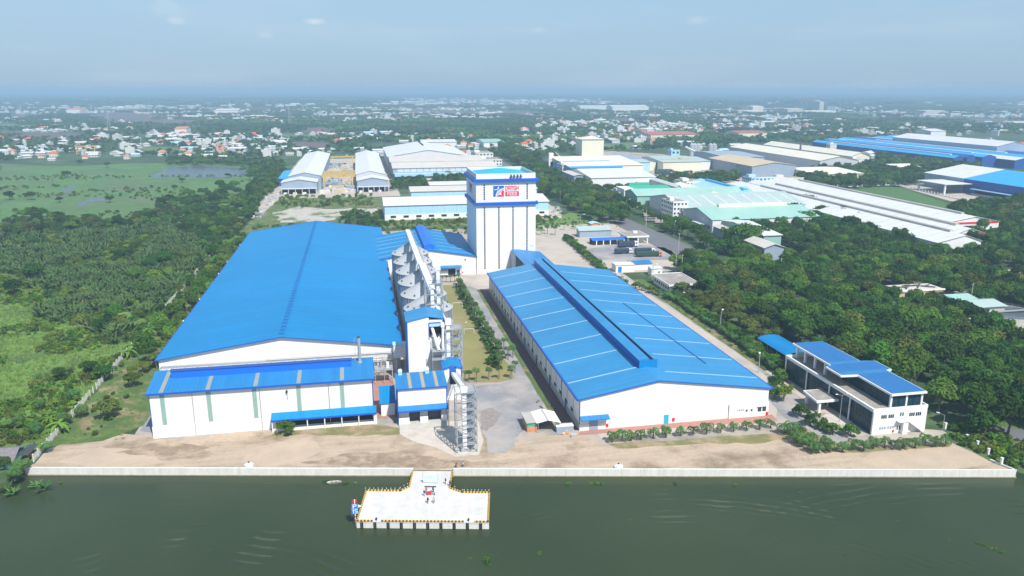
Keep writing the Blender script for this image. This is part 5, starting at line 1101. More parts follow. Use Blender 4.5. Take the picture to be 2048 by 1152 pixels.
# flat-roofed guard building on the pale road
gb = empty('flat_roof_house', (150, 353, 0), 'single-storey white house with stained flat concrete roof beside the palm hedge', 'building'); RECTS.append((149, 166, 352, 378))
addbox(gb, 'wall', 'white_p', 150.6, 165.2, 353.6, 376, -.1, 4.0); MB().box(149.4, 166.4, 352.2, 377.4, 4.01, 4.5).build('eaves', M['signwhite'], gb); MB().box(149.9, 165.9, 352.7, 376.9, 4.51, 4.6).build('roof', M['flatroof'], gb)
for (x0_, x1_, y0_, y1_) in ((149.4, 149.8, 352.2, 377.4), (166.0, 166.4, 352.2, 377.4), (149.81, 165.99, 352.2, 352.6), (149.81, 165.99, 377, 377.4)): MB().box(x0_, x1_, y0_, y1_, 4.52, 4.85).build('upstand', M['signwhite'], gb)
for i in range(7): addbox(gb, 'window', 'window', 150.5, 150.59, 355 + i * 3, 356.7 + i * 3, 1.3, 2.8)
for i in range(4): addbox(gb, 'window', 'window', 152 + i * 3.3, 154 + i * 3.3, 353.5, 353.59, 1.3, 2.8)

# gate area
bs = shed('bike_shelter', 'long blue-roofed motorcycle shelter by the gate', 'shelter', 149, 171, 480.5, 489, 3.2, .5, 'x', 'dark', 'blue_deep', over=.6, trim=None)
for x in np.linspace(151, 170, 5): addbox(bs, 'post', 'white_p', x - .3, x + .3, 479.6, 480.1, -.1, 3.0)
gh = empty('gate_house', (172, 478, 0), 'white flat-roofed gate house between blue shelter and main road', 'building'); RECTS.append((172, 188, 478, 500))
addbox(gh, 'wall', 'white_p', 173.5, 185, 484, 498, -.1, 4.2); addbox(gh, 'roof', 'signwhite', 172, 187.5, 479.5, 499, 4.21, 5.2); addbox(gh, 'roof_top', 'flatroof', 172.5, 187, 480, 498.5, 5.21, 5.26)
for x in (173, 180, 186.5): addbox(gh, 'pillar', 'white_p', x - .35, x + .35, 480, 480.7, -.1, 4.2)
addbox(gh, 'water_tank', 'signwhite', 180, 183, 490, 492, 5.3, 6.6); addbox(gh, 'window', 'window', 176, 181, 483.9, 483.99, 1.2, 3)
sr = empty('zinc_screen', (148, 500, 0), 'tall grey corrugated screen wall behind the blue shelter', 'screen'); RECTS.append((146, 172, 503, 520))
MB().profx([(508, -.1), (516, -.1), (516, 6.2), (508, 4.6)], 147.5, 170.5).build('wall', M['greywall'], sr); MB().profx([(507.4, 4.6), (516.6, 6.4), (516.6, 6.55), (507.4, 4.75)], 147, 171).build('roof', M['mintgrey'], sr)
k = g(1183, 455); hs = shed('roadside_hut', 'tiny blue-roofed hut under the roadside trees', 'hut', k[0], k[0] + 6, k[1], k[1] + 7, 3, .8, 'y', 'orangeroof', 'skyblue')
wb = shed('weigh_house', 'white box house with blue shutter near the palm hedge end', 'building', 138.5, 149.3, 402.5, 410, 4.3, .1, 'x', 'white_p', 'whiteroof', over=.3); addbox(wb, 'shutter', 'signblue', 139.8, 141.8, 402.3, 402.48, 0, 3.2)
wb2 = shed('pump_house', 'white house with low blue roof beside the parked lorries', 'building', 149.7, 161.5, 407, 416, 3.4, .8, 'x', 'white_p', 'blue_l_x', over=.4)
k = g(1303, 552); wb3 = shed('ticket_booth', 'little white booth by the lamp post at the gate court', 'booth', k[0], k[0] + 6.2, k[1], k[1] + 6, 4.2, .15, 'x', 'white_p', 'whiteroof', over=.3); addbox(wb3, 'doorway', 'dark', k[0] + 4, k[0] + 5.4, k[1] - .1, k[1] - .01, 0, 2.4)
for px, py in ((1279, 533), (1293, 532), (1209, 542), (1320, 552), (1331, 556), (1336, 558)):
    x, y = g(px, py); o = empty('gate_pillar', (x, y, 0), 'white square gate pillar at the gate court', 'pillar', 'white gate pillars'); addbox(o, 'shaft', 'white_p', x - .35, x + .35, y - .35, y + .35, -.1, 2.7); addbox(o, 'cap', 'signwhite', x - .5, x + .5, y - .5, y + .5, 2.7, 2.95)

# lorries
def lorry(name, cab_m, body_m, label, L_=12.0, tarp=True):
    t = empty(name, (0, 0, 0), label, 'lorry')
    MB().box(-L_ / 2, L_ / 2, -1.15, 1.15, .75, 1.05).build('chassis', M['darkgrey'], t)
    MB().box(-L_ / 2, L_ / 2, -1.25, 1.25, 1.06, 2.5).build('cargo_bed', M[body_m], t)
    MB().profx([(-1.27, 2.45), (1.27, 2.45), (1.1, 3.3), (0, 3.55), (-1.1, 3.3)], -L_ / 2 + .1, L_ / 2 - .1).build('tarpaulin', M[body_m], t)
    c = MB(); x = L_ / 2 + .25; c.hexa([(x, -1.2, .6), (x + 2.1, -1.2, .6), (x + 2.1, 1.2, .6), (x, 1.2, .6)], [(x, -1.15, 3.1), (x + 1.75, -1.1, 3.0), (x + 1.75, 1.1, 3.0), (x, 1.15, 3.1)]); c.build('cab', M[cab_m], t)
    w = MB(); w.hexa([(x + 2.0, -1.0, 1.75), (x + 2.06, -1.0, 1.75), (x + 2.06, 1.0, 1.75), (x + 2.0, 1.0, 1.75)], [(x + 1.82, -.95, 2.75), (x + 1.88, -.95, 2.75), (x + 1.88, .95, 2.75), (x + 1.82, .95, 2.75)]); w.build('windscreen', M['window'], t)
    MB().box(x + .4, x + 1.4, -1.225, -1.15, 1.8, 2.6).build('side_window', M['window'], t)
    w0 = None
    for wx in (-L_ / 2 + 1, -L_ / 2 + 2.3, -L_ / 2 + 3.6, L_ / 2 - 1.2, L_ / 2 + 1.3):
        for wy in (-1.05, 1.05): MB().tube((wx, wy - .15, .5), (wx, wy + .15, .5), .5, n=12).build('wheel', M['rubber'], t)
    return t
M['darkgreen'] = mat('dark green tarpaulin', (0.03, 0.07, 0.05), .8, .15, .5); M['darkblue'] = mat('dark blue paint', (0.03, 0.05, 0.09), .5, .1); M['orange'] = mat('orange paint', (.65, .25, .12), .45, .05)
l0 = lorry('cargo_lorry', 'orange', 'darkgreen', 'long lorry with dark green tarpaulin and orange cab in the gate court', 14); remember(l0)
l1 = lorry('cargo_lorry', 'signwhite', 'darkblue', 'lorry with dark blue load and white cab behind the orange-cabbed lorry', 9); remember(l1)
l0.location = (171, 439.5, 0); l0.rotation_euler[2] = -.09
l1.location = (158.5, 451, 0); l1.rotation_euler[2] = -.02
copy_tree(l1, (171, 447, 0), -.05, 1.15, 'longer lorry with dark load parked parallel beside the green tarpaulin one')
copy_tree(l1, (168, 470, 0), .08, 1.2, 'lorry with dark load parked farthest back near the gate house')
copy_tree(l0, (199.5, 575, 0), 1.6, 1.1, 'dark lorry standing on the main road under the trees')
k = g(1395, 447)
rc_ = l0; rc = lorry('container_lorry', 'signwhite', 'red', 'white-cabbed lorry with red container beside the four-storey block', 11); rc.location = (k[0] + 8, k[1] + 4, 0); rc.rotation_euler[2] = math.pi - .1

# site kiosk with clutter by the wide warehouse corner
kk = empty('site_kiosk', (48, 209, 0), 'green and orange shack with white gable canopy near the wide warehouse corner', 'shack'); RECTS.append((45, 60, 204, 220))
addbox(kk, 'lower_wall', 'orangeroof', 45.6, 48.6, 208.8, 215.5, -.1, 1.6); addbox(kk, 'upper_wall', 'greenroof', 45.6, 48.6, 208.8, 215.5, 1.61, 2.9); addbox(kk, 'roof', 'greyroof', 45.3, 49.0, 208.4, 216.5, 2.91, 3.05)
b = MB(); b.hexa([(48.3, 207.6, 3.0), (51.6, 207.2, 3.9), (51.6, 216, 3.9), (48.3, 216.4, 3.0)], [(48.3, 207.6, 3.08), (51.6, 207.2, 3.98), (51.6, 216, 3.98), (48.3, 216.4, 3.08)]); b.hexa([(51.6, 207.2, 3.9), (55.6, 207.0, 2.9), (55.6, 215.6, 2.9), (51.6, 216, 3.9)], [(51.6, 207.2, 3.98), (55.6, 207.0, 2.98), (55.6, 215.6, 2.98), (51.6, 216, 3.98)]); b.build('canopy', M['signwhite'], kk)
MB().box(51.4, 51.9, 207.1, 216.1, 3.99, 4.03).build('ridge_strip', M['greyroof'], kk)
for x in (48.7, 55.3):
    for y in (207.6, 215.4): addbox(kk, 'post', 'galv', x - .06, x + .06, y - .06, y + .06, -.1, 3.0)
addbox(kk, 'back_wall', 'darkgrey', 49, 55, 214.6, 214.7, 0, 2.6)
rr = random.Random(5)
for i in range(16):
    x, y = rr.uniform(55.6, 60), rr.uniform(203, 211); s_ = rr.uniform(.3, .8); o = MB().box(-s_, s_, -s_ * .6, s_ * .6, 0, s_ * .9).build('crate', M[rr.choice(['conc', 'orangeroof', 'galv', 'tanroof', 'signwhite', 'sand'])], None, (0, 0, 0)); o.location = (x, y, -.05); o.rotation_euler[2] = rr.uniform(0, 3)
    tag(o, 'scattered crate or block in the clutter beside the white canopy shack', 'crate', 'clutter beside the shack')
hpr = shed('grey_trailer', 'long pale site box beside the shack', 'site box', 54.2, 59.4, 206.6, 208.6, 1.9, .1, 'x', 'greywall', 'whiteroof', over=.1)
for i in range(9):
    x, y = rr.uniform(52, 58), 218 + i * 1.6; o = MB().box(-.9, .9, -.25, .25, 0, .3).build('timber_baulk', M['bark'], None, (0, 0, 0)); o.location = (x, y, -.05); o.rotation_euler[2] = rr.uniform(0, 3); tag(o, 'loose timber baulk on the ground beside the warehouse wall', 'timber', 'timber along the drain')

# goals, lamps, poles
for (px, py, w, lab) in ((915, 614, 4.6, 'white football goal at the far end of the field'), (938, 667, 4.2, 'white football goal in the middle of the field')):
    x, y = g(px, py); o = empty('football_goal', (x, y, 0), lab, 'goal', 'football goals'); b = MB(); b.beam((x - w / 2, y, -.05), (x - w / 2, y, 2.1), .13); b.beam((x + w / 2, y, -.05), (x + w / 2, y, 2.1), .13); b.build('post', M['signwhite'], o); MB().beam((x - w / 2, y, 2.1), (x + w / 2, y, 2.1), .13).build('crossbar', M['signwhite'], o)
def lamp(h=9, arms=1):
    o = empty('street_lamp', (0, 0, 0), 'tall grey street lamp', 'street lamp', 'street lamps'); MB().tube((0, 0, -.1), (0, 0, h), .11, .07, n=8).build('pole', M['galv'], o)
    for s_ in ((1, -1) if arms == 2 else (1,)): MB().beam((0, 0, h - .1), (s_ * 1.8, 0, h + .4), .08).build('arm', M['galv'], o); MB().box(s_ * 1.5 - .1, s_ * 2.3, -.2, .2, h + .35, h + .5).build('lamp_head', M['signwhite'], o)
    return o
la = lamp(9, 2); remember(la); la.location = (142, 197, 0); la['label'] = 'double-armed street lamp in front of the glass office'
lb = lamp(5.2, 1); remember(lb); lb.location = (38.6, 306, 0); lb['label'] = 'single street lamp on the football field near the goal'
for (px, py, s_, lab) in ((1395, 548, 1.6, 'lamp post at the end of the gate court by the road'), (1305, 560, 1.5, 'lamp post behind the flat-roofed house'), (1440, 660, 1.5, 'lamp post in the lawn beyond the palm hedge'), (1517, 745, 1.5, 'lamp post at the corner palms near the office'), (1160, 452, 1.6, 'lamp post on the slope beside the tower'), (1348, 470, 1.7, 'lamp post on the far side of the main road'), (1218, 385, 1.7, 'lamp post in the trees beyond the blue shelter'), (1252, 420, 1.7, 'lamp post by the grove at the road bend'), (1560, 470, 1.7, 'lamp post beside the pale green warehouse'), (1885, 862, 1.0, 'short lamp beyond the office end')):
    x, y = g(px, py); copy_tree(lb, (x, y, 0), rr.uniform(0, 6), s_, lab, 'street lamps')
def upole():
    o = empty('utility_pole', (0, 0, 0), 'pale concrete utility pole', 'utility pole', 'utility poles'); MB().tube((0, 0, -.1), (0, 0, 11), .2, .13, n=8).build('shaft', M['conc'], o); MB().beam((-1, 0, 10.4), (1, 0, 10.4), .14).build('crossarm', M['galv'], o); return o
up = upole(); remember(up)
for i, (px, py) in enumerate(((1357, 500), (1363, 548), (1351, 546), (1484, 500), (1502, 505), (1531, 505), (1466, 500), (1210, 400), (1240, 392), (1120, 404), (1260, 408), (1267, 405), (1292, 452), (1560, 555), (1900, 510), (1940, 610), (1790, 325), (1830, 330))):
    x, y = g(px, py); lab = 'pale concrete utility pole beside the roads and trees east of the tower'
    if i == 0: up.location = (x, y, 0); up['label'] = lab
    else: copy_tree(up, (x, y, 0), rr.uniform(0, 1), rr.uniform(.9, 1.1), lab)

# white corner posts of the east hedge, boat, hut on the west bank
for (px, py, h) in ((2002, 930, 2.6), (1976, 908, 2.0), (1954, 893, 2.0), (1933, 880, 2.0), (1890, 858, 2.4)):
    x, y = g(px, py); o = empty('boundary_post', (x, y, 0), 'white boundary post in the hedge at the east end of the quay', 'post', 'white boundary posts'); addbox(o, 'shaft', 'white_p', x - .26, x + .26, y - .26, y + .26, -.1, h * .8); addbox(o, 'cap', 'signwhite', x - .34, x + .34, y - .34, y + .34, h * .8, h * .8 + .15)
x, y = g(668, 966, -1.8); bo = empty('small_boat', (x, y, -1.8), 'small grey boat moored at the quay foot left of the jetty', 'boat')
b = MB(); hull = [(-2.0, 0), (-1.4, -.55), (.9, -.6), (2.1, 0), (.9, .6), (-1.4, .55)]
n = len(hull); k0 = len(b.v); b.v += [(x + p[0] * .85, y + p[1] * .6, -1.95) for p in hull] + [(x + p[0], y + p[1], -1.4) for p in hull]; b.f.append(tuple(range(5, -1, -1))); b.m.append(0)
for i in range(n): b.f.append((i, (i + 1) % n, n + (i + 1) % n, n + i)); b.m.append(0)
b.build('hull', M['greyroof'], bo); MB().box(x - .7, x - .4, y - .5, y + .5, -1.55, -1.5).box(x + .4, x + .7, y - .48, y + .48, -1.55, -1.5).build('thwart', M['bark'], bo)
hx, hy = g(30, 922)
hu = empty('riverside_hut', (hx, hy, 0), 'riverside hut with weathered grey roof and green wall beyond the west fence', 'hut'); RECTS.append((-112, -94, 211, 228))
addbox(hu, 'wall', 'mint', -106, -96.5, 214, 221.5, -.1, 2.3); MB().profx([(212.6, 2.2), (217.6, 4.2), (222.6, 2.3), (222.6, 2.15), (217.6, 4.05), (212.6, 2.05)], -108, -96).build('roof', M['oldroof'], hu)
addbox(hu, 'lean_to_roof', 'darkgrey', -96, -93.4, 216, 223, 2.3, 2.4); addbox(hu, 'front_cloth', 'mint', -100.5, -97, 212.9, 213.0, .2, 1.9); addbox(hu, 'clutter', 'orangeroof', -95.2, -94.2, 219, 220.4, 0, 1.3)
# antenna mast on office grounds
x, y = g(1712, 760); 
# ------------------------------------------------------------------ works to the north and east
def pshed(name, label, P0, P1, P2, z, rise, ridge, wall, roof, cat='factory', **kw):
    """P0,P1: ends of the near eave, P2: far end above P0 or P1 (survey pixels, at eave height z)"""
    a, b_, c_ = g(*P0, z), g(*P1, z), g(*P2, z); y0 = (a[1] + b_[1]) / 2
    if ridge == 'x':                          # P2 marks the ridge end: the hidden rear slope is taken shorter
        yr = max(y0 + 6, g(*P2, z + rise)[1]); yr = min(yr, y0 + 60) if y0 > 1300 else yr; y1 = yr + .5 * (yr - y0)
        return shed(name, label, cat, min(a[0], b_[0]), max(a[0], b_[0]), y0, y1, z, rise, ridge, wall, roof, over=.8, rp=(yr - y0) / (y1 - y0), **kw)
    return shed(name, label, cat, min(a[0], b_[0]), max(a[0], b_[0]), y0, max(y0 + 12, c_[1]), z, rise, ridge, wall, roof, over=.8, **kw)
f1 = shed('long_shed', 'long white-roofed shed with pale blue upper wall and dark square openings behind the plant', 'shed', 17.4, 149.5, 607.5, 657, 11.6, 3.0, 'x', 'skyblue', 'whiteroof', over=.8, plinth=(4.4, 'white_p'), bays=(14, 'greywall'), wins=[('f', 19, 149, 1.6, 3.4, 13, 4.2, 'opening', 'dark')])
f2 = shed('blue_wall_shed', 'second long shed with pale blue wall behind the white-roofed shed', 'shed', 43.5, 158, 687, 722, 12, 2.4, 'x', 'skyblue', 'beigeroof', over=.8, bays=(9, 'greywall')); addbox(f2, 'upper_roof', 'whiteroof', 62, 158, 712, 730, 14, 15.4)
f3 = shed('factory_hall', 'broad factory hall with two beige roof steps and windowed wall north of the plant', 'factory', 37, 156, 890, 945, 13, 4, 'x', 'greywall', 'beigeroof', over=1, bays=(16, 'skyblue'))
addbox(f3, 'lower_canopy', 'skyblue', 38, 139, 878, 889.5, 4.4, 7.4); addbox(f3, 'ground_wall', 'cream', 66, 138, 880, 889, -.1, 4.2)
for i in range(15): addbox(f3, 'window_band', 'shade_wall', 42 + i * 7.4, 48.4 + i * 7.4, 889.8, 889.95, 8.2, 12)
f3b = shed('factory_hall', 'rear beige hall stepping up behind the windowed factory hall', 'factory', 36.5, 149, 947, 1010, 15, 4, 'x', 'greywall', 'beigeroof', over=1)
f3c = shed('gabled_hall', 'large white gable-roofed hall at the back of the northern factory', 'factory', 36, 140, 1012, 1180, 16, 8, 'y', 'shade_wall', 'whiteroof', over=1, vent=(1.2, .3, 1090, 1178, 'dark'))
for (a, b_, lab, y0, ob) in ((-77.4, -42.6, 'west of the stone yard', 800, 0), (-4.4, 24.2, 'east of the stone yard', 803, 0)):
    w_ = b_ - a
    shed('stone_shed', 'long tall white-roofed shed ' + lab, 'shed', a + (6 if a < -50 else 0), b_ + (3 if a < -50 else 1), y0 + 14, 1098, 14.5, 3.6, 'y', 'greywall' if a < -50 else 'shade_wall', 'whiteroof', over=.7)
    q = shed('stone_shed_porch', 'lower front bay of the white shed ' + lab, 'shed', a + 1, b_ + (0 if a < -50 else 3), y0 - 14, y0 + 12, 11.2, 3.0, 'y', 'greywall', 'whiteroof', over=.7)
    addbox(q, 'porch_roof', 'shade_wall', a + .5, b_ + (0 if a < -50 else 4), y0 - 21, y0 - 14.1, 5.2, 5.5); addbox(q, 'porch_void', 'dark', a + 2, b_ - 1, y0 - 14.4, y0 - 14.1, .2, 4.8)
    for i in range(6): addbox(q, 'porch_post', 'shade_wall', a + 1 + i * (w_ - 2) / 5, a + 1.6 + i * (w_ - 2) / 5, y0 - 20.8, y0 - 20.2, -.1, 5.2)
    for i in range(3): addbox(q, 'stored_goods', 'white_p', a + 3 + i * 9, a + 6.5 + i * 9, y0 - 19, y0 - 16, 0, 1.8)
bl = pshed('blue_lean_shed', 'small blue-roofed shed against the western stone shed', (558, 357), (577, 357), (575, 343), 8, 1.5, 'x', 'navywall', 'cyanroof', cat='shed')
# gantry cranes over the stone yard
def gantry(name, label, x0, x1, y, h, cat='gantry crane', dbl=True):
    t = empty(name, (x0, y, 0), label, cat, 'yellow gantry cranes'); b = MB()
    b.box(x0 - 3, x1 + 3, y - .9, y - .1, h, h + 1.8)
    if dbl: b.box(x0 - 3, x1 + 3, y + 2.1, y + 2.9, h, h + 1.8)
    b.build('girder', M['gantryyellow'], t)
    for x in (x0, x1):
        l_ = MB(); l_.beam((x, y - 4, -.1), (x, y - .5, h), .9); l_.beam((x, y + 6, -.1), (x, y + 2.5, h), .9); l_.beam((x, y - 4.5, .6), (x, y + 6.5, .6), .8); l_.build('leg', M['gantryyellow'], t)
    xm_ = x0 + (x1 - x0) * .72; MB().box(xm_ - 1.4, xm_ + 1.4, y - 1.2, y + 3.2, h + 1.8, h + 3.3).build('trolley', M['gantryyellow'], t); return t
gantry('gantry_crane', 'nearest yellow gantry crane over the white stone blocks', -37, -8, 818, 12)
gantry('gantry_crane', 'second yellow gantry crane, close behind the nearest one', -38, -8, 838, 12)
gantry('gantry_crane', 'middle yellow gantry crane over the white stone blocks', -38, -8, 862, 12)
gantry('gantry_crane', 'rear yellow gantry crane at the far end of the stone yard', -34, -9, 1045, 13, dbl=False)
a = g(1135, 0 + 330); gantry('gantry_crane', 'yellow gantry crane beside the container yard east of the cream tower', g(1330, 342)[0], g(1383, 342)[0], g(1355, 340)[1], 12)
gantry('gantry_crane', 'low yellow gantry at the tan-roofed works', g(1485, 352)[0], g(1520, 352)[0], g(1500, 350)[1], 10)
gantry('gantry_crane', 'yellow portal frame in the western village', g(152, 310)[0], g(186, 310)[0], g(170, 309)[1], 12, dbl=False)
rs = random.Random(9)
srcs = []
for i in range(5):
    b = MB(); w_, d_, h_ = rs.uniform(1, 2.2), rs.uniform(.8, 1.8), rs.uniform(.7, 2.0); b.hexa([(-w_, -d_, -.2), (w_, -d_ * .9, -.2), (w_ * .95, d_, -.2), (-w_, d_, -.2)], [(-w_ * .9, -d_, h_), (w_, -d_ * .8, h_ * .9), (w_ * .9, d_ * .9, h_), (-w_ * .95, d_, h_ * .95)])
    srcs.append(b.mesh('stone_block', M[('rubblewhite', 'rubblewhite', 'tanroof', 'conc', 'greywall')[i]]))
nblk = 0
def block(x, y, s_, lab, grp):
    global nblk
    if nblk >= 290: return
    o = bpy.data.objects.new('stone_block', rs.choice(srcs)); COL.objects.link(o); o.location = (x, y, 0); o.rotation_euler = (0, 0, rs.uniform(0, 3.1)); o.scale = (s_,) * 3; tag(o, lab, 'stone block', grp); nblk += 1
for i in range(190): block(rs.uniform(-38, -8), 785 + 290 * rs.random() ** 1.3, rs.uniform(1.0, 2.9), 'rough white stone block in the yard under the yellow gantries', 'white stone blocks in the yard')
for i in range(60): block(-88 + rs.uniform(-9, 9) + 0, rs.uniform(640, 800), rs.uniform(.4, 1.1), 'small white rubble block along the track west of the sheds', 'rubble along the track')
for i in range(38):
    x, y = g(rs.uniform(1078, 1122), rs.uniform(415, 436)); block(x, y, rs.uniform(.4, 1.0), 'pale rubble piece on the bare patch right of the tower', 'rubble right of the tower')

# cream tower works
ct = pshed('cream_works', 'wide cream-roofed works at the foot of the cream tower', (1128, 329), (1300, 333), (1150, 312), 13, 4, 'x', 'cream', 'creamroof')
x0_, y_ = g(1165, 312); x1_ = x0_ + 35
tw2 = empty('cream_tower', (x0_, y_ + 4, 0), 'tall windowless cream tower block rising over the blue-roofed works', 'tower'); RECTS.append((x0_, x1_, y_, y_ + 42))
addbox(tw2, 'wall', 'cream', x0_, x1_, y_ + 4, y_ + 40, -.1, 25)
b = MB(); c = [(x0_ - 1.5, y_ + 2.5, 25), (x1_ + 1.5, y_ + 2.5, 25), (x1_ + 1.5, y_ + 41.5, 25), (x0_ - 1.5, y_ + 41.5, 25)]
for i in range(4): b.face([c[i], c[(i + 1) % 4], ((x0_ + x1_) / 2, y_ + 22, 29)])
b.build('roof', M['creamroof'], tw2)
pshed('blue_works', 'blue-roofed works with stepped roof in front of the cream tower', (1142, 336), (1245, 334), (1140, 322), 12, 3, 'x', 'cyanroof', 'cyanroof')
pshed('pale_blue_wing', 'pale blue wing right of the blue-roofed works', (1245, 325), (1300, 324), (1240, 319), 12, 2, 'x', 'skyblue', 'mintgrey')
w1 = pshed('white_roof_hall', 'big white-roofed hall with shaded grey gable behind the green-roofed factory', (1186, 357), (1308, 352), (1175, 337), 12, 4, 'x', 'white', 'whiteroof')
pshed('grey_annex', 'small blue-grey annex left of the white-roofed hall', (1145, 350), (1172, 352), (1150, 342), 12, 1, 'y', 'greywall', 'beigeroof')
def block_bld(name, label, P0, P1, depth, h, floors, n, wall='white_p', roof='flatroof', cat='building', win='window'):
    a, b_ = g(*P0), g(*P1); y0 = (a[1] + b_[1]) / 2; r = empty(name, (a[0], y0, 0), label, cat); RECTS.append((a[0], b_[0], y0, y0 + depth))
    addbox(r, 'wall', wall, a[0], b_[0], y0, y0 + depth, -.1, h); addbox(r, 'roof', roof, a[0] + .4, b_[0] - .4, y0 + .4, y0 + depth - .4, h, h + .12); addbox(r, 'parapet', wall, a[0] - .2, b_[0] + .2, y0 - .25, y0 - .01, h - .5, h + .8); addbox(r, 'stair_head', wall, a[0] + 1, a[0] + 1 + (b_[0] - a[0]) * .3, y0 + depth * .4, y0 + depth * .7, h + .13, h + 2.6)
    for fl_ in range(floors):
        z = h / floors * fl_ + h / floors * .35
        for i in range(n):
            w_ = (b_[0] - a[0]) / n; addbox(r, 'window', win, a[0] + w_ * (i + .25), a[0] + w_ * (i + .75), y0 - .1, y0 - .01, z, z + h / floors * .42)
        for i in range(max(2, int(depth / 4))): addbox(r, 'window', win, a[0] - .1, a[0] - .01, y0 + 1.2 + i * 4, y0 + 3 + i * 4, z, z + h / floors * .42)
    return r
block_bld('white_office', 'white four-storey office left of the blue-roofed works', (1124, 352), (1144, 352), 26, 13, 4, 3)
RECTS.append((g(1095, 345)[0], g(1113, 345)[0], g(1100, 362)[1], g(1100, 342)[1])); wt = block_bld('white_plant_tower', 'slim white plant tower with stepped top among the roadside trees', (1097, 342), (1111, 342), 12, 15, 1, 1); addbox(wt, 'upper_stage', 'white_p', g(1099, 342)[0], g(1108, 342)[0], g(1097, 342)[1] + 2, g(1097, 342)[1] + 9, 15.2, 22)
block_bld('flat_roof_offices', 'flat-roofed offices at the end of the beige factory hall', (962, 333), (1003, 331), 40, 8, 2, 7, 'white_p'); block_bld('flat_roof_offices', 'rear flat-roofed wing beyond the beige factory offices', (953, 320), (985, 318), 50, 9, 2, 5, 'white_p')
gr = pshed('green_roof_factory', 'white factory with bright green roof and row of small windows', (1270, 383), (1348, 381), (1268, 371), 8, 3, 'x', 'white_p', 'greenroof', wins=[])
a, b_ = g(1270, 383, 8), g(1348, 381, 8); y0 = (a[1] + b_[1]) / 2
for i in range(7): addbox(gr, 'window', 'window', a[0] + 2 + i * (b_[0] - a[0]) / 7, a[0] + 5.5 + i * (b_[0] - a[0]) / 7, y0 - .1, y0 - .01, 4.6, 6.0)
addbox(gr, 'monitor', 'greenroof', a[0] + 2, b_[0] - 16, y0 + 22, y0 + 27, 10, 13); addbox(gr, 'front_wing', 'creamroof', a[0] + 8, b_[0] - 2, y0 - 20, y0 - 3, -.1, 4.4); addbox(gr, 'corner_block', 'white_p', a[0] - 11, a[0] - .5, y0 - 1, y0 + 22, -.1, 10.5)
block_bld('dark_glass_office', 'low office with dark window bands left of the green roof', (1234, 398), (1256, 400), 26, 6.2, 2, 6, 'shade_wall')
pshed('white_long_annex', 'long white annex with mint wall behind the green-roofed factory', (1350, 372), (1366, 374), (1330, 356), 10, 1.6, 'y', 'mint', 'whiteroof')
block_bld('white_office', 'white flat-roofed office behind the cream-roofed shop', (1372, 385), (1412, 384), 30, 10, 3, 6)
block_bld('green_trim_office', 'two-storey white office with green corner trim', (1358, 395), (1396, 394), 16, 8, 2, 8)
pshed('cream_roof_shop', 'cream-roofed workshop right of the green-trim office', (1416, 395), (1462, 393), (1385, 370), 8, 3.5, 'y', 'white_p', 'creamroof')
lbw = pshed('light_blue_shop', 'light blue-roofed workshop with blue ridge vent', (1470, 395), (1545, 392), (1424, 364), 8, 4, 'y', 'navywall', 'lightblue', vent=(2.2, 1.0, 640, 720, 'cyanroof'))
block_bld('pale_blue_office', 'pale blue three-storey office behind the tan-roofed shop', (1503, 380), (1546, 378), 20, 12, 3, 6, 'skyblue')
pshed('tan_roof_shop', 'tan-roofed workshop with dark ridge slot', (1570, 398), (1615, 395), (1512, 366), 8, 3, 'y', 'greywall', 'tanroof', vent=(1.2, .3, 640, 730, 'dark'))
block_bld('cream_office', 'cream office block with rooftop stair house at the forest edge', (1560, 375), (1604, 373), 22, 9, 2, 3, 'cream')
# mint sheds
mn = shed('mint_warehouse', 'wide warehouse with pale mint roof and white ridge monitor behind the big roadside tree', 'warehouse', 246, 330, 508, 560, 9.5, 5, 'x', 'shade_wall', 'mint', over=.8, bays=(12, 'mint'), vent=(1.6, 1.6, 262, 318, 'creamroof'))
addbox(mn, 'front_panel', 'white', 246.1, 329.9, 507.8, 507.98, 3, 9); addbox(mn, 'side_canopy', 'whiteroof', 241, 245.8, 516, 532, 4.6, 4.8)
for i in range(5): addbox(mn, 'window', 'window', 245.9, 245.98, 512 + i * 8, 515 + i * 8, 2, 4)
mn2 = shed('mint_warehouse', 'second faded mint roof stepping up behind the mint warehouse', 'warehouse', 246, 352, 562, 632, 10, 6, 'x', 'shade_wall', 'mintgrey', over=.8, strips=(9, 1.0, 'whiteroof', [(566, 592)]))
mn3 = shed('mint_warehouse', 'rear narrow mint roof beyond the faded mint roof', 'warehouse', 236, 346, 636, 668, 10, 4, 'x', 'mint', 'mint', over=.8, strips=(10, 1.0, 'greyroof', [(638, 650)]))
block_bld('four_storey_block', 'four-storey white block with small dark windows beside the red container lorry', (1345, 441), (1374, 440), 24, 14.2, 4, 4)
shed('mint_annex', 'small mint-walled shed hidden behind roadside trees', 'shed', 243, 262, 468, 500, 6.5, 2, 'y', 'greywall', 'beigeroof')
pshed('white_roof_shed', 'pale shed with white roof in a gap of the dark trees', (1526, 470), (1565, 470), (1522, 442), 10, 2, 'x', 'mint', 'whiteroof', cat='shed'); RECTS.append((RECTS[-1][0], RECTS[-1][1], RECTS[-1][2] - 26, RECTS[-1][2]))
pshed('open_shed', 'open-fronted grey shed between big trees by the road', (1530, 495), (1568, 493), (1528, 478), 9, 2, 'y', 'greywall', 'beigeroof', cat='shed'); RECTS.append((RECTS[-1][0], RECTS[-1][1], RECTS[-1][2] - 18, RECTS[-1][2]))
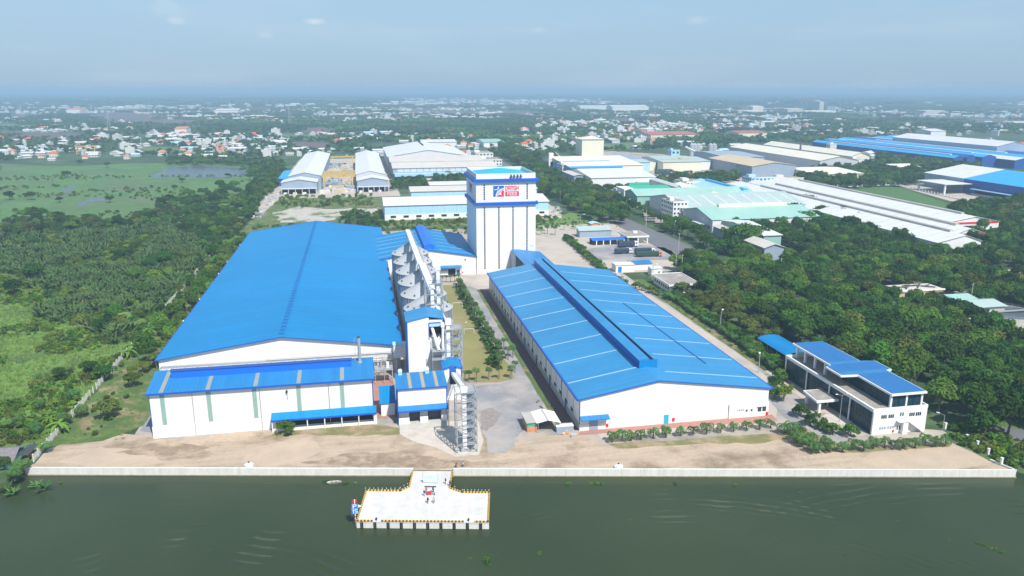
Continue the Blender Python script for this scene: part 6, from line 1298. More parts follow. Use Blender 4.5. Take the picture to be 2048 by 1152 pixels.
# long white factory with dark seams
lf = []
for (x0_, x1_, y0_, y1_, e_, r_, rp_, lab) in ((347, 378, 407, 700, 8.5, 4, .62, 'front aisle with closely spaced dark seams'), (379, 401, 430, 715, 8.5, 3.5, .5, 'middle aisle with long grey ridge vent'), (402, 447, 468, 735, 8.5, 4, .55, 'rear aisle with red-banded end wall')):
    q = shed('long_factory', 'long white-roofed factory, ' + lab, 'factory', x0_, x1_, y0_, y1_, e_, r_, 'y', 'white', 'whiteroof', over=.6, rp=rp_, strips=(int((y1_ - y0_) / 10), .4, 'greyroof', [(x0_ + .5, x0_ + (x1_ - x0_) * rp_ - 1)]), vent=(1.3, 1.0, y0_ + 12, y1_ - 40, 'greyroof'))
    lf.append(q)
for (x0_, x1_, y_) in ((379.5, 400.5, 430), (402.5, 446.5, 468)):
    addbox(lf[2], 'red_band', 'red', x0_, x1_, y_ - .25, y_ - .02, 7.4, 8.6)
addbox(lf[2], 'gateway', 'dark', 418, 430, 467.8, 467.98, 0, 6)
for x in (407, 411, 435, 440): addbox(lf[2], 'window', 'window', x, x + 1.5, 467.8, 467.98, 2, 5)
# big blue factory at the east
rxx, rzz = gv(1927, 329, 723)
bf = shed('blue_factory', 'large factory with half white half blue roof and deep blue wall beside the lawn', 'factory', 590, 2 * rxx - 590, 480, 723, 14, rzz - 14, 'y', 'navywall', 'cyanroof', over=1.2)
kk_ = (rzz - 14) / (rxx - 590)
MB().hexa([(588.6, 668, 14.05 - 1.4 * kk_), (rxx, 668, rzz + .05), (rxx, 724.3, rzz + .05), (588.6, 724.3, 14.05 - 1.4 * kk_)], [(588.6, 668, 14.25 - 1.4 * kk_), (rxx, 668, rzz + .25), (rxx, 724.3, rzz + .25), (588.6, 724.3, 14.25 - 1.4 * kk_)]).build('white_roof_half', M['whiteroof'], bf)
addbox(bf, 'far_wall_half', 'greywall', 589.7, 589.95, 668, 723, 0, 13.4)
addbox(bf, 'canopy_roof', 'whiteroof', 558, 589, 655, 695, 9.6, 10.1)
for y in (657, 693): addbox(bf, 'canopy_leg', 'white_p', 559, 560.4, y - .7, y + .7, -.1, 9.6)
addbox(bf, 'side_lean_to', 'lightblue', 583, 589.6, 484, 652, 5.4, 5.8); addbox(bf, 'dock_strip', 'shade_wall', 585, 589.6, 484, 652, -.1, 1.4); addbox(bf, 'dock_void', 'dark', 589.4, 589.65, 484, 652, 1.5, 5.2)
# blue complex behind the trees
q0 = g(1775, 292, 14); BXs = [(0, 16, 'cyanroof'), (16, 30, 'navywall'), (30, 52, 'cyanroof'), (52, 82, 'whiteroof'), (82, 108, 'cyanroof'), (108, 136, 'navywall'), (136, 164, 'whiteroof'), (164, 200, 'cyanroof'), (200, 236, 'cyanroof'), (236, 262, 'whiteroof')]
BN_ = ['narrow blue aisle nearest the tree belt', 'first deep blue aisle behind the tree belt', 'second bright blue aisle', 'long white-roofed aisle', 'bright blue aisle behind the white one', 'second deep blue aisle', 'second white-roofed aisle', 'wide bright blue aisle', 'farther wide blue aisle', 'rearmost white-roofed aisle']
for i, (d0, d1, rf_) in enumerate(BXs):
    shed('blue_complex_hall', BN_[i] + ' of the eastern blue complex', 'factory', q0[0] - 30 + d0, q0[0] - 30 + d1 - 1, (905, 900, 890, 860, 880, 800, 770, 790, 860, 900)[i], (1240, 1230, 1250, 1260, 1290, 1290, 1300, 1310, 1320, 1330)[i], 11 + (i % 3), 3, 'y', 'navywall', rf_, over=.6, vent=((1.2, .8, 920, 1200, 'signwhite' if rf_ != 'whiteroof' else 'cyanroof') if i % 2 == 0 else None))
pshed('white_mega_hall', 'huge white-roofed hall with dark blue grey wall on the eastern horizon', (1945, 288), (2120, 296), (1920, 272), 22, 6, 'y', 'greywall', 'whiteroof')
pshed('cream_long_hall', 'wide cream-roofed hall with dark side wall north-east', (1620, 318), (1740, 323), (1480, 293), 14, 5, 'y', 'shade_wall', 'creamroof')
pshed('cream_long_hall', 'second cream hall behind, with stepped roof ridge', (1700, 312), (1742, 312), (1570, 288), 13, 5, 'y', 'cream', 'creamroof')
pshed('tan_open_hall', 'tan-roofed open hall with dark interior by the container yard', (1508, 333), (1590, 330), (1440, 315), 14, 4, 'y', 'greywall', 'tanroof')
pshed('grey_blue_hall', 'long grey-blue roof between the cream and tan halls', (1440, 312), (1545, 316), (1430, 303), 12, 2, 'x', 'greywall', 'greywall')
pshed('grey_roof_hall', 'grey-roofed hall left of the grain bins', (1260, 322), (1320, 325), (1255, 310), 11, 3, 'y', 'cream', 'greywall')
pshed('mint_roof_hall', 'mint-roofed hall behind the yellow gantry', (1330, 325), (1400, 322), (1325, 312), 12, 3, 'x', 'cream', 'mintgrey')
pshed('mint_roof_hall', 'smaller mint-roofed hall right of the yellow gantry hall', (1400, 322), (1422, 322), (1390, 313), 11, 2, 'x', 'white_p', 'mintgrey')
pshed('cream_small_hall', 'cream hall at the edge of the eastern trees', (1640, 350), (1720, 345), (1625, 335), 8, 2, 'x', 'cream', 'creamroof')
pshed('pale_small_hall', 'small pale hall in the dark tree belt', (1800, 335), (1838, 333), (1805, 327), 7, 2, 'x', 'white_p', 'creamroof')
block_bld('white_plant_house', 'white cubic plant house by the eastern trees', (1710, 337), (1728, 336), 16, 12, 1, 2)
block_bld('white_water_tower', 'narrow white tower beside the tan hall', (1541, 322), (1549, 322), 10, 15, 1, 1)
block_bld('blue_small_office', 'blue-topped house behind the mint hall', (1342, 311), (1360, 311), 16, 8, 1, 2, 'skyblue')
for i, px in enumerate((1383, 1389, 1395, 1420, 1427)):
    x, y = g(px, 312); o = empty('plant_bin', (x, y, 0), 'tall pale storage bin in the cluster of works silos', 'storage bin', 'pale storage bins north-east'); MB().tube((x, y, 0), (x, y, 17.5), 3.6, n=14).build('shell', M['galvroof'], o); MB().tube((x, y, 17.5), (x, y, 19.5), 3.6, .5, n=14).build('top', M['galvroof'], o)
a = g(1432, 300, 20); b_ = g(1445, 318, 2); o = conveyor('slanting_conveyor', 'slanting grey conveyor beside the works silos', (a[0], b_[1] + 40, 17), (a[0] + 22, b_[1], 1), 3.0, rails=False)
x, y = g(1599, 318); ch = empty('brick_chimney', (x, y, 0), 'slim rust-brown chimney in front of the cream halls', 'chimney'); MB().tube((x, y, 0), (x, y, 24.5), 1.6, 1.2, n=10).build('stack', M['bark'], ch)
# works far out
for i, (P0, P1, h, mt_) in enumerate((((1485, 226), (1565, 228), 9, 'creamroof'), ((1505, 224), (1529, 224), 24, 'creamroof'), ((1575, 228), (1608, 228), 20, 'beigeroof'), ((1610, 226), (1680, 226), 8, 'creamroof'), ((1638, 222), (1648, 222), 42, 'beigeroof'), ((1850, 230), (1886, 230), 16, 'beigeroof'), ((2010, 231), (2048, 232), 12, 'mint'))):
    a, b_ = g(*P0), g(*P1); q = shed('distant_works', 'hazy distant works building number %s' % i, 'works', a[0], b_[0], a[1], a[1] + 110, h, h * .12, 'x', mt_, mt_, over=0)
    q['label'] = ['low cream hall of the hazy distant works', 'raised cream block on the hazy distant works', 'beige cubic block of the hazy distant works', 'long low wing of the hazy distant works', 'tall beige silo tower on the hazy horizon works', 'pinkish block far out on the right plain', 'mint-roofed hall far out at the right edge'][i]
for i, px in enumerate((1655, 1661, 1667)):
    x, y = g(px, 223); o = empty('distant_silo', (x, y, 0), 'hazy grey silo beside the distant works tower', 'silo', 'hazy silos at the distant works'); MB().tube((x, y, 0), (x, y, 24), 11, n=14).build('shell', M['greywall'], o)
for i, (P0, P1, P2, z, rf_, lab) in enumerate((((1175 + 130, 270), (1395, 268), (1315, 262), 11, 'dullred', 'large school-like building with long red roof'), ((1285, 262), (1312, 263), (1290, 257), 9, 'dullred', 'red-roofed wing left of the large red roof'), ((1480, 266), (1533, 265), (1482, 261), 9, 'dullred', 'long red-roofed building on the plain'), ((1165, 214), (1235, 213), (1180, 209), 18, 'whiteroof', 'pale domed hall roof far on the plain'), ((1230, 214), (1292, 213), (1240, 207), 22, 'whiteroof', 'second pale domed hall far on the plain'), ((427, 221), (478, 220), (434, 215), 18, 'whiteroof', 'white curved hall roof far in the west'), ((133, 219), (160, 219), (136, 213), 18, 'orangeroof', 'orange-roofed hall far in the west'), ((347, 258), (374, 257), (350, 253), 12, 'orangeroof', 'orange-roofed church hall in the western plain'), ((845, 285), (912, 283), (850, 279), 8, 'whiteroof', 'long pale shed on the far field'), ((968, 285), (1008, 284), (970, 277), 8, 'mint', 'low mint-roofed house row behind the tower'), ((1860, 262), (1895, 262), (1862, 257), 12, 'whiteroof', 'white-roofed hall on the eastern plain'))):
    pshed('distant_hall', lab, P0, P1, P2, z, z * .3, 'x', 'cream' if rf_ == 'dullred' else 'white_p', rf_, cat='hall')
# twin-spired church
x, y = g(441, 308); chh = empty('church', (x, y, 0), 'small pink church with two pointed spires in the western village', 'church'); RECTS.append((x - 10, x + 12, y - 5, y + 35))
addbox(chh, 'nave', 'pinkwall', x - 8, x + 8, y + 4, y + 34, -.1, 11); MB().profy([(x - 9, 10.8), (x + 9, 10.8), (x, 17)], y + 3.5, y + 35).build('roof', M['orangeroof'], chh)
for dx in (-6.2, 6.2): addbox(chh, 'bell_tower', 'pinkwall', x + dx - 2.6, x + dx + 2.6, y - 1.5, y + 3.7, -.1, 18); MB().tube((x + dx, y + 1.1, 18), (x + dx, y + 1.1, 27), 3.2, .1, n=4).build('spire', M['orangeroof'], chh)

chh.scale = (.62,) * 3
# treatment works in the eastern trees
tp = empty('settling_tank', (285, 287, 0), 'round concrete settling tank with rotating bridge at the right edge', 'tank'); tx, ty = g(2010, 637); RECTS.append((tx - 16, tx + 16, ty - 16, ty + 16))
b = MB(); b.tube((tx, ty, -.1), (tx, ty, 3.2), 13, n=40, caps=False); b.tube((tx, ty, -.1), (tx, ty, 3.2), 12.4, n=40, caps=False)
for i in range(40):
    t0, t1_ = 2 * math.pi * i / 40, 2 * math.pi * (i + 1) / 40; b.face([(tx + r_ * math.cos(t), ty + r_ * math.sin(t), 3.2) for r_, t in ((12.4, t0), (13, t0), (13, t1_), (12.4, t1_))])
b.build('ring_wall', M['conc'], tp); MB().tube((tx, ty, 2.3), (tx, ty, 2.5), 12.35, n=40).build('water', M['pond'], tp); MB().beam((tx - 12.5, ty, 3.5), (tx + 12.5, ty, 3.5), 1.2, .25).build('bridge', M['galv'], tp)
b = MB()
for i in range(30): t0 = 2 * math.pi * i / 30; b.beam((tx + 12.7 * math.cos(t0), ty + 12.7 * math.sin(t0), 3.2), (tx + 12.7 * math.cos(t0), ty + 12.7 * math.sin(t0), 4.2), .08)
for z in (3.7, 4.2):
    for i in range(30): t0 = 2 * math.pi * i / 30; t1_ = 2 * math.pi * (i + 1) / 30; b.beam((tx + 12.7 * math.cos(t0), ty + 12.7 * math.sin(t0), z), (tx + 12.7 * math.cos(t1_), ty + 12.7 * math.sin(t1_), z), .06)
b.build('railing', M['galv'], tp)
pshed('treatment_house', 'pair of mint-roofed treatment houses beside the round tank, front one', (1958, 612), (2015, 612), (1940, 600), 5, 1, 'x', 'conc', 'mintgrey', cat='shed')['label'] = 'mint-roofed shed right beside the round settling tank'
pshed('treatment_house', 'mint-roofed shed farther left of the round settling tank', (1910, 600), (1955, 598), (1905, 588), 5, 1, 'x', 'conc', 'mint', cat='shed')
uf = empty('unfinished_building', (262, 320, 0), 'long unfinished tan-walled building with timber on its roof, in the forest', 'building'); a = g(1800, 582, 5); b_ = g(1925, 590, 5); RECTS.append((a[0], b_[0] + 2, a[1] - 2, a[1] + 14))
addbox(uf, 'wall', 'tanroof', a[0], b_[0], a[1], a[1] + 11, -.1, 5); addbox(uf, 'cornice', 'cream', a[0] - .5, b_[0] + .5, a[1] - .6, a[1] - .02, 4.4, 5.2); addbox(uf, 'roof', 'beigeroof', a[0] + .3, b_[0] - .3, a[1] + .3, a[1] + 10.7, 5.0, 5.12)
for i in range(9):
    xx = a[0] + 3 + (b_[0] - a[0] - 8) * i / 9; MB().beam((xx, a[1] + rr.uniform(1, 8), 5.5), (xx + rr.uniform(3, 6), a[1] + rr.uniform(1, 9), 5.7), .5, .5).build('timber', M['darkgrey'] if i % 2 else M['bark'], uf)
for i in range(6): addbox(uf, 'opening', 'dark', a[0] + 3 + i * (b_[0] - a[0]) / 6.5, a[0] + 6 + i * (b_[0] - a[0]) / 6.5, a[1] - .1, a[1] - .01, 1, 3.4)
RECTS.append((262, 300, 254, 300)); RECTS.append((a[0], b_[0] + 2, a[1] - 12, a[1]))
# white fences of the eastern works
def picket(name, label, p, q, step=3.5, h=2.2):
    f = empty(name, (p[0], p[1], 0), label, 'fence'); p = Vector(p); q = Vector(q); n = int((q - p).length / step); s0_ = None
    for i in range(n + 1):
        c = p.lerp(q, i / n)
        if s0_ is None: s0_ = MB().box(c.x - .25, c.x + .25, c.y - .25, c.y + .25, -.1, h).build('post', M['signwhite'], f)
        else: w_ = inst(s0_, 'post', f, (0, 0, 0)); w_.location = (c.x - p.x, c.y - p.y, 0)
    b = MB(); b.beam((p.x, p.y, .3), (q.x, q.y, .3), .2, .7); b.beam((p.x, p.y, h - .3), (q.x, q.y, h - .3), .1, .12); b.build('rail', M['signwhite'], f)
picket('picket_fence', 'white post fence along the street right of the forest', g(1978, 553), g(2070, 546))
picket('picket_fence', 'long white post fence between the lawn and the tree belt', g(1655, 376), g(1800, 369), 6, 3)
picket('picket_fence', 'white post fence between lawn and factory road', g(1795, 372), g(2010, 420), 5, 2.4)
for i, (px, py, rz_) in enumerate(((1322, 348, .2), (1332, 351, .1), (1342, 349, 0), (1350, 352, .3), (1362, 350, 0), (1376, 348, .2), (1330, 345, 0), (1440, 352, 1.2), (1456, 350, .4))):
    x, y = g(px, py); copy_tree(l1 if i % 2 else rc_, (x, y, 0), rz_, 1.2, 'small lorry parked in the container yard under the yellow gantry', 'lorries in the container yard')
# ------------------------------------------------------------------ plants
def crown_mesh(name, m_, R=5.0, hgt=6.0, base=2.6, nb=10, per=110, leaf=.8, seed=0, flat=.75):
    r = np.random.default_rng(seed); V = []; Fc = []; k = 0
    blobs = []
    for i in range(nb):
        a = r.uniform(0, 2 * math.pi); d = R * .68 * math.sqrt(r.random()); z = base + hgt * (.25 + .6 * r.random() * (1 - (d / R) ** 2 * .6)); blobs.append((d * math.cos(a), d * math.sin(a), z, R * r.uniform(.3, .52)))
    blobs.append((0, 0, base + hgt * .55, R * .6))
    for (bx, by, bz, br) in blobs:
        u = r.normal(size=(per, 3)); u /= np.linalg.norm(u, axis=1)[:, None]; u[:, 2] = np.where(u[:, 2] < -.35, -u[:, 2], u[:, 2])
        rad = br * (0.72 + .38 * r.random(per)) * (1 + .16 * np.sin(u[:, 0] * 7 + u[:, 1] * 5 + bx))
        c = u * rad[:, None]; c[:, 2] *= flat; c += (bx, by, bz)
        nrm = u + r.normal(size=(per, 3)) * .45; nrm[:, 2] += .25; nrm /= np.linalg.norm(nrm, axis=1)[:, None]
        t = np.cross(nrm, r.normal(size=(per, 3))); t /= np.linalg.norm(t, axis=1)[:, None]; b = np.cross(nrm, t)
        s = leaf * r.uniform(.55, 1.15, per)[:, None]
        for q in range(per):
            p = c[q]; tt = t[q] * s[q]; bb = b[q] * s[q] * .62; n_ = nrm[q] * s[q] * .22
            V += [p - tt - n_, p + bb, p + tt - n_, p - bb]; Fc.append((k, k + 1, k + 2, k + 3)); k += 4
    me = bpy.data.meshes.new(name); me.from_pydata([tuple(v) for v in V], [], Fc); me.materials.append(m_); return me
def limb_mesh(name, h, r, R, seed=0):
    rd = random.Random(seed); b = MB(); b.tube((0, 0, -.2), (.1, 0, h * .55), r, r * .75, n=7, caps=False)
    for i in range(5):
        a = i * 1.26 + rd.random(); p = (.1, 0, h * (.45 + .08 * i)); q = (R * .5 * math.cos(a), R * .5 * math.sin(a), h + R * (.25 + .2 * rd.random())); b.tube(p, q, r * .5, r * .15, n=5, caps=False)
    return b.mesh(name, M['bark'])
def tree_proto(name, label, mt_, R, hgt, base, nb, per, leaf, seed, group=None, flat=.75, cat='tree'):
    t = empty(name, (0, 0, 0), label, cat, group)
    a = bpy.data.objects.new('trunk', limb_mesh('trunk', base + hgt * .25, R * .055 + .06, R, seed)); COL.objects.link(a); a.parent = t
    c = bpy.data.objects.new('crown', crown_mesh('crown', mt_, R, hgt, base, nb, per, leaf, seed, flat)); COL.objects.link(c); c.parent = t
    remember(t); return t
def frond(b, base, az, L_, up, droop, lw=.9, nseg=7, twist=0.0, w=.16):
    p = Vector(base); d = Vector((math.cos(az) * math.cos(up), math.sin(az) * math.cos(up), math.sin(up))); side = Vector((-math.sin(az), math.cos(az), 0))
    seg = L_ / nseg; el = up
    for i in range(nseg):
        el2 = el - droop * (i + 1) / nseg; dd = Vector((math.cos(az) * math.cos(el2), math.sin(az) * math.cos(el2), math.sin(el2))); q = p + dd * seg
        prof = math.sin(math.pi * min(1, (i + .9) / nseg * .95)) ** .6
        dn = dd.cross(side).normalized()
        if dn.z > 0: dn = -dn
        for s_ in (-1, 1):
            l_ = lw * prof
            for k in range(2):
                o = p.lerp(q, k * .5); o2 = p.lerp(q, k * .5 + .42); tip = o.lerp(o2, .8) + side * s_ * l_ + dn * l_ * .45 + dd * l_ * .35
                b.face([o, o2, tip])
        if i == 0 or True: b.face([p - side * .05, q - side * .03, q + side * .03, p + side * .05])
        p = q; el = el2
def palm_proto(name, label, h, nf, L_, seed, group=None, cat='palm', mt_='leafp', lw=.9, tr=.14, droop=1.5, upr=(.1, 1.1), trunk=True, n_seg=6):
    rd = random.Random(seed); t = empty(name, (0, 0, 0), label, cat, group)
    if trunk:
        b = MB(); b.tube((0, 0, -.1), (.05, 0, h * .5), tr * 1.25, tr, n=7, caps=False); b.tube((.05, 0, h * .5), (0, 0, h), tr, tr * .8, n=7); b.build('trunk', M['bark'] if not name.startswith('royal') else M['conc'], t)
    b = MB()
    for i in range(nf): frond(b, (0, 0, h), i * 2.399 + rd.uniform(-.2, .2), L_ * rd.uniform(.8, 1.1), rd.uniform(*upr), droop * rd.uniform(.75, 1.1), lw, n_seg)
    b.build('crown', M[mt_], t, fix=False); remember(t); return t
def banana_proto():
    rd = random.Random(4); t = empty('banana_plant', (0, 0, 0), 'bright green banana plant', 'banana plant'); b = MB(); b.tube((0, 0, -.1), (0, 0, 2.0), .22, .15, n=7); b.build('stem', M['leafb'], t); b = MB()
    for i in range(9):
        az = i * 2.4; el = rd.uniform(.5, 1.2); p = Vector((0, 0, 1.9)); side = Vector((-math.sin(az), math.cos(az), 0)); wd = .42
        for k in range(5):
            el -= .38; q = p + Vector((math.cos(az) * math.cos(el), math.sin(az) * math.cos(el), math.sin(el))) * .65; w0, w1 = wd * math.sin(math.pi * (k + .3) / 5.6), wd * math.sin(math.pi * (k + 1.3) / 5.6); dz = Vector((0, 0, .12))
            b.face([p - side * w0 + dz, p, q, q - side * w1 + dz]); b.face([p, p + side * w0 + dz, q + side * w1 + dz, q]); p = q
    b.build('crown', M['leafb'], t, fix=False); remember(t); return t
FOREST = 'broadleaf trees of the dense wood east of the wide warehouse'
B = [tree_proto('broadleaf_tree', 'dense dark green broadleaf tree', M[m_], R0, h0, b0, nb0, 120, .62, s_, None, fl0) for m_, s_, R0, h0, b0, nb0, fl0 in (('leaf1', 1, 5.2, 6.4, 3.0, 10, .8), ('leaf1', 2, 5.0, 7.2, 2.6, 9, .9), ('leaf2', 3, 5.4, 6.0, 3.0, 11, .75), ('leaf2', 4, 4.4, 8.2, 3.2, 9, 1.0), ('leaf1', 5, 6.0, 5.2, 3.4, 12, .7), ('leaf4', 6, 5.0, 6.2, 3.0, 8, .8), ('leaf5', 8, 4.8, 6.6, 2.8, 9, .85))]
BB = tree_proto('bushy_tree', 'small round bushy tree', M['leaf2'], 2.0, 2.6, .5, 6, 90, .34, 12, None, .9); BR = tree_proto('bushy_tree', 'small bright green tree', M['leaf3'], 2.4, 3.4, 1.2, 6, 80, .4, 13, None, .85); OL = tree_proto('olive_tree', 'olive green spreading tree', M['leaf4'], 3.6, 3.4, 1.8, 8, 80, .5, 14, None, .6)
PA = [palm_proto('areca_palm', 'short feathery palm', 2.0, 10, 3.1, s_, None, lw=.62, droop=1.5, upr=(.2, 1.2)) for s_ in (1, 2, 3)]
PT = [palm_proto('tall_palm', 'slender palm with drooping crown', 4.2, 11, 3.0, s_, None, lw=.62, droop=1.8, upr=(.2, 1.2), tr=.13) for s_ in (4, 5)]
PC = [palm_proto('coconut_palm', 'coconut palm with long feathery fronds', 3.2, 16, 4.6, s_, None, lw=.9, droop=1.5, upr=(.0, 1.2), tr=.17) for s_ in (6, 7)]
BN = banana_proto()
USED = set()
def place(proto, x, y, s_, label, group, rz=None, z=-.05):
    rz = R_.uniform(0, 6.28) if rz is None else rz
    if proto.name not in USED:
        USED.add(proto.name); proto.location = (x, y, z); proto.rotation_euler = (0, 0, rz); proto.scale = (s_,) * 3; proto['label'] = label; proto['group'] = group; return proto
    return copy_tree(proto, (x, y, z), rz, s_, label, group)
u = R_.uniform
# palms round the football field
G1 = 'palms edging the football field'
for i in range(34):
    t = i / 33; x = 47.6 + t * 1.2 + u(-.4, .4) - (t > .93) * 2; y = 385 - t * 122; place(R_.choice(PT), x, y, u(1.1, 1.35), 'palm in the row between football field and service road', G1)
    place(R_.choice(PA + [BB]), x - u(.6, 1.8), y + u(-2, 2), u(.9, 1.25), 'short palm in the row between football field and service road', G1)
for (px, py, k) in ((930, 765, 0), (938, 765, 0), (953, 763, 0), (978, 760, 0), (998, 758, 0), (1022, 757, 0), (1030, 745, 0), (1003, 727, 0), (1016, 720, 1), (1008, 702, 1), (1026, 715, 0)):
    x, y = g(px, py); place(R_.choice(PT), x, y, u(.95, 1.15) if not k else 1.2, 'palm along the near edge of the football field', 'palms at the near edge of the football field')
for i in range(8): x = 33.5 + i * 2.2; place(R_.choice(PT), x, 397 + u(-1, 1), u(.9, 1.1), 'palm at the far end of the football field by the hall canopy', G1)
# palms in front of the wide warehouse
for i, px in enumerate((1224, 1244, 1262, 1281, 1306, 1332, 1361, 1386, 1413, 1441, 1467, 1493, 1519, 1541)):
    x, y = g(px, 884 - (px - 1224) * .088); place(R_.choice(PA), x, y, u(1.05, 1.4), 'short palm in the front row before the wide warehouse gable', 'palms before the wide warehouse')
# palms before the office
for i in range(13): px = 1640 + i * 21; x, y = g(px + u(-4, 4), 905 - i * 1.2 + u(-3, 3)); place(R_.choice(PA), x, y, u(1.15, 1.45), 'palm in the dense row between office and sandy bank', 'palms before the office')
for (px, py) in ((1568, 868), (1585, 868), (1590, 885), (1603, 893), (1618, 890), (1600, 872), (1625, 905), (1650, 895)): x, y = g(px, py); place(R_.choice(PA), x, y, u(1.25, 1.6), 'palm in the corner cluster left of the office', 'palms before the office')
for (px, py, s_, lab) in ((1567, 802, 1.25, 'bright green small tree beside the office drive'),): x, y = g(px, py); place(BR, x, y, s_, lab, 'small trees by the office')
for (px, py) in ((1549, 795), (1601, 833), (1621, 850), (1645, 860), (1665, 868), (1700, 872), (1550, 775), (1560, 760)): x, y = g(px, py); place(BB, x, y, u(1.1, 1.5), 'small round tree between office drive and glass front', 'small trees by the office')
# hedge row of palms beside the pale road
G2 = 'palms and bushes of the hedge along the pale road'
for i in range(60):
    y = 350 - i * 1.95; x = 147.0 + u(-.7, .7) - (y < 262) * 1.2
    place(R_.choice(PA), x, y, u(.9, 1.25), 'short palm of the dense hedge along the pale road', G2)
    place(BB, x + u(1.2, 4.5), y, u(.9, 1.35), 'bush in the hedge along the pale road', G2)
for i in range(26): y = 503 - i * 4; x = 136.2 - i * .19; [place(R_.choice([BB, BB, PA[0]]), x + dx_ + u(-.5, .5), y + dy_, u(.95, 1.35), 'low palm or bush in the hedge between tower yard and gate court', 'hedge between tower yard and gate court') for dx_, dy_ in ((0, 0), (1.8, 2))]
for i in range(13): x, y = g(1215 + i * 13, 556 + i * 4.5); place(R_.choice(PA + [BB]), x, y + u(-4, 4), u(.9, 1.4), 'low palm or bush behind the far corner of the wide warehouse', 'bushes behind the wide warehouse')
for (px, py) in ((1082, 470), (1095, 468), (1110, 470), (1128, 460), (1150, 458), (1072, 468)): x, y = g(px, py); place(R_.choice(PT), x, y, u(1.2, 1.5), 'palm right of the tower base beside the grey screen', 'palms right of the tower')
x, y = g(1257, 487); place(OL, x, y, .9, 'small yellowish tree beside the gate house', 'small trees at the gate'); x, y = g(1239, 490); place(BR, x, y, .8, 'yellow shrub before the gate house', 'small trees at the gate')
# lawn trees, olive, between hedge and wood
for i in range(46):
    y = 352 - i * 2.3 + u(-2, 2); x = 157 + u(-2, 9)
    if free(x, y, 1.5): place(OL, x, y, u(.8, 1.25), 'olive green spreading tree on the strip between palm hedge and wood', 'olive trees behind the palm hedge')
# west side plantings
for i in range(60):
    y = 288 + i * 4.1; x = -80.5 + u(-5, 4.5); place(R_.choice([B[2], OL, B[6], B[3]]) if i % 3 else BR, x, y, u(.6, .9) if i % 3 else u(1.2, 1.7), 'leafy tree between the west fence and the huge warehouse', 'trees between fence and huge warehouse')
for (px, py, s_) in ((215, 838, 1.15), (268, 775, 1.0), (262, 752, .8), (288, 745, .8), (226, 823, .9)): x, y = g(px, py); place(R_.choice((OL, BR)), x, y, s_, 'small tree on the grass strip left of the boiler house', 'small trees on the grass strip')
for i, (px, py) in enumerate(((262, 715), (270, 705), (283, 690), (292, 683), (300, 672), (320, 655), (335, 640), (345, 632), (120, 865), (100, 850))): x, y = g(px, py); place(BN, x, y, u(1.0, 1.5), 'bright green banana plant beside the west fence', 'banana plants beside the west fence')
x, y = g(575, 868); place(BB, x, y, 1.45, 'single round green bush before the boiler house canopy', 'single bush before the boiler house')
# big wood on the east
FP = gp((1335, 545), (1390, 520), (1470, 545), (1520, 525), (1640, 500), (1800, 500), (1900, 480), (2100, 470), (2100, 535), (1972, 540), (1972, 562), (2100, 562), (2100, 885), (1985, 890), (1900, 865), (1860, 800), (1840, 770), (1700, 690), (1640, 662), (1560, 650), (1420, 570))
LI = []
def jgrid(x0, x1, y0, y1, s_, jit=.42):
    xs, ys_ = np.meshgrid(np.arange(x0, x1, s_), np.arange(y0, y1, s_)); p = np.stack([xs.ravel(), ys_.ravel()], 1) + rng.uniform(-jit * s_, jit * s_, (xs.size, 2)); return p
def visible(x, y, z=8, m=60):
    dx = x * CX - y * SX; f = x * SX + y * CX; c = f * CPI - (z - H) * SPI; v = f * SPI + (z - H) * CPI
    px = 1024 + F * dx / np.maximum(c, 1); py = 576 - F * v / np.maximum(c, 1)
    return (c > 1) & (px > -m) & (px < 2048 + m) & (py < 1152 + m)
p = jgrid(120, 460, 150, 520, 7.6); ok = (inpoly(p[:, 0], p[:, 1], FP) | ((p[:, 0] > 165) & (p[:, 0] < 215) & (p[:, 1] > 215) & (p[:, 1] < 375))) & free(p[:, 0], p[:, 1], 3) & visible(p[:, 0], p[:, 1])
p = p[ok]; p = p[np.argsort(np.hypot(p[:, 0], p[:, 1]))]
near_wood = p[:105]; rest_wood = p[105:]
DESC = {0: 'dark green', 1: 'dark green', 2: 'mid green', 3: 'mid green', 4: 'dark green', 5: 'olive green', 6: 'light yellow green'}
for (x, y) in near_wood:
    i = R_.choice((0, 1, 2, 3, 4, 0, 6, 2, 5, 3)); place(B[i], x, y, u(.65, 1.3), '%s broadleaf tree in the unbroken wood behind the office' % DESC[i], 'broadleaf trees of the wood behind the office')
for (px, py, s_) in ((1490, 500, 1.9), (1466, 505, 1.4), (1520, 490, 1.5), (1605, 420, 1.5), (1585, 440, 1.5), (1610, 455, 1.4), (1700, 470, 1.5), (1650, 480, 1.4), (1740, 475, 1.2), (1560, 400, 1.0), (1640, 440, 1.3), (1690, 445, 1.4), (1720, 455, 1.3)):
    x, y = g(px, py); place(B[R_.choice((0, 1, 4, 2))], x, y, s_, 'large rounded tree standing before the pale green and white factories', 'large trees before the factories')
ER = gp((1440, 475), (1490, 440), (1560, 445), (1565, 405), (1620, 398), (1700, 430), (1790, 465), (1870, 488), (1900, 500), (1800, 510), (1640, 510), (1520, 540), (1450, 520))
p3_ = jgrid(150, 420, 360, 620, 9.5); ok = inpoly(p3_[:, 0], p3_[:, 1], ER) & free(p3_[:, 0], p3_[:, 1], 2); p3_ = p3_[ok]
scatter_late = p3_[44:]
for (x, y) in p3_[:44]: i = R_.choice((0, 1, 2, 3, 4)); place(B[i], x, y, u(.9, 1.3), '%s tree crowding between the road and the long white factory' % DESC[i], 'trees between road and long white factory')
RW = gp((1295, 462), (1330, 452), (1400, 480), (1450, 500), (1480, 530), (1480, 548), (1420, 530), (1370, 505), (1320, 480))
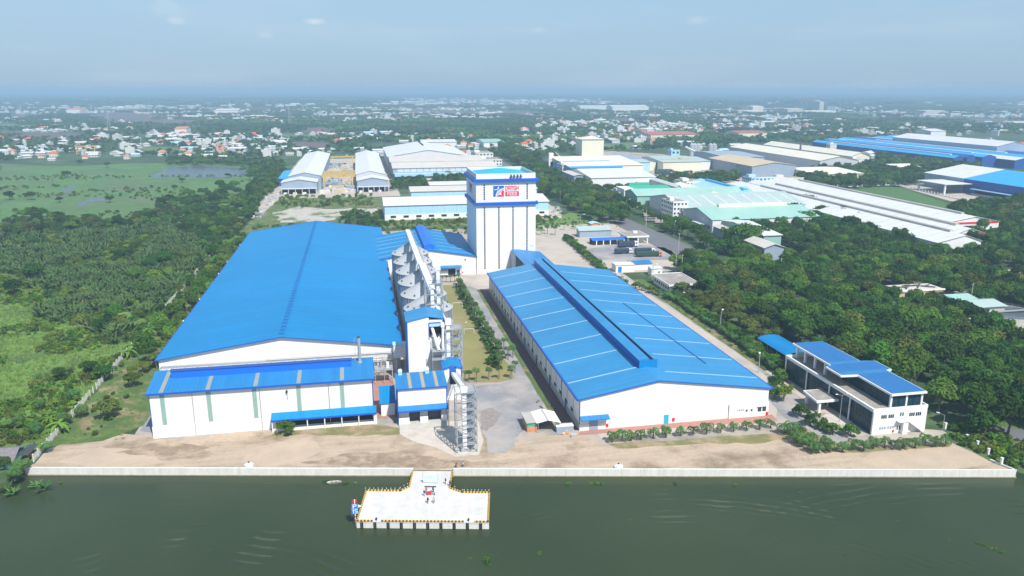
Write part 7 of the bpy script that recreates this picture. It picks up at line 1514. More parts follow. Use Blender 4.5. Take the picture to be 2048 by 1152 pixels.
p3_ = jgrid(150, 330, 360, 620, 8); ok = inpoly(p3_[:, 0], p3_[:, 1], RW) & free(p3_[:, 0], p3_[:, 1], 2) & (p3_[:, 0] > 214); p3_ = p3_[ok]
for (x, y) in p3_[:26]: i = R_.choice((0, 2, 3)); place(B[i], x, y, u(.85, 1.15), '%s tree on the verge right of the main road' % DESC[i], 'trees on the verge of the main road')
# street trees each side of the main road
for i in range(20): y = 505 + i * 11; x = 219 + u(-2, 3) + (y > 520) * 4; place(R_.choice(B[:4]), x, y, u(.75, 1.0), 'street tree on the factory side of the main road', 'street trees on the factory side')
# ----------------------------- masses that nobody could count
LIBC = bpy.data.collections.new('library')
def lib(mesh):
    o = bpy.data.objects.new(mesh.name, mesh); LIBC.objects.link(o); return o
def scatter(name, label, pts, z, scale, meshes, cat=None):
    n = len(pts)
    if n == 0: return
    me = bpy.data.meshes.new(name); me.vertices.add(n); co = np.zeros((n, 3)); co[:, :2] = pts; co[:, 2] = z; me.vertices.foreach_set('co', co.ravel())
    a = me.attributes.new('sc', 'FLOAT', 'POINT'); a.data.foreach_set('value', np.asarray(scale, float)); a = me.attributes.new('rz', 'FLOAT', 'POINT'); a.data.foreach_set('value', rng.uniform(0, 6.28, n)); a = me.attributes.new('ix', 'INT', 'POINT'); a.data.foreach_set('value', rng.integers(0, len(meshes), n))
    o = bpy.data.objects.new(name, me); COL.objects.link(o); tag(o, label, None, None, 'stuff')
    c = bpy.data.collections.new(name + '_library')
    for i, m_ in enumerate(meshes): q = bpy.data.objects.new('%02d_%s' % (i, m_.name), m_); c.objects.link(q)
    ng = bpy.data.node_groups.new(name, 'GeometryNodeTree'); ng.interface.new_socket('Geometry', in_out='INPUT', socket_type='NodeSocketGeometry'); ng.interface.new_socket('Geometry', in_out='OUTPUT', socket_type='NodeSocketGeometry')
    nn = ng.nodes.new; ll = ng.links.new; gi = nn('NodeGroupInput'); go_ = nn('NodeGroupOutput'); ci = nn('GeometryNodeCollectionInfo'); ci.inputs['Collection'].default_value = c; ci.inputs['Separate Children'].default_value = True; ci.inputs['Reset Children'].default_value = True
    ip = nn('GeometryNodeInstanceOnPoints'); ip.inputs['Pick Instance'].default_value = True
    def att(nm, tp):
        q = nn('GeometryNodeInputNamedAttribute'); q.data_type = tp; q.inputs['Name'].default_value = nm; return q.outputs[0]
    cx_ = nn('ShaderNodeCombineXYZ'); ll(att('rz', 'FLOAT'), cx_.inputs[2]); ll(gi.outputs[0], ip.inputs['Points']); ll(ci.outputs[0], ip.inputs['Instance']); ll(att('ix', 'INT'), ip.inputs['Instance Index']); ll(cx_.outputs[0], ip.inputs['Rotation']); ll(att('sc', 'FLOAT'), ip.inputs['Scale']); ll(ip.outputs[0], go_.inputs[0])
    md = o.modifiers.new('scatter', 'NODES'); md.node_group = ng; return o
crown_ms = [KIDS[b_.name][1].data for b_ in B]
scatter('verge_canopy', 'further crowns crowding between the road and the long white factory', scatter_late, -.4, rng.uniform(.9, 1.2, len(scatter_late)), [KIDS[b_.name][1].data for b_ in B[:4]])
scatter('wood_canopy', 'canopy of the wood running on to the east behind the nearer trees', rest_wood, -.4, rng.uniform(.8, 1.15, len(rest_wood)), crown_ms)
# nearer belts with light crowns
midc = [crown_mesh('mid_crown', M[m_], 5, 6.2, 2, 7, 44, 1.0, 30 + i, .8) for i, m_ in enumerate(('leaf1', 'leaf2', 'leaf1', 'leaf4', 'leaf2'))]
farc = [crown_mesh('far_crown', M[m_], 5, 6, 1.5, 4, 22, 1.5, 50 + i, .8) for i, m_ in enumerate(('leaf1', 'leaf2', 'leaf1', 'leaf4'))]
def grove(seed, m_):
    r = np.random.default_rng(seed); V = []; Fc = []; k = 0
    for i in range(60):
        c = np.array([r.uniform(-45, 45), r.uniform(-30, 30), r.uniform(3, 6)])
        for q in range(9):
            u_ = r.normal(size=3); u_ /= np.linalg.norm(u_); u_[2] = abs(u_[2]); p_ = c + u_ * 4.2; t = np.cross(u_, r.normal(size=3)); t /= np.linalg.norm(t); b_ = np.cross(u_, t); V += [p_ - t * 3, p_ + b_ * 2.4, p_ + t * 3, p_ - b_ * 2.4]; Fc.append((k, k + 1, k + 2, k + 3)); k += 4
    me = bpy.data.meshes.new('grove'); me.from_pydata([tuple(v) for v in V], [], Fc); me.materials.append(m_); return me
groves = [grove(70 + i, M[m_]) for i, m_ in enumerate(('leaf1', 'leaf2', 'leaf1', 'leaf4'))]
# left-hand tree belts and marsh
def region(poly, step, name, label, meshes, s0_, s1_, z=-.3, keep=1.0, m=2.5):
    xs = [q[0] for q in poly]; ys_ = [q[1] for q in poly]; p = jgrid(min(xs), max(xs), min(ys_), max(ys_), step); ok = inpoly(p[:, 0], p[:, 1], poly) & free(p[:, 0], p[:, 1], m) & visible(p[:, 0], p[:, 1]) & (rng.random(len(p)) < keep); p = p[ok]
    return scatter(name, label, p, z, rng.uniform(s0_, s1_, len(p)), meshes)
# individual trees of the west marsh
WT = gp((0, 455), (60, 425), (150, 450), (230, 452), (280, 420), (380, 415), (440, 395), (505, 405), (500, 440), (470, 465), (440, 500), (400, 475), (330, 440), (200, 460), (120, 470), (0, 480))
p = jgrid(-330, -90, 420, 800, 11); ok = inpoly(p[:, 0], p[:, 1], WT) & visible(p[:, 0], p[:, 1]); p = p[ok]
for (x, y) in p[:40]: i = R_.choice((0, 2, 3, 5, 1, 6)); place(B[i], x, y, u(.6, 1.05), '%s tree of the loose belt beyond the nipa palms' % DESC[i], 'trees beyond the nipa palm thicket')
for (px, py, s_) in ((325, 415, 1.0), (380, 400, 1.1), (405, 395, 1.0), (455, 390, 1.25), (470, 380, 1.1), (430, 410, 1.0), (135, 355, .9), (220, 405, .7), (120, 405, .6), (365, 365, .6), (455, 355, .6), (60, 400, .9), (20, 400, .9), (440, 380, 1.1), (160, 330, .8), (215, 335, .8), (350, 380, .6), (500, 360, .9), (510, 345, .9), (180, 445, .8), (235, 450, .8)):
    x, y = g(px, py); place(B[R_.choice((0, 2, 4))], x, y, s_, 'lone dark tree or clump standing in the open marsh meadow', 'lone trees in the marsh meadow')
for (px, py, s_) in ((240, 520, .55), (70, 560, .8), (200, 665, .5), (230, 640, .6), (290, 590, .55), (180, 745, .4), (30, 590, .7), (210, 760, .5), (120, 760, .4), (270, 560, .6), (330, 530, .7), (300, 540, .6)):
    x, y = g(px, py); place(B[R_.choice((0, 2, 4))], x, y, s_ * 1.3, 'dark bushy tree at the near side of the nipa palm thicket', 'bushy trees near the nipa palms')
def nipa(seed, n=13, L_=5.4, m_='leafn'):
    rd = random.Random(seed); b = MB()
    for i in range(n):
        az = i * 2.4 + rd.uniform(-.3, .3); el = rd.uniform(.95, 1.45); dr = rd.uniform(.5, 1.1); p = Vector((rd.uniform(-.7, .7), rd.uniform(-.7, .7), 0)); side = Vector((-math.sin(az), math.cos(az), 0)); l_ = L_ * rd.uniform(.7, 1.1) / 5
        for k in range(5):
            el2 = el - dr * (k + 1) / 5; d = Vector((math.cos(az) * math.cos(el2), math.sin(az) * math.cos(el2), math.sin(el2))); q = p + d * l_; up_ = side.cross(d) * .16
            w0 = .42 * math.sin(math.pi * (k + .25) / 5.3); w1 = .42 * math.sin(math.pi * (k + 1.25) / 5.3)
            b.face([p, p + side * w0 + up_, q + side * w1 + up_, q]); b.face([p - side * w0 + up_, p, q, q - side * w1 + up_]); p = q
    return b.mesh('nipa_clump', M[m_], fix=False)
nipas = [nipa(1), nipa(2), nipa(3, 11, 4.4), nipa(4, 9, 4.0, 'leafp'), nipa(5, 5, 4.4, 'leafd')]
NP = gp((0, 465), (130, 462), (230, 455), (330, 445), (400, 480), (430, 500), (400, 540), (330, 600), (290, 640), (230, 690), (150, 650), (80, 640), (60, 560), (0, 540))
xs_ = [q[0] for q in NP]; ys__ = [q[1] for q in NP]; pn_ = np.stack([rng.uniform(min(xs_), max(xs_), 9000), rng.uniform(min(ys__), max(ys__), 9000)], 1)
def nz(x, y, s_, o=0.0): return np.array([mnoise.noise((a * s_ + o, b_ * s_, o)) for a, b_ in zip(x, y)])
pn_ = pn_[inpoly(pn_[:, 0], pn_[:, 1], NP) & visible(pn_[:, 0], pn_[:, 1])]; nv_ = nz(pn_[:, 0], pn_[:, 1], .03, 12.0) + .5 * nz(pn_[:, 0], pn_[:, 1], .09, 4.0); hole = pn_[nv_ < -.2][::5]; pn_ = pn_[nv_ > -.2]; print('nipa', len(pn_), len(hole))
scatter('nipa_palms', 'dense grey-green nipa palm thicket in the western marsh', pn_, -.2, rng.uniform(.55, 1.3, len(pn_)), nipas[:3] * 4 + nipas[3:4] * 4 + nipas[4:])
HOLES = hole
bushm = [crown_mesh('bush', M[m_], 1.6, 1.7, .0, 4, 46, .36, 90 + i, .8) for i, m_ in enumerate(('leaf2', 'leaf3', 'leaf4', 'leaf5'))]
UG = [(-92.9, 213), (-110, 203), (-150, 192), (-330, 175), (-330, 420), (-150, 520), (-93.2, 520)]
p = jgrid(-260, -92.9, 176, 520, 2.7)
def nz(x, y, s_, o=0.0): return np.array([mnoise.noise((a * s_ + o, b_ * s_, o)) for a, b_ in zip(x, y)])
ok = inpoly(p[:, 0], p[:, 1], UG) & visible(p[:, 0], p[:, 1]) & free(p[:, 0], p[:, 1], .5) & (p[:, 0] < -94.0); p = p[ok]; nn_ = nz(p[:, 0], p[:, 1], .035, 3.0); innp = inpoly(p[:, 0], p[:, 1], NP)
q = p[(nn_ > -.09) & (~innp | (rng.random(len(p)) < .25))]; scatter('undergrowth', 'tangled green undergrowth of the western marsh', q, -.3, rng.uniform(.5, 1.35, len(q)) , bushm)
scatter('marsh_bushes', 'leafy bushes filling the gaps of the nipa palm thicket', HOLES, -.3, rng.uniform(.35, .8, len(HOLES)), [crown_mesh('marsh_crown', M[m_], 5, 5, .2, 6, 60, .7, 130 + i, .8) for i, m_ in enumerate(('leaf2', 'leaf1', 'leaf3', 'leaf4'))])
gt = []
for s_ in range(3):
    rd = random.Random(s_); b = MB()
    for i in range(26):
        a = rd.uniform(0, 6.28); d = rd.uniform(0, 1.3); x, y = d * math.cos(a), d * math.sin(a); hh = rd.uniform(.4, 1.0); az = rd.uniform(0, 6.28); w = .12
        b.face([(x - w * math.cos(az), y - w * math.sin(az), 0), (x + w * math.cos(az), y + w * math.sin(az), 0), (x + rd.uniform(-.4, .4), y + rd.uniform(-.4, .4), hh)])
    gt.append(b.mesh('grass_tuft', mat('tall bright grass', (0.15, 0.25, 0.045), .8, .2, .2, rand=.25), fix=False))
q = p[(nn_ <= .02) & ~innp]; scatter('tall_grass', 'bright tall grass patches between fence and thicket', q, -.1, rng.uniform(.8, 1.5, len(q)), gt)
p4_ = jgrid(-91, -73, 232, 555, 5.5); p4_ = p4_[rng.random(len(p4_)) < .4]; scatter('strip_bushes', 'low weeds and shrubs on the grass strip left of the warehouse', p4_, -.15, rng.uniform(.3, .9, len(p4_)), bushm)
p2 = jgrid(-92, -72, 228, 560, 2.4); scatter('grass_tufts', 'grass tufts on the strip left of the warehouse', p2, -.08, rng.uniform(.3, .7, len(p2)), gt)
for (px, py, k) in ((95, 905, 0), (75, 870, 1), (130, 850, 0), (40, 850, 1), (165, 835, 0), (150, 800, 1), (15, 860, 0), (80, 820, 1), (30, 960, 1), (10, 940, 0), (45, 945, 0)):
    x, y = g(px, py)
    if y > 199: place(PC[k], x, y, u(.75, 1.05), 'feathery coconut palm at the west bank beside hut and fence', 'coconut palms on the west bank')
wb_ = [( -170 + i * 3.4 + u(-1, 1), 190.5 + i * .48 + u(-1.5, 2.5)) for i in range(26)]
scatter('bank_reeds', 'reeds and creepers along the western river bank', np.array(wb_), -1.2, rng.uniform(.6, .95, len(wb_)), [nipas[3], nipas[2], bushm[0], bushm[1]])
# belt of trees and thicket between nipa palms and meadow
WM = gp((0, 450), (50, 425), (150, 445), (240, 450), (300, 425), (340, 400), (400, 400), (440, 385), (510, 395), (512, 430), (480, 470), (455, 510), (420, 520), (395, 480), (330, 450), (230, 462), (120, 470), (0, 475))
region(WM, 7.5, 'marsh_wood', 'mixed thicket closing the nipa palm marsh to the north', crown_ms + midc, .45, .95, -.8, keep=.8)
region(gp((395, 480), (455, 480), (440, 540), (400, 590), (350, 640), (300, 690), (270, 690), (300, 640), (350, 590), (400, 530)), 5, 'fence_thicket', 'thicket of leafy shrubs along the outside of the west fence', midc + bushm, .35, .6, -.3, keep=.6)
# meadow shrubs
p = jgrid(-900, -95, 560, 1150, 9); MD = [(-95, 560), (-88, 640), (-110, 960), (-900, 1200), (-900, 640), (-500, 620), (-250, 600), (-160, 560)]
ok = inpoly(p[:, 0], p[:, 1], MD) & visible(p[:, 0], p[:, 1]); p = p[ok]; nn_ = nz(p[:, 0] * .35, p[:, 1], .02, 9.0); q = p[(nn_ > .12) & (rng.random(len(p)) < .75)]
scatter('meadow_shrubs', 'low shrub lines in the open marsh meadow', q, -.4, rng.uniform(.6, 1.7, len(q)), bushm)
region(gp((335, 318), (470, 322), (560, 325), (575, 345), (560, 372), (520, 362), (480, 345), (520, 338), (460, 331), (340, 331)), 9, 'pond_thicket', 'green thicket round the far marsh pond', midc, .6, 1.1)
region(gp((500, 375), (560, 345), (570, 352), (545, 385), (515, 410), (510, 440), (495, 430)), 8, 'track_thicket', 'trees along the track west of the stone sheds', midc, .7, 1.1)
region(gp((1075, 395), (1062, 345), (1000, 310), (1000, 290), (1040, 300), (1130, 340), (1160, 372), (1235, 400), (1262, 440), (1250, 452), (1195, 448), (1130, 415), (1100, 395)), 8.6, 'roadside_grove', 'dense grove left of the main road beyond the gate', crown_ms, .85, 1.3, m=3)
region(gp((1195, 375), (1230, 365), (1330, 360), (1350, 372), (1290, 378), (1250, 395), (1215, 390)), 9, 'works_trees', 'trees between the white halls and the green-roofed factory', midc, .7, 1.1)
region(gp((1330, 364), (1400, 356), (1470, 352), (1475, 364), (1420, 374), (1350, 370)), 9, 'works_trees', 'round-topped trees in front of the container yard', midc, .8, 1.3)
region(gp((1585, 350), (1700, 332), (1830, 345), (1850, 372), (1700, 378), (1640, 376), (1600, 365)), 9, 'tree_belt', 'tree belt behind the mown factory lawn', crown_ms, .8, 1.25)
region(gp((1740, 300), (1880, 318), (1960, 330), (1940, 352), (1860, 345), (1760, 328)), 10, 'tree_belt', 'tree belt before the eastern blue complex', midc, .8, 1.25)
region(gp((1890, 425), (2080, 400), (2080, 470), (1960, 470), (1900, 440)), 9, 'tree_belt', 'dark trees at the right end of the lawn', crown_ms, .9, 1.2)
region(gp((870, 360), (945, 352), (945, 372), (880, 372)), 8, 'hall_trees', 'trees before the blue-walled shed', midc, .7, 1.2)
region(gp((780, 372), (870, 366), (945, 370), (820, 378), (780, 382)), 7, 'hall_shrubs', 'shrubs between the long sheds', midc, .35, .7)
region(gp((780, 352), (850, 362), (850, 372), (785, 375)), 7, 'hall_shrubs', 'bushes at the corner of the beige factory hall', midc, .4, .9)
region([(-60, 520), (140, 540), (150, 600), (-60, 600)], 6, 'waste_scrub', 'low scrub on the waste ground behind the plant', bushm, .5, 1.7, keep=.85)
region(gp((668, 440), (700, 428), (765, 430), (768, 452), (735, 462), (700, 455)), 6.5, 'waste_thicket', 'bushy thicket behind the huge warehouse ridge end', midc, .35, .75, -.3)
region([(-80, 585), (150, 585), (150, 602), (-80, 602)], 6, 'shed_scrub', 'weeds along the foot of the long white shed', bushm, .6, 1.8, keep=.7)
region([(-75, 690), (10, 690), (10, 768), (-75, 768)], 6, 'yard_scrub', 'green scrub before the stone sheds', bushm, .6, 1.9, keep=.7)
region(gp((1075, 432), (1240, 445), (1250, 455), (1170, 455), (1075, 452)), 4, 'slope_scrub', 'bright grass scrub on the slope right of the tower', bushm, .4, .9, keep=.5)
region(gp((1885, 868), (1990, 925), (2030, 935), (2080, 950), (2080, 885), (1990, 870), (1900, 850), (1870, 840)), 2.3, 'bank_scrub', 'scrub behind the east end of the quay', bushm, .5, 1.25, keep=.95)
region([(143, 250), (157, 250), (157, 350), (143, 350)], 2.8, 'hedge_scrub', 'bright ground cover under the palm hedge', bushm, .25, .55, keep=.8, m=0)
# ----------------------------- the plain: houses and far trees
HM = []
def house_mesh(w, d, h, roof, wall, kind, seed):
    b = MB(); b.mat(0).box(-w, w, -d, d, -.2, h)
    if kind == 'flat': b.mat(1).box(-w - .2, w + .2, -d - .2, d + .2, h, h + .35); b.mat(0).box(-w * .5, w * .1, -d * .3, d * .4, h + .35, h + 2.6)
    elif kind == 'gable': b.mat(1).profx([(-d - .7, h - .1), (0, h + d * .38), (d + .7, h - .1)], -w - .6, w + .6)
    else:
        c = [(-w - .6, -d - .6, h), (w + .6, -d - .6, h), (w + .6, d + .6, h), (-w - .6, d + .6, h)]; b.mat(1)
        b.face([c[0], c[1], (w * .4, 0, h + d * .5), (-w * .4, 0, h + d * .5)]); b.face([c[2], c[3], (-w * .4, 0, h + d * .5), (w * .4, 0, h + d * .5)]); b.face([c[1], c[2], (w * .4, 0, h + d * .5)]); b.face([c[3], c[0], (-w * .4, 0, h + d * .5)])
    b.mat(2)
    fl_ = max(1, int(h / 3.6))
    for f_ in range(fl_):
        for i in range(max(2, int(w / 2))):
            x = -w + (i + .5) * 2 * w / max(2, int(w / 2)); b.box(x - .55, x + .55, -d - .08, -d - .01, f_ * 3.6 + 1.1, f_ * 3.6 + 2.5)
    return b.mesh('house', [M[wall], M[roof], M['window']])
HK = [(4.5, 7, 7.5, 'townroof', 'townwhite', 'flat', 'white two-storey flat-roofed house'), (3, 8, 11, 'townroof', 'townwhite', 'flat', 'narrow white three-storey house'), (7, 5, 3.6, 'townroof', 'townwhite', 'gable', 'low house with white tin roof'), (9, 6, 4, 'beigeroof', 'shade_wall', 'gable', 'grey-beige tin-roofed house'), (6, 6, 4.5, 'redroof', 'cream', 'hip', 'red tile-roofed house'), (6, 7, 7, 'orangeroof', 'townwhite', 'hip', 'orange tile-roofed villa'), (8, 5, 3.6, 'skyblue', 'townwhite', 'gable', 'pale blue tin-roofed house'), (14, 7, 5, 'townroof', 'shade_wall', 'gable', 'long white shed'), (3.5, 7, 9, 'beigeroof', 'pinkwall', 'flat', 'pink narrow house'), (12, 6, 4, 'mintgrey', 'townwhite', 'gable', 'mint tin-roofed long house')]
for i, (w, d, h, rf_, wl, kd, lab) in enumerate(HK): HM.append((house_mesh(w, d, h, rf_, wl, kd, i), lab))
hp = []
VIL = [(gp((0, 312), (0, 295), (110, 290), (250, 302), (400, 300), (400, 312), (230, 322), (60, 322)), 44), (gp((320, 300), (360, 280), (560, 288), (700, 300), (770, 300), (620, 312), (500, 318), (380, 316)), 62), (gp((1000, 270), (1080, 250), (1260, 246), (1400, 258), (1400, 275), (1290, 290), (1120, 300), (1010, 298)), 120), (gp((780, 285), (980, 270), (1000, 290), (960, 300), (880, 302)), 26), (gp((1380, 275), (1560, 262), (1900, 268), (1900, 280), (1640, 285)), 34)]
wts = [1, .5, 3, 2, .8, .5, 1, .8, .2, .5]; wtc = [4, 4.5, 1.5, 1, .8, .5, .6, .4, .8, .4]
def hfree(x, y, d=11):
    return bool(free(x, y, 6)) and all((x - a) ** 2 + (y - b_) ** 2 > d * d for a, b_ in hp) and not any(inpoly([x], [y], f_)[0] for f_ in FIELDS)
VN = ['of the village behind the marsh meadow', 'of the roadside village beyond the pond', 'of the crowded town quarter behind the cream tower', 'on the plain behind the northern factory', 'on the plain behind the cream halls']
nh = 0
for vi, (poly, cnt) in enumerate(VIL):
    xs = [q[0] for q in poly]; ys_ = [q[1] for q in poly]; tries = 0; c_ = 0
    while c_ < cnt and tries < cnt * 60:
        tries += 1; x, y = u(min(xs), max(xs)), u(min(ys_), max(ys_))
        if inpoly([x], [y], poly)[0] and hfree(x, y, 16 if vi != 2 else 14):
            k = R_.choices(range(10), wtc if vi == 2 else wts)[0]; o = bpy.data.objects.new('house', HM[k][0]); COL.objects.link(o); o.location = (x, y, 0); o.rotation_euler = (0, 0, R_.choice((0, math.pi / 2, 0)) + u(-.15, .15)); s_ = u(.85, 1.35) if vi == 2 else u(.6, 1.0); o.scale = (s_,) * 3
            tag(o, HM[k][1] + ' ' + VN[vi], 'house', 'houses ' + VN[vi]); hp.append((x, y)); c_ += 1; nh += 1
hpa = np.array(hp)
# farther houses, too many to tell apart
def frustum(n, y0, y1):
    f = np.sqrt(rng.uniform(y0 ** 2, y1 ** 2, n)); a = rng.uniform(-.70, .70, n); dx = np.tan(a) * f; return np.stack([dx * CX + f * SX, -dx * SX + f * CX], 1)
def infields(p):
    r = np.zeros(len(p), bool)
    for f_ in FIELDS: r |= inpoly(p[:, 0], p[:, 1], f_)
    return r
q = frustum(9500, 1000, 4200); c_ = nz(q[:, 0] * .6, q[:, 1], .0032, 5.0) + .35 * nz(q[:, 0], q[:, 1], .012, 8.0); q = q[(c_ > .04) & ~infields(q) & free(q[:, 0], q[:, 1], 12)]
MEADOW = gp((0, 325), (560, 330), (560, 450), (0, 470)); q = q[~inpoly(q[:, 0], q[:, 1], MEADOW)]
q = q[np.hypot(q[:, 0], q[:, 1]) > 1180]
scatter('far_houses', 'scattered pale houses of the hazy plain', q, 0, rng.uniform(.6, 1.25, len(q)), [HM[k][0] for k in (0, 2, 2, 3, 4, 7, 2, 6, 1, 2)])
q2 = frustum(6500, 4000, 13000); c_ = nz(q2[:, 0] * .5, q2[:, 1], .0011, 2.0) + .4 * nz(q2[:, 0], q2[:, 1], .005, 1.0); q2 = q2[(c_ > .08) & ~infields(q2)]
scatter('distant_houses', 'tiny pale house and factory roofs towards the horizon', q2, 0, rng.uniform(1.0, 2.2, len(q2)), [HM[k][0] for k in (2, 7, 2, 3, 0, 7)])
# far trees
exc = [MEADOW, gp((480, 440), (540, 385), (570, 312), (790, 305), (960, 305), (1010, 330), (1000, 440)), gp((1085, 352), (1130, 305), (1440, 300), (1480, 285), (1750, 300), (1750, 330), (1640, 352), (2060, 400), (2060, 450), (1970, 480), (1850, 490), (1400, 360), (1600, 480), (1500, 500), (1330, 470)), gp((1750, 290), (1900, 268), (2100, 268), (2100, 420), (1850, 340))]
def clear(q, m=7):
    k = ~infields(q) & free(q[:, 0], q[:, 1], m)
    for e_ in exc: k &= ~inpoly(q[:, 0], q[:, 1], e_)
    return q[k]
q = frustum(15000, 850, 2300); q = clear(q); c_ = nz(q[:, 0] * .5, q[:, 1], .008, 4.0); q = q[c_ > -.14]
if len(hpa):
    d_ = np.ones(len(q), bool)
    for (a, b_) in hp: d_ &= (np.abs(q[:, 0] - a) > 5) | (q[:, 1] > b_ + 7) | (q[:, 1] < b_ - 11)
    q = q[d_]
print('mid trees', len(q))
scatter('plain_trees', 'trees scattered through the villages of the plain', q, -.5, rng.uniform(.6, 1.2, len(q)), farc[:2] * 2 + farc + [nipas[2]])
q = clear(frustum(3600, 1500, 5200), 25); c_ = nz(q[:, 0] * .4, q[:, 1], .003, 6.0); q = q[(c_ > -.12) & (q[:, 1] > 1300)]; scatter('far_woods', 'dark hazy woods of the plain', q, -1.5, rng.uniform(.7, 1.2, len(q)), groves)
q = clear(frustum(5200, 5000, 15000), 40); c_ = nz(q[:, 0] * .3, q[:, 1], .0012, 7.0); q = q[c_ > -.16]; scatter('distant_woods', 'blue hazy woods towards the horizon', q, -3, rng.uniform(1.5, 3.2, len(q)), groves)
# power pylons in the haze
def pylon():
    o = empty('power_pylon', (0, 0, 0), 'lattice power pylon faint in the haze', 'pylon', 'power pylons in the haze'); b = MB()
    for sx_2 in (-1, 1):
        for sy_2 in (-1, 1): b.beam((sx_2 * 4, sy_2 * 4, 0), (sx_2 * .6, sy_2 * .6, 50), .5)
    for i in range(8):
        z = i * 6; w = 4 - 3.4 * z / 50; w2 = 4 - 3.4 * (z + 6) / 50; b.beam((-w, -w, z), (w2, -w2, z + 6), .3); b.beam((w, -w, z), (-w2, -w2, z + 6), .3)
    b.build('mast', M['galv'], o); b = MB()
    for z in (34, 41, 48): b.beam((-8, 0, z), (8, 0, z), .6)
    b.build('crossarm', M['galv'], o); return o
py_ = pylon(); remember(py_)
for i, (px, py) in enumerate(((219, 262), (580, 252), (45, 240), (185, 236), (300, 236), (420, 228))):
    x, y = g(px, py)
    if i == 0: py_.location = (x, y, 0)
    else: copy_tree(py_, (x, y, 0), 0, 1.0, 'lattice power pylon faint in the haze')
# water hyacinth clumps on the river
wh = []
for s_ in range(3):
    rd = random.Random(40 + s_); b = MB()
    for i in range(60):
        a, d = rd.uniform(0, 6.28), rd.uniform(0, 1) ** .6 * .9; x, y = d * math.cos(a), d * math.sin(a) * .6; w = .12; az = rd.uniform(0, 6.28); z = rd.uniform(.03, .25)
        b.face([(x - w * math.cos(az), y - w * math.sin(az), z - .06), (x + w * math.sin(az), y - w * math.cos(az), z), (x + w * math.cos(az), y + w * math.sin(az), z + .08), (x - w * math.sin(az), y + w * math.cos(az), z)])
    wh.append(b.mesh('water_hyacinth', M['leaf2'], fix=False))
for i, (px, py, s_) in enumerate(((975, 1123, 1.5), (1078, 1108, .8), (940, 1117, .5), (1196, 968, 1.3), (1136, 968, 1.0), (1182, 967, .8), (1960, 1088, .9), (1972, 1093, .8), (1988, 1098, .9), (2002, 1105, 1.0), (1470, 970, .8), (1350, 968, .9), (1600, 985, .5), (1795, 1042, .4), (1898, 1078, .5), (120, 968, 1.0), (655, 962, 1.2), (690, 968, 1.0), (710, 966, .8), (1690, 1110, .5), (420, 1100, .3), (1260, 1040, .4))):
    x, y = g(px, py, -1.8); o = bpy.data.objects.new('water_hyacinth', wh[i % 3]); COL.objects.link(o); o.location = (x, y, -1.82); o.scale = (s_ * 1.2,) * 3; o.rotation_euler[2] = u(0, 6); tag(o, 'small green clump of water hyacinth floating on the murky river', 'floating plant', 'floating water hyacinth clumps')
# ------------------------------------------------------------------ haze over the land
hb = MB().box(-58000, 58000, -3500, 58000, -5, 106).build('haze', None, None, (0, 0, 0)); hb.data.materials.clear()
hm = bpy.data.materials.new('haze'); hm.use_nodes = True; t = hm.node_tree; t.nodes.clear(); o_ = t.nodes.new('ShaderNodeOutputMaterial'); v_ = t.nodes.new('ShaderNodeVolumePrincipled')
v_.inputs['Color'].default_value = (0.51, 0.76, 0.99, 1); v_.inputs['Density'].default_value = 0.00024; v_.inputs['Anisotropy'].default_value = 0.0
t.links.new(v_.outputs[0], o_.inputs['Volume']); hb.data.materials.append(hm); hb['kind'] = 'stuff'; hb['label'] = 'pale blue haze lying over the whole plain'
SC.cycles.volume_bounces = 0; SC.cycles.max_bounces = 5; SC.cycles.diffuse_bounces = 2; SC.cycles.glossy_bounces = 2; SC.cycles.transparent_max_bounces = 6
for o in list(COL.objects):
    if o.name.split('.')[0] in ('broadleaf_tree', 'bushy_tree', 'olive_tree', 'areca_palm', 'tall_palm', 'coconut_palm', 'banana_plant') and tuple(o.location) == (0, 0, 0):
        for c in o.children: bpy.data.objects.remove(c)
        bpy.data.objects.remove(o)

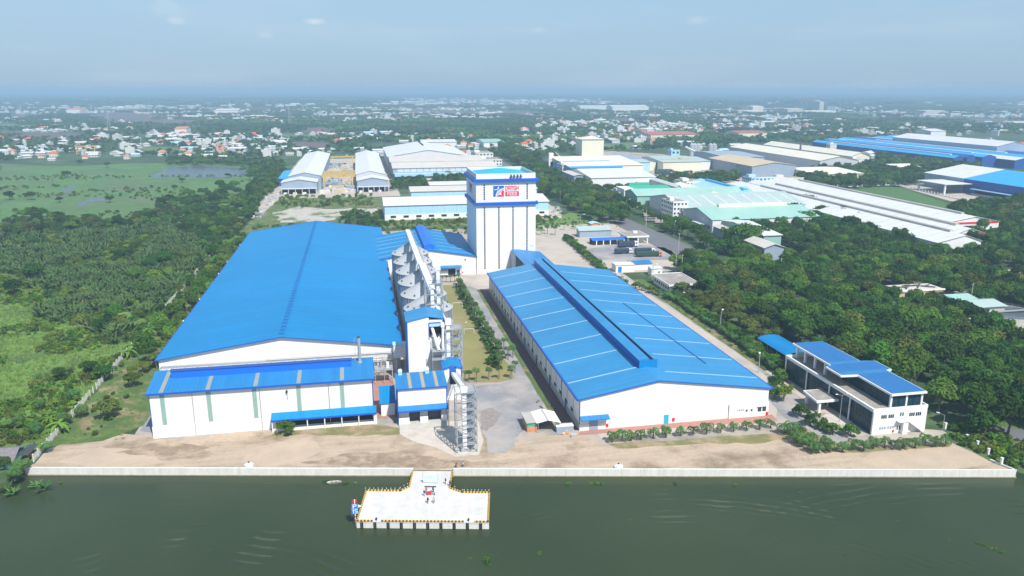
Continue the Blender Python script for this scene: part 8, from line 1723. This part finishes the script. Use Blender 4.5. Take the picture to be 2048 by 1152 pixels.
# small pieces that sit on a part go one level down
SUBOF = {'door_pane': ('door',), 'vent_roof': ('ridge_vent',), 'vent_slot': ('ridge_vent',), 'vent_end': ('ridge_vent',), 'canopy_fascia': ('canopy',), 'canopy_post': ('canopy',), 'ventilator_cap': ('ventilator',), 'flue_collar': ('flue',), 'flue_cap': ('flue',), 'flue_ladder': ('flue',), 'gutter': ('roof_slope',), 'skylight': ('roof_slope', 'roof'), 'ridge_cap': ('roof_slope',), 'ridge_walkway': ('roof_slope',), 'verge_trim': ('roof_slope', 'roof'), 'ridge_strip': ('canopy',), 'roof_pipe': ('roof_slope',), 'downpipe': ('wall', 'rear_wall'), 'wall_strip': ('wall',), 'window': ('wall', 'end_wall', 'nave'), 'louvre': ('wall',), 'side_window': ('wall', 'cab'), 'windscreen': ('cab',), 'elevator_head': ('elevator_leg',), 'flange': ('elevator_leg',), 'stair_rail': ('stair',), 'fan_pipe': ('wall_fan',), 'porch_roof': ('porch_edge',), 'upstand': ('eaves',), 'lamp_head': ('pole',), 'divider': ('board',), 'trolley': ('girder',), 'roof_hatch': ('roof',), 'roof_rib': ('roof',), 'roof_cap': ('roof',), 'wind_ring': ('shell',), 'stiffener': ('shell',), 'window_hood': ('annex_wall',), 'spire': ('bell_tower',), 'crossarm': ('shaft', 'mast'), 'opening': ('wall', 'plinth')}
tops = [o for o in COL.objects if o.parent is None and o.type == 'EMPTY']
for r in tops:
    kids = list(r.children); cand = {}
    for c in kids: cand.setdefault(c.name.split('.')[0], []).append(c)
    for c in kids:
        st = c.name.split('.')[0]
        if st not in SUBOF or c.children: continue
        ps = [q for t in SUBOF[st] for q in cand.get(t, ()) if q.location.length < 1e-6 and q.rotation_euler.to_matrix().is_identity if True] if False else [q for t in SUBOF[st] for q in cand.get(t, ()) if q.location.length < 1e-6]
        if not ps: continue
        ctr = lambda o: sum((Vector(v) for v in o.bound_box), Vector()) / 8 + o.location
        cc = ctr(c); best = min(ps, key=lambda q: (ctr(q) - cc).length); c.parent = best
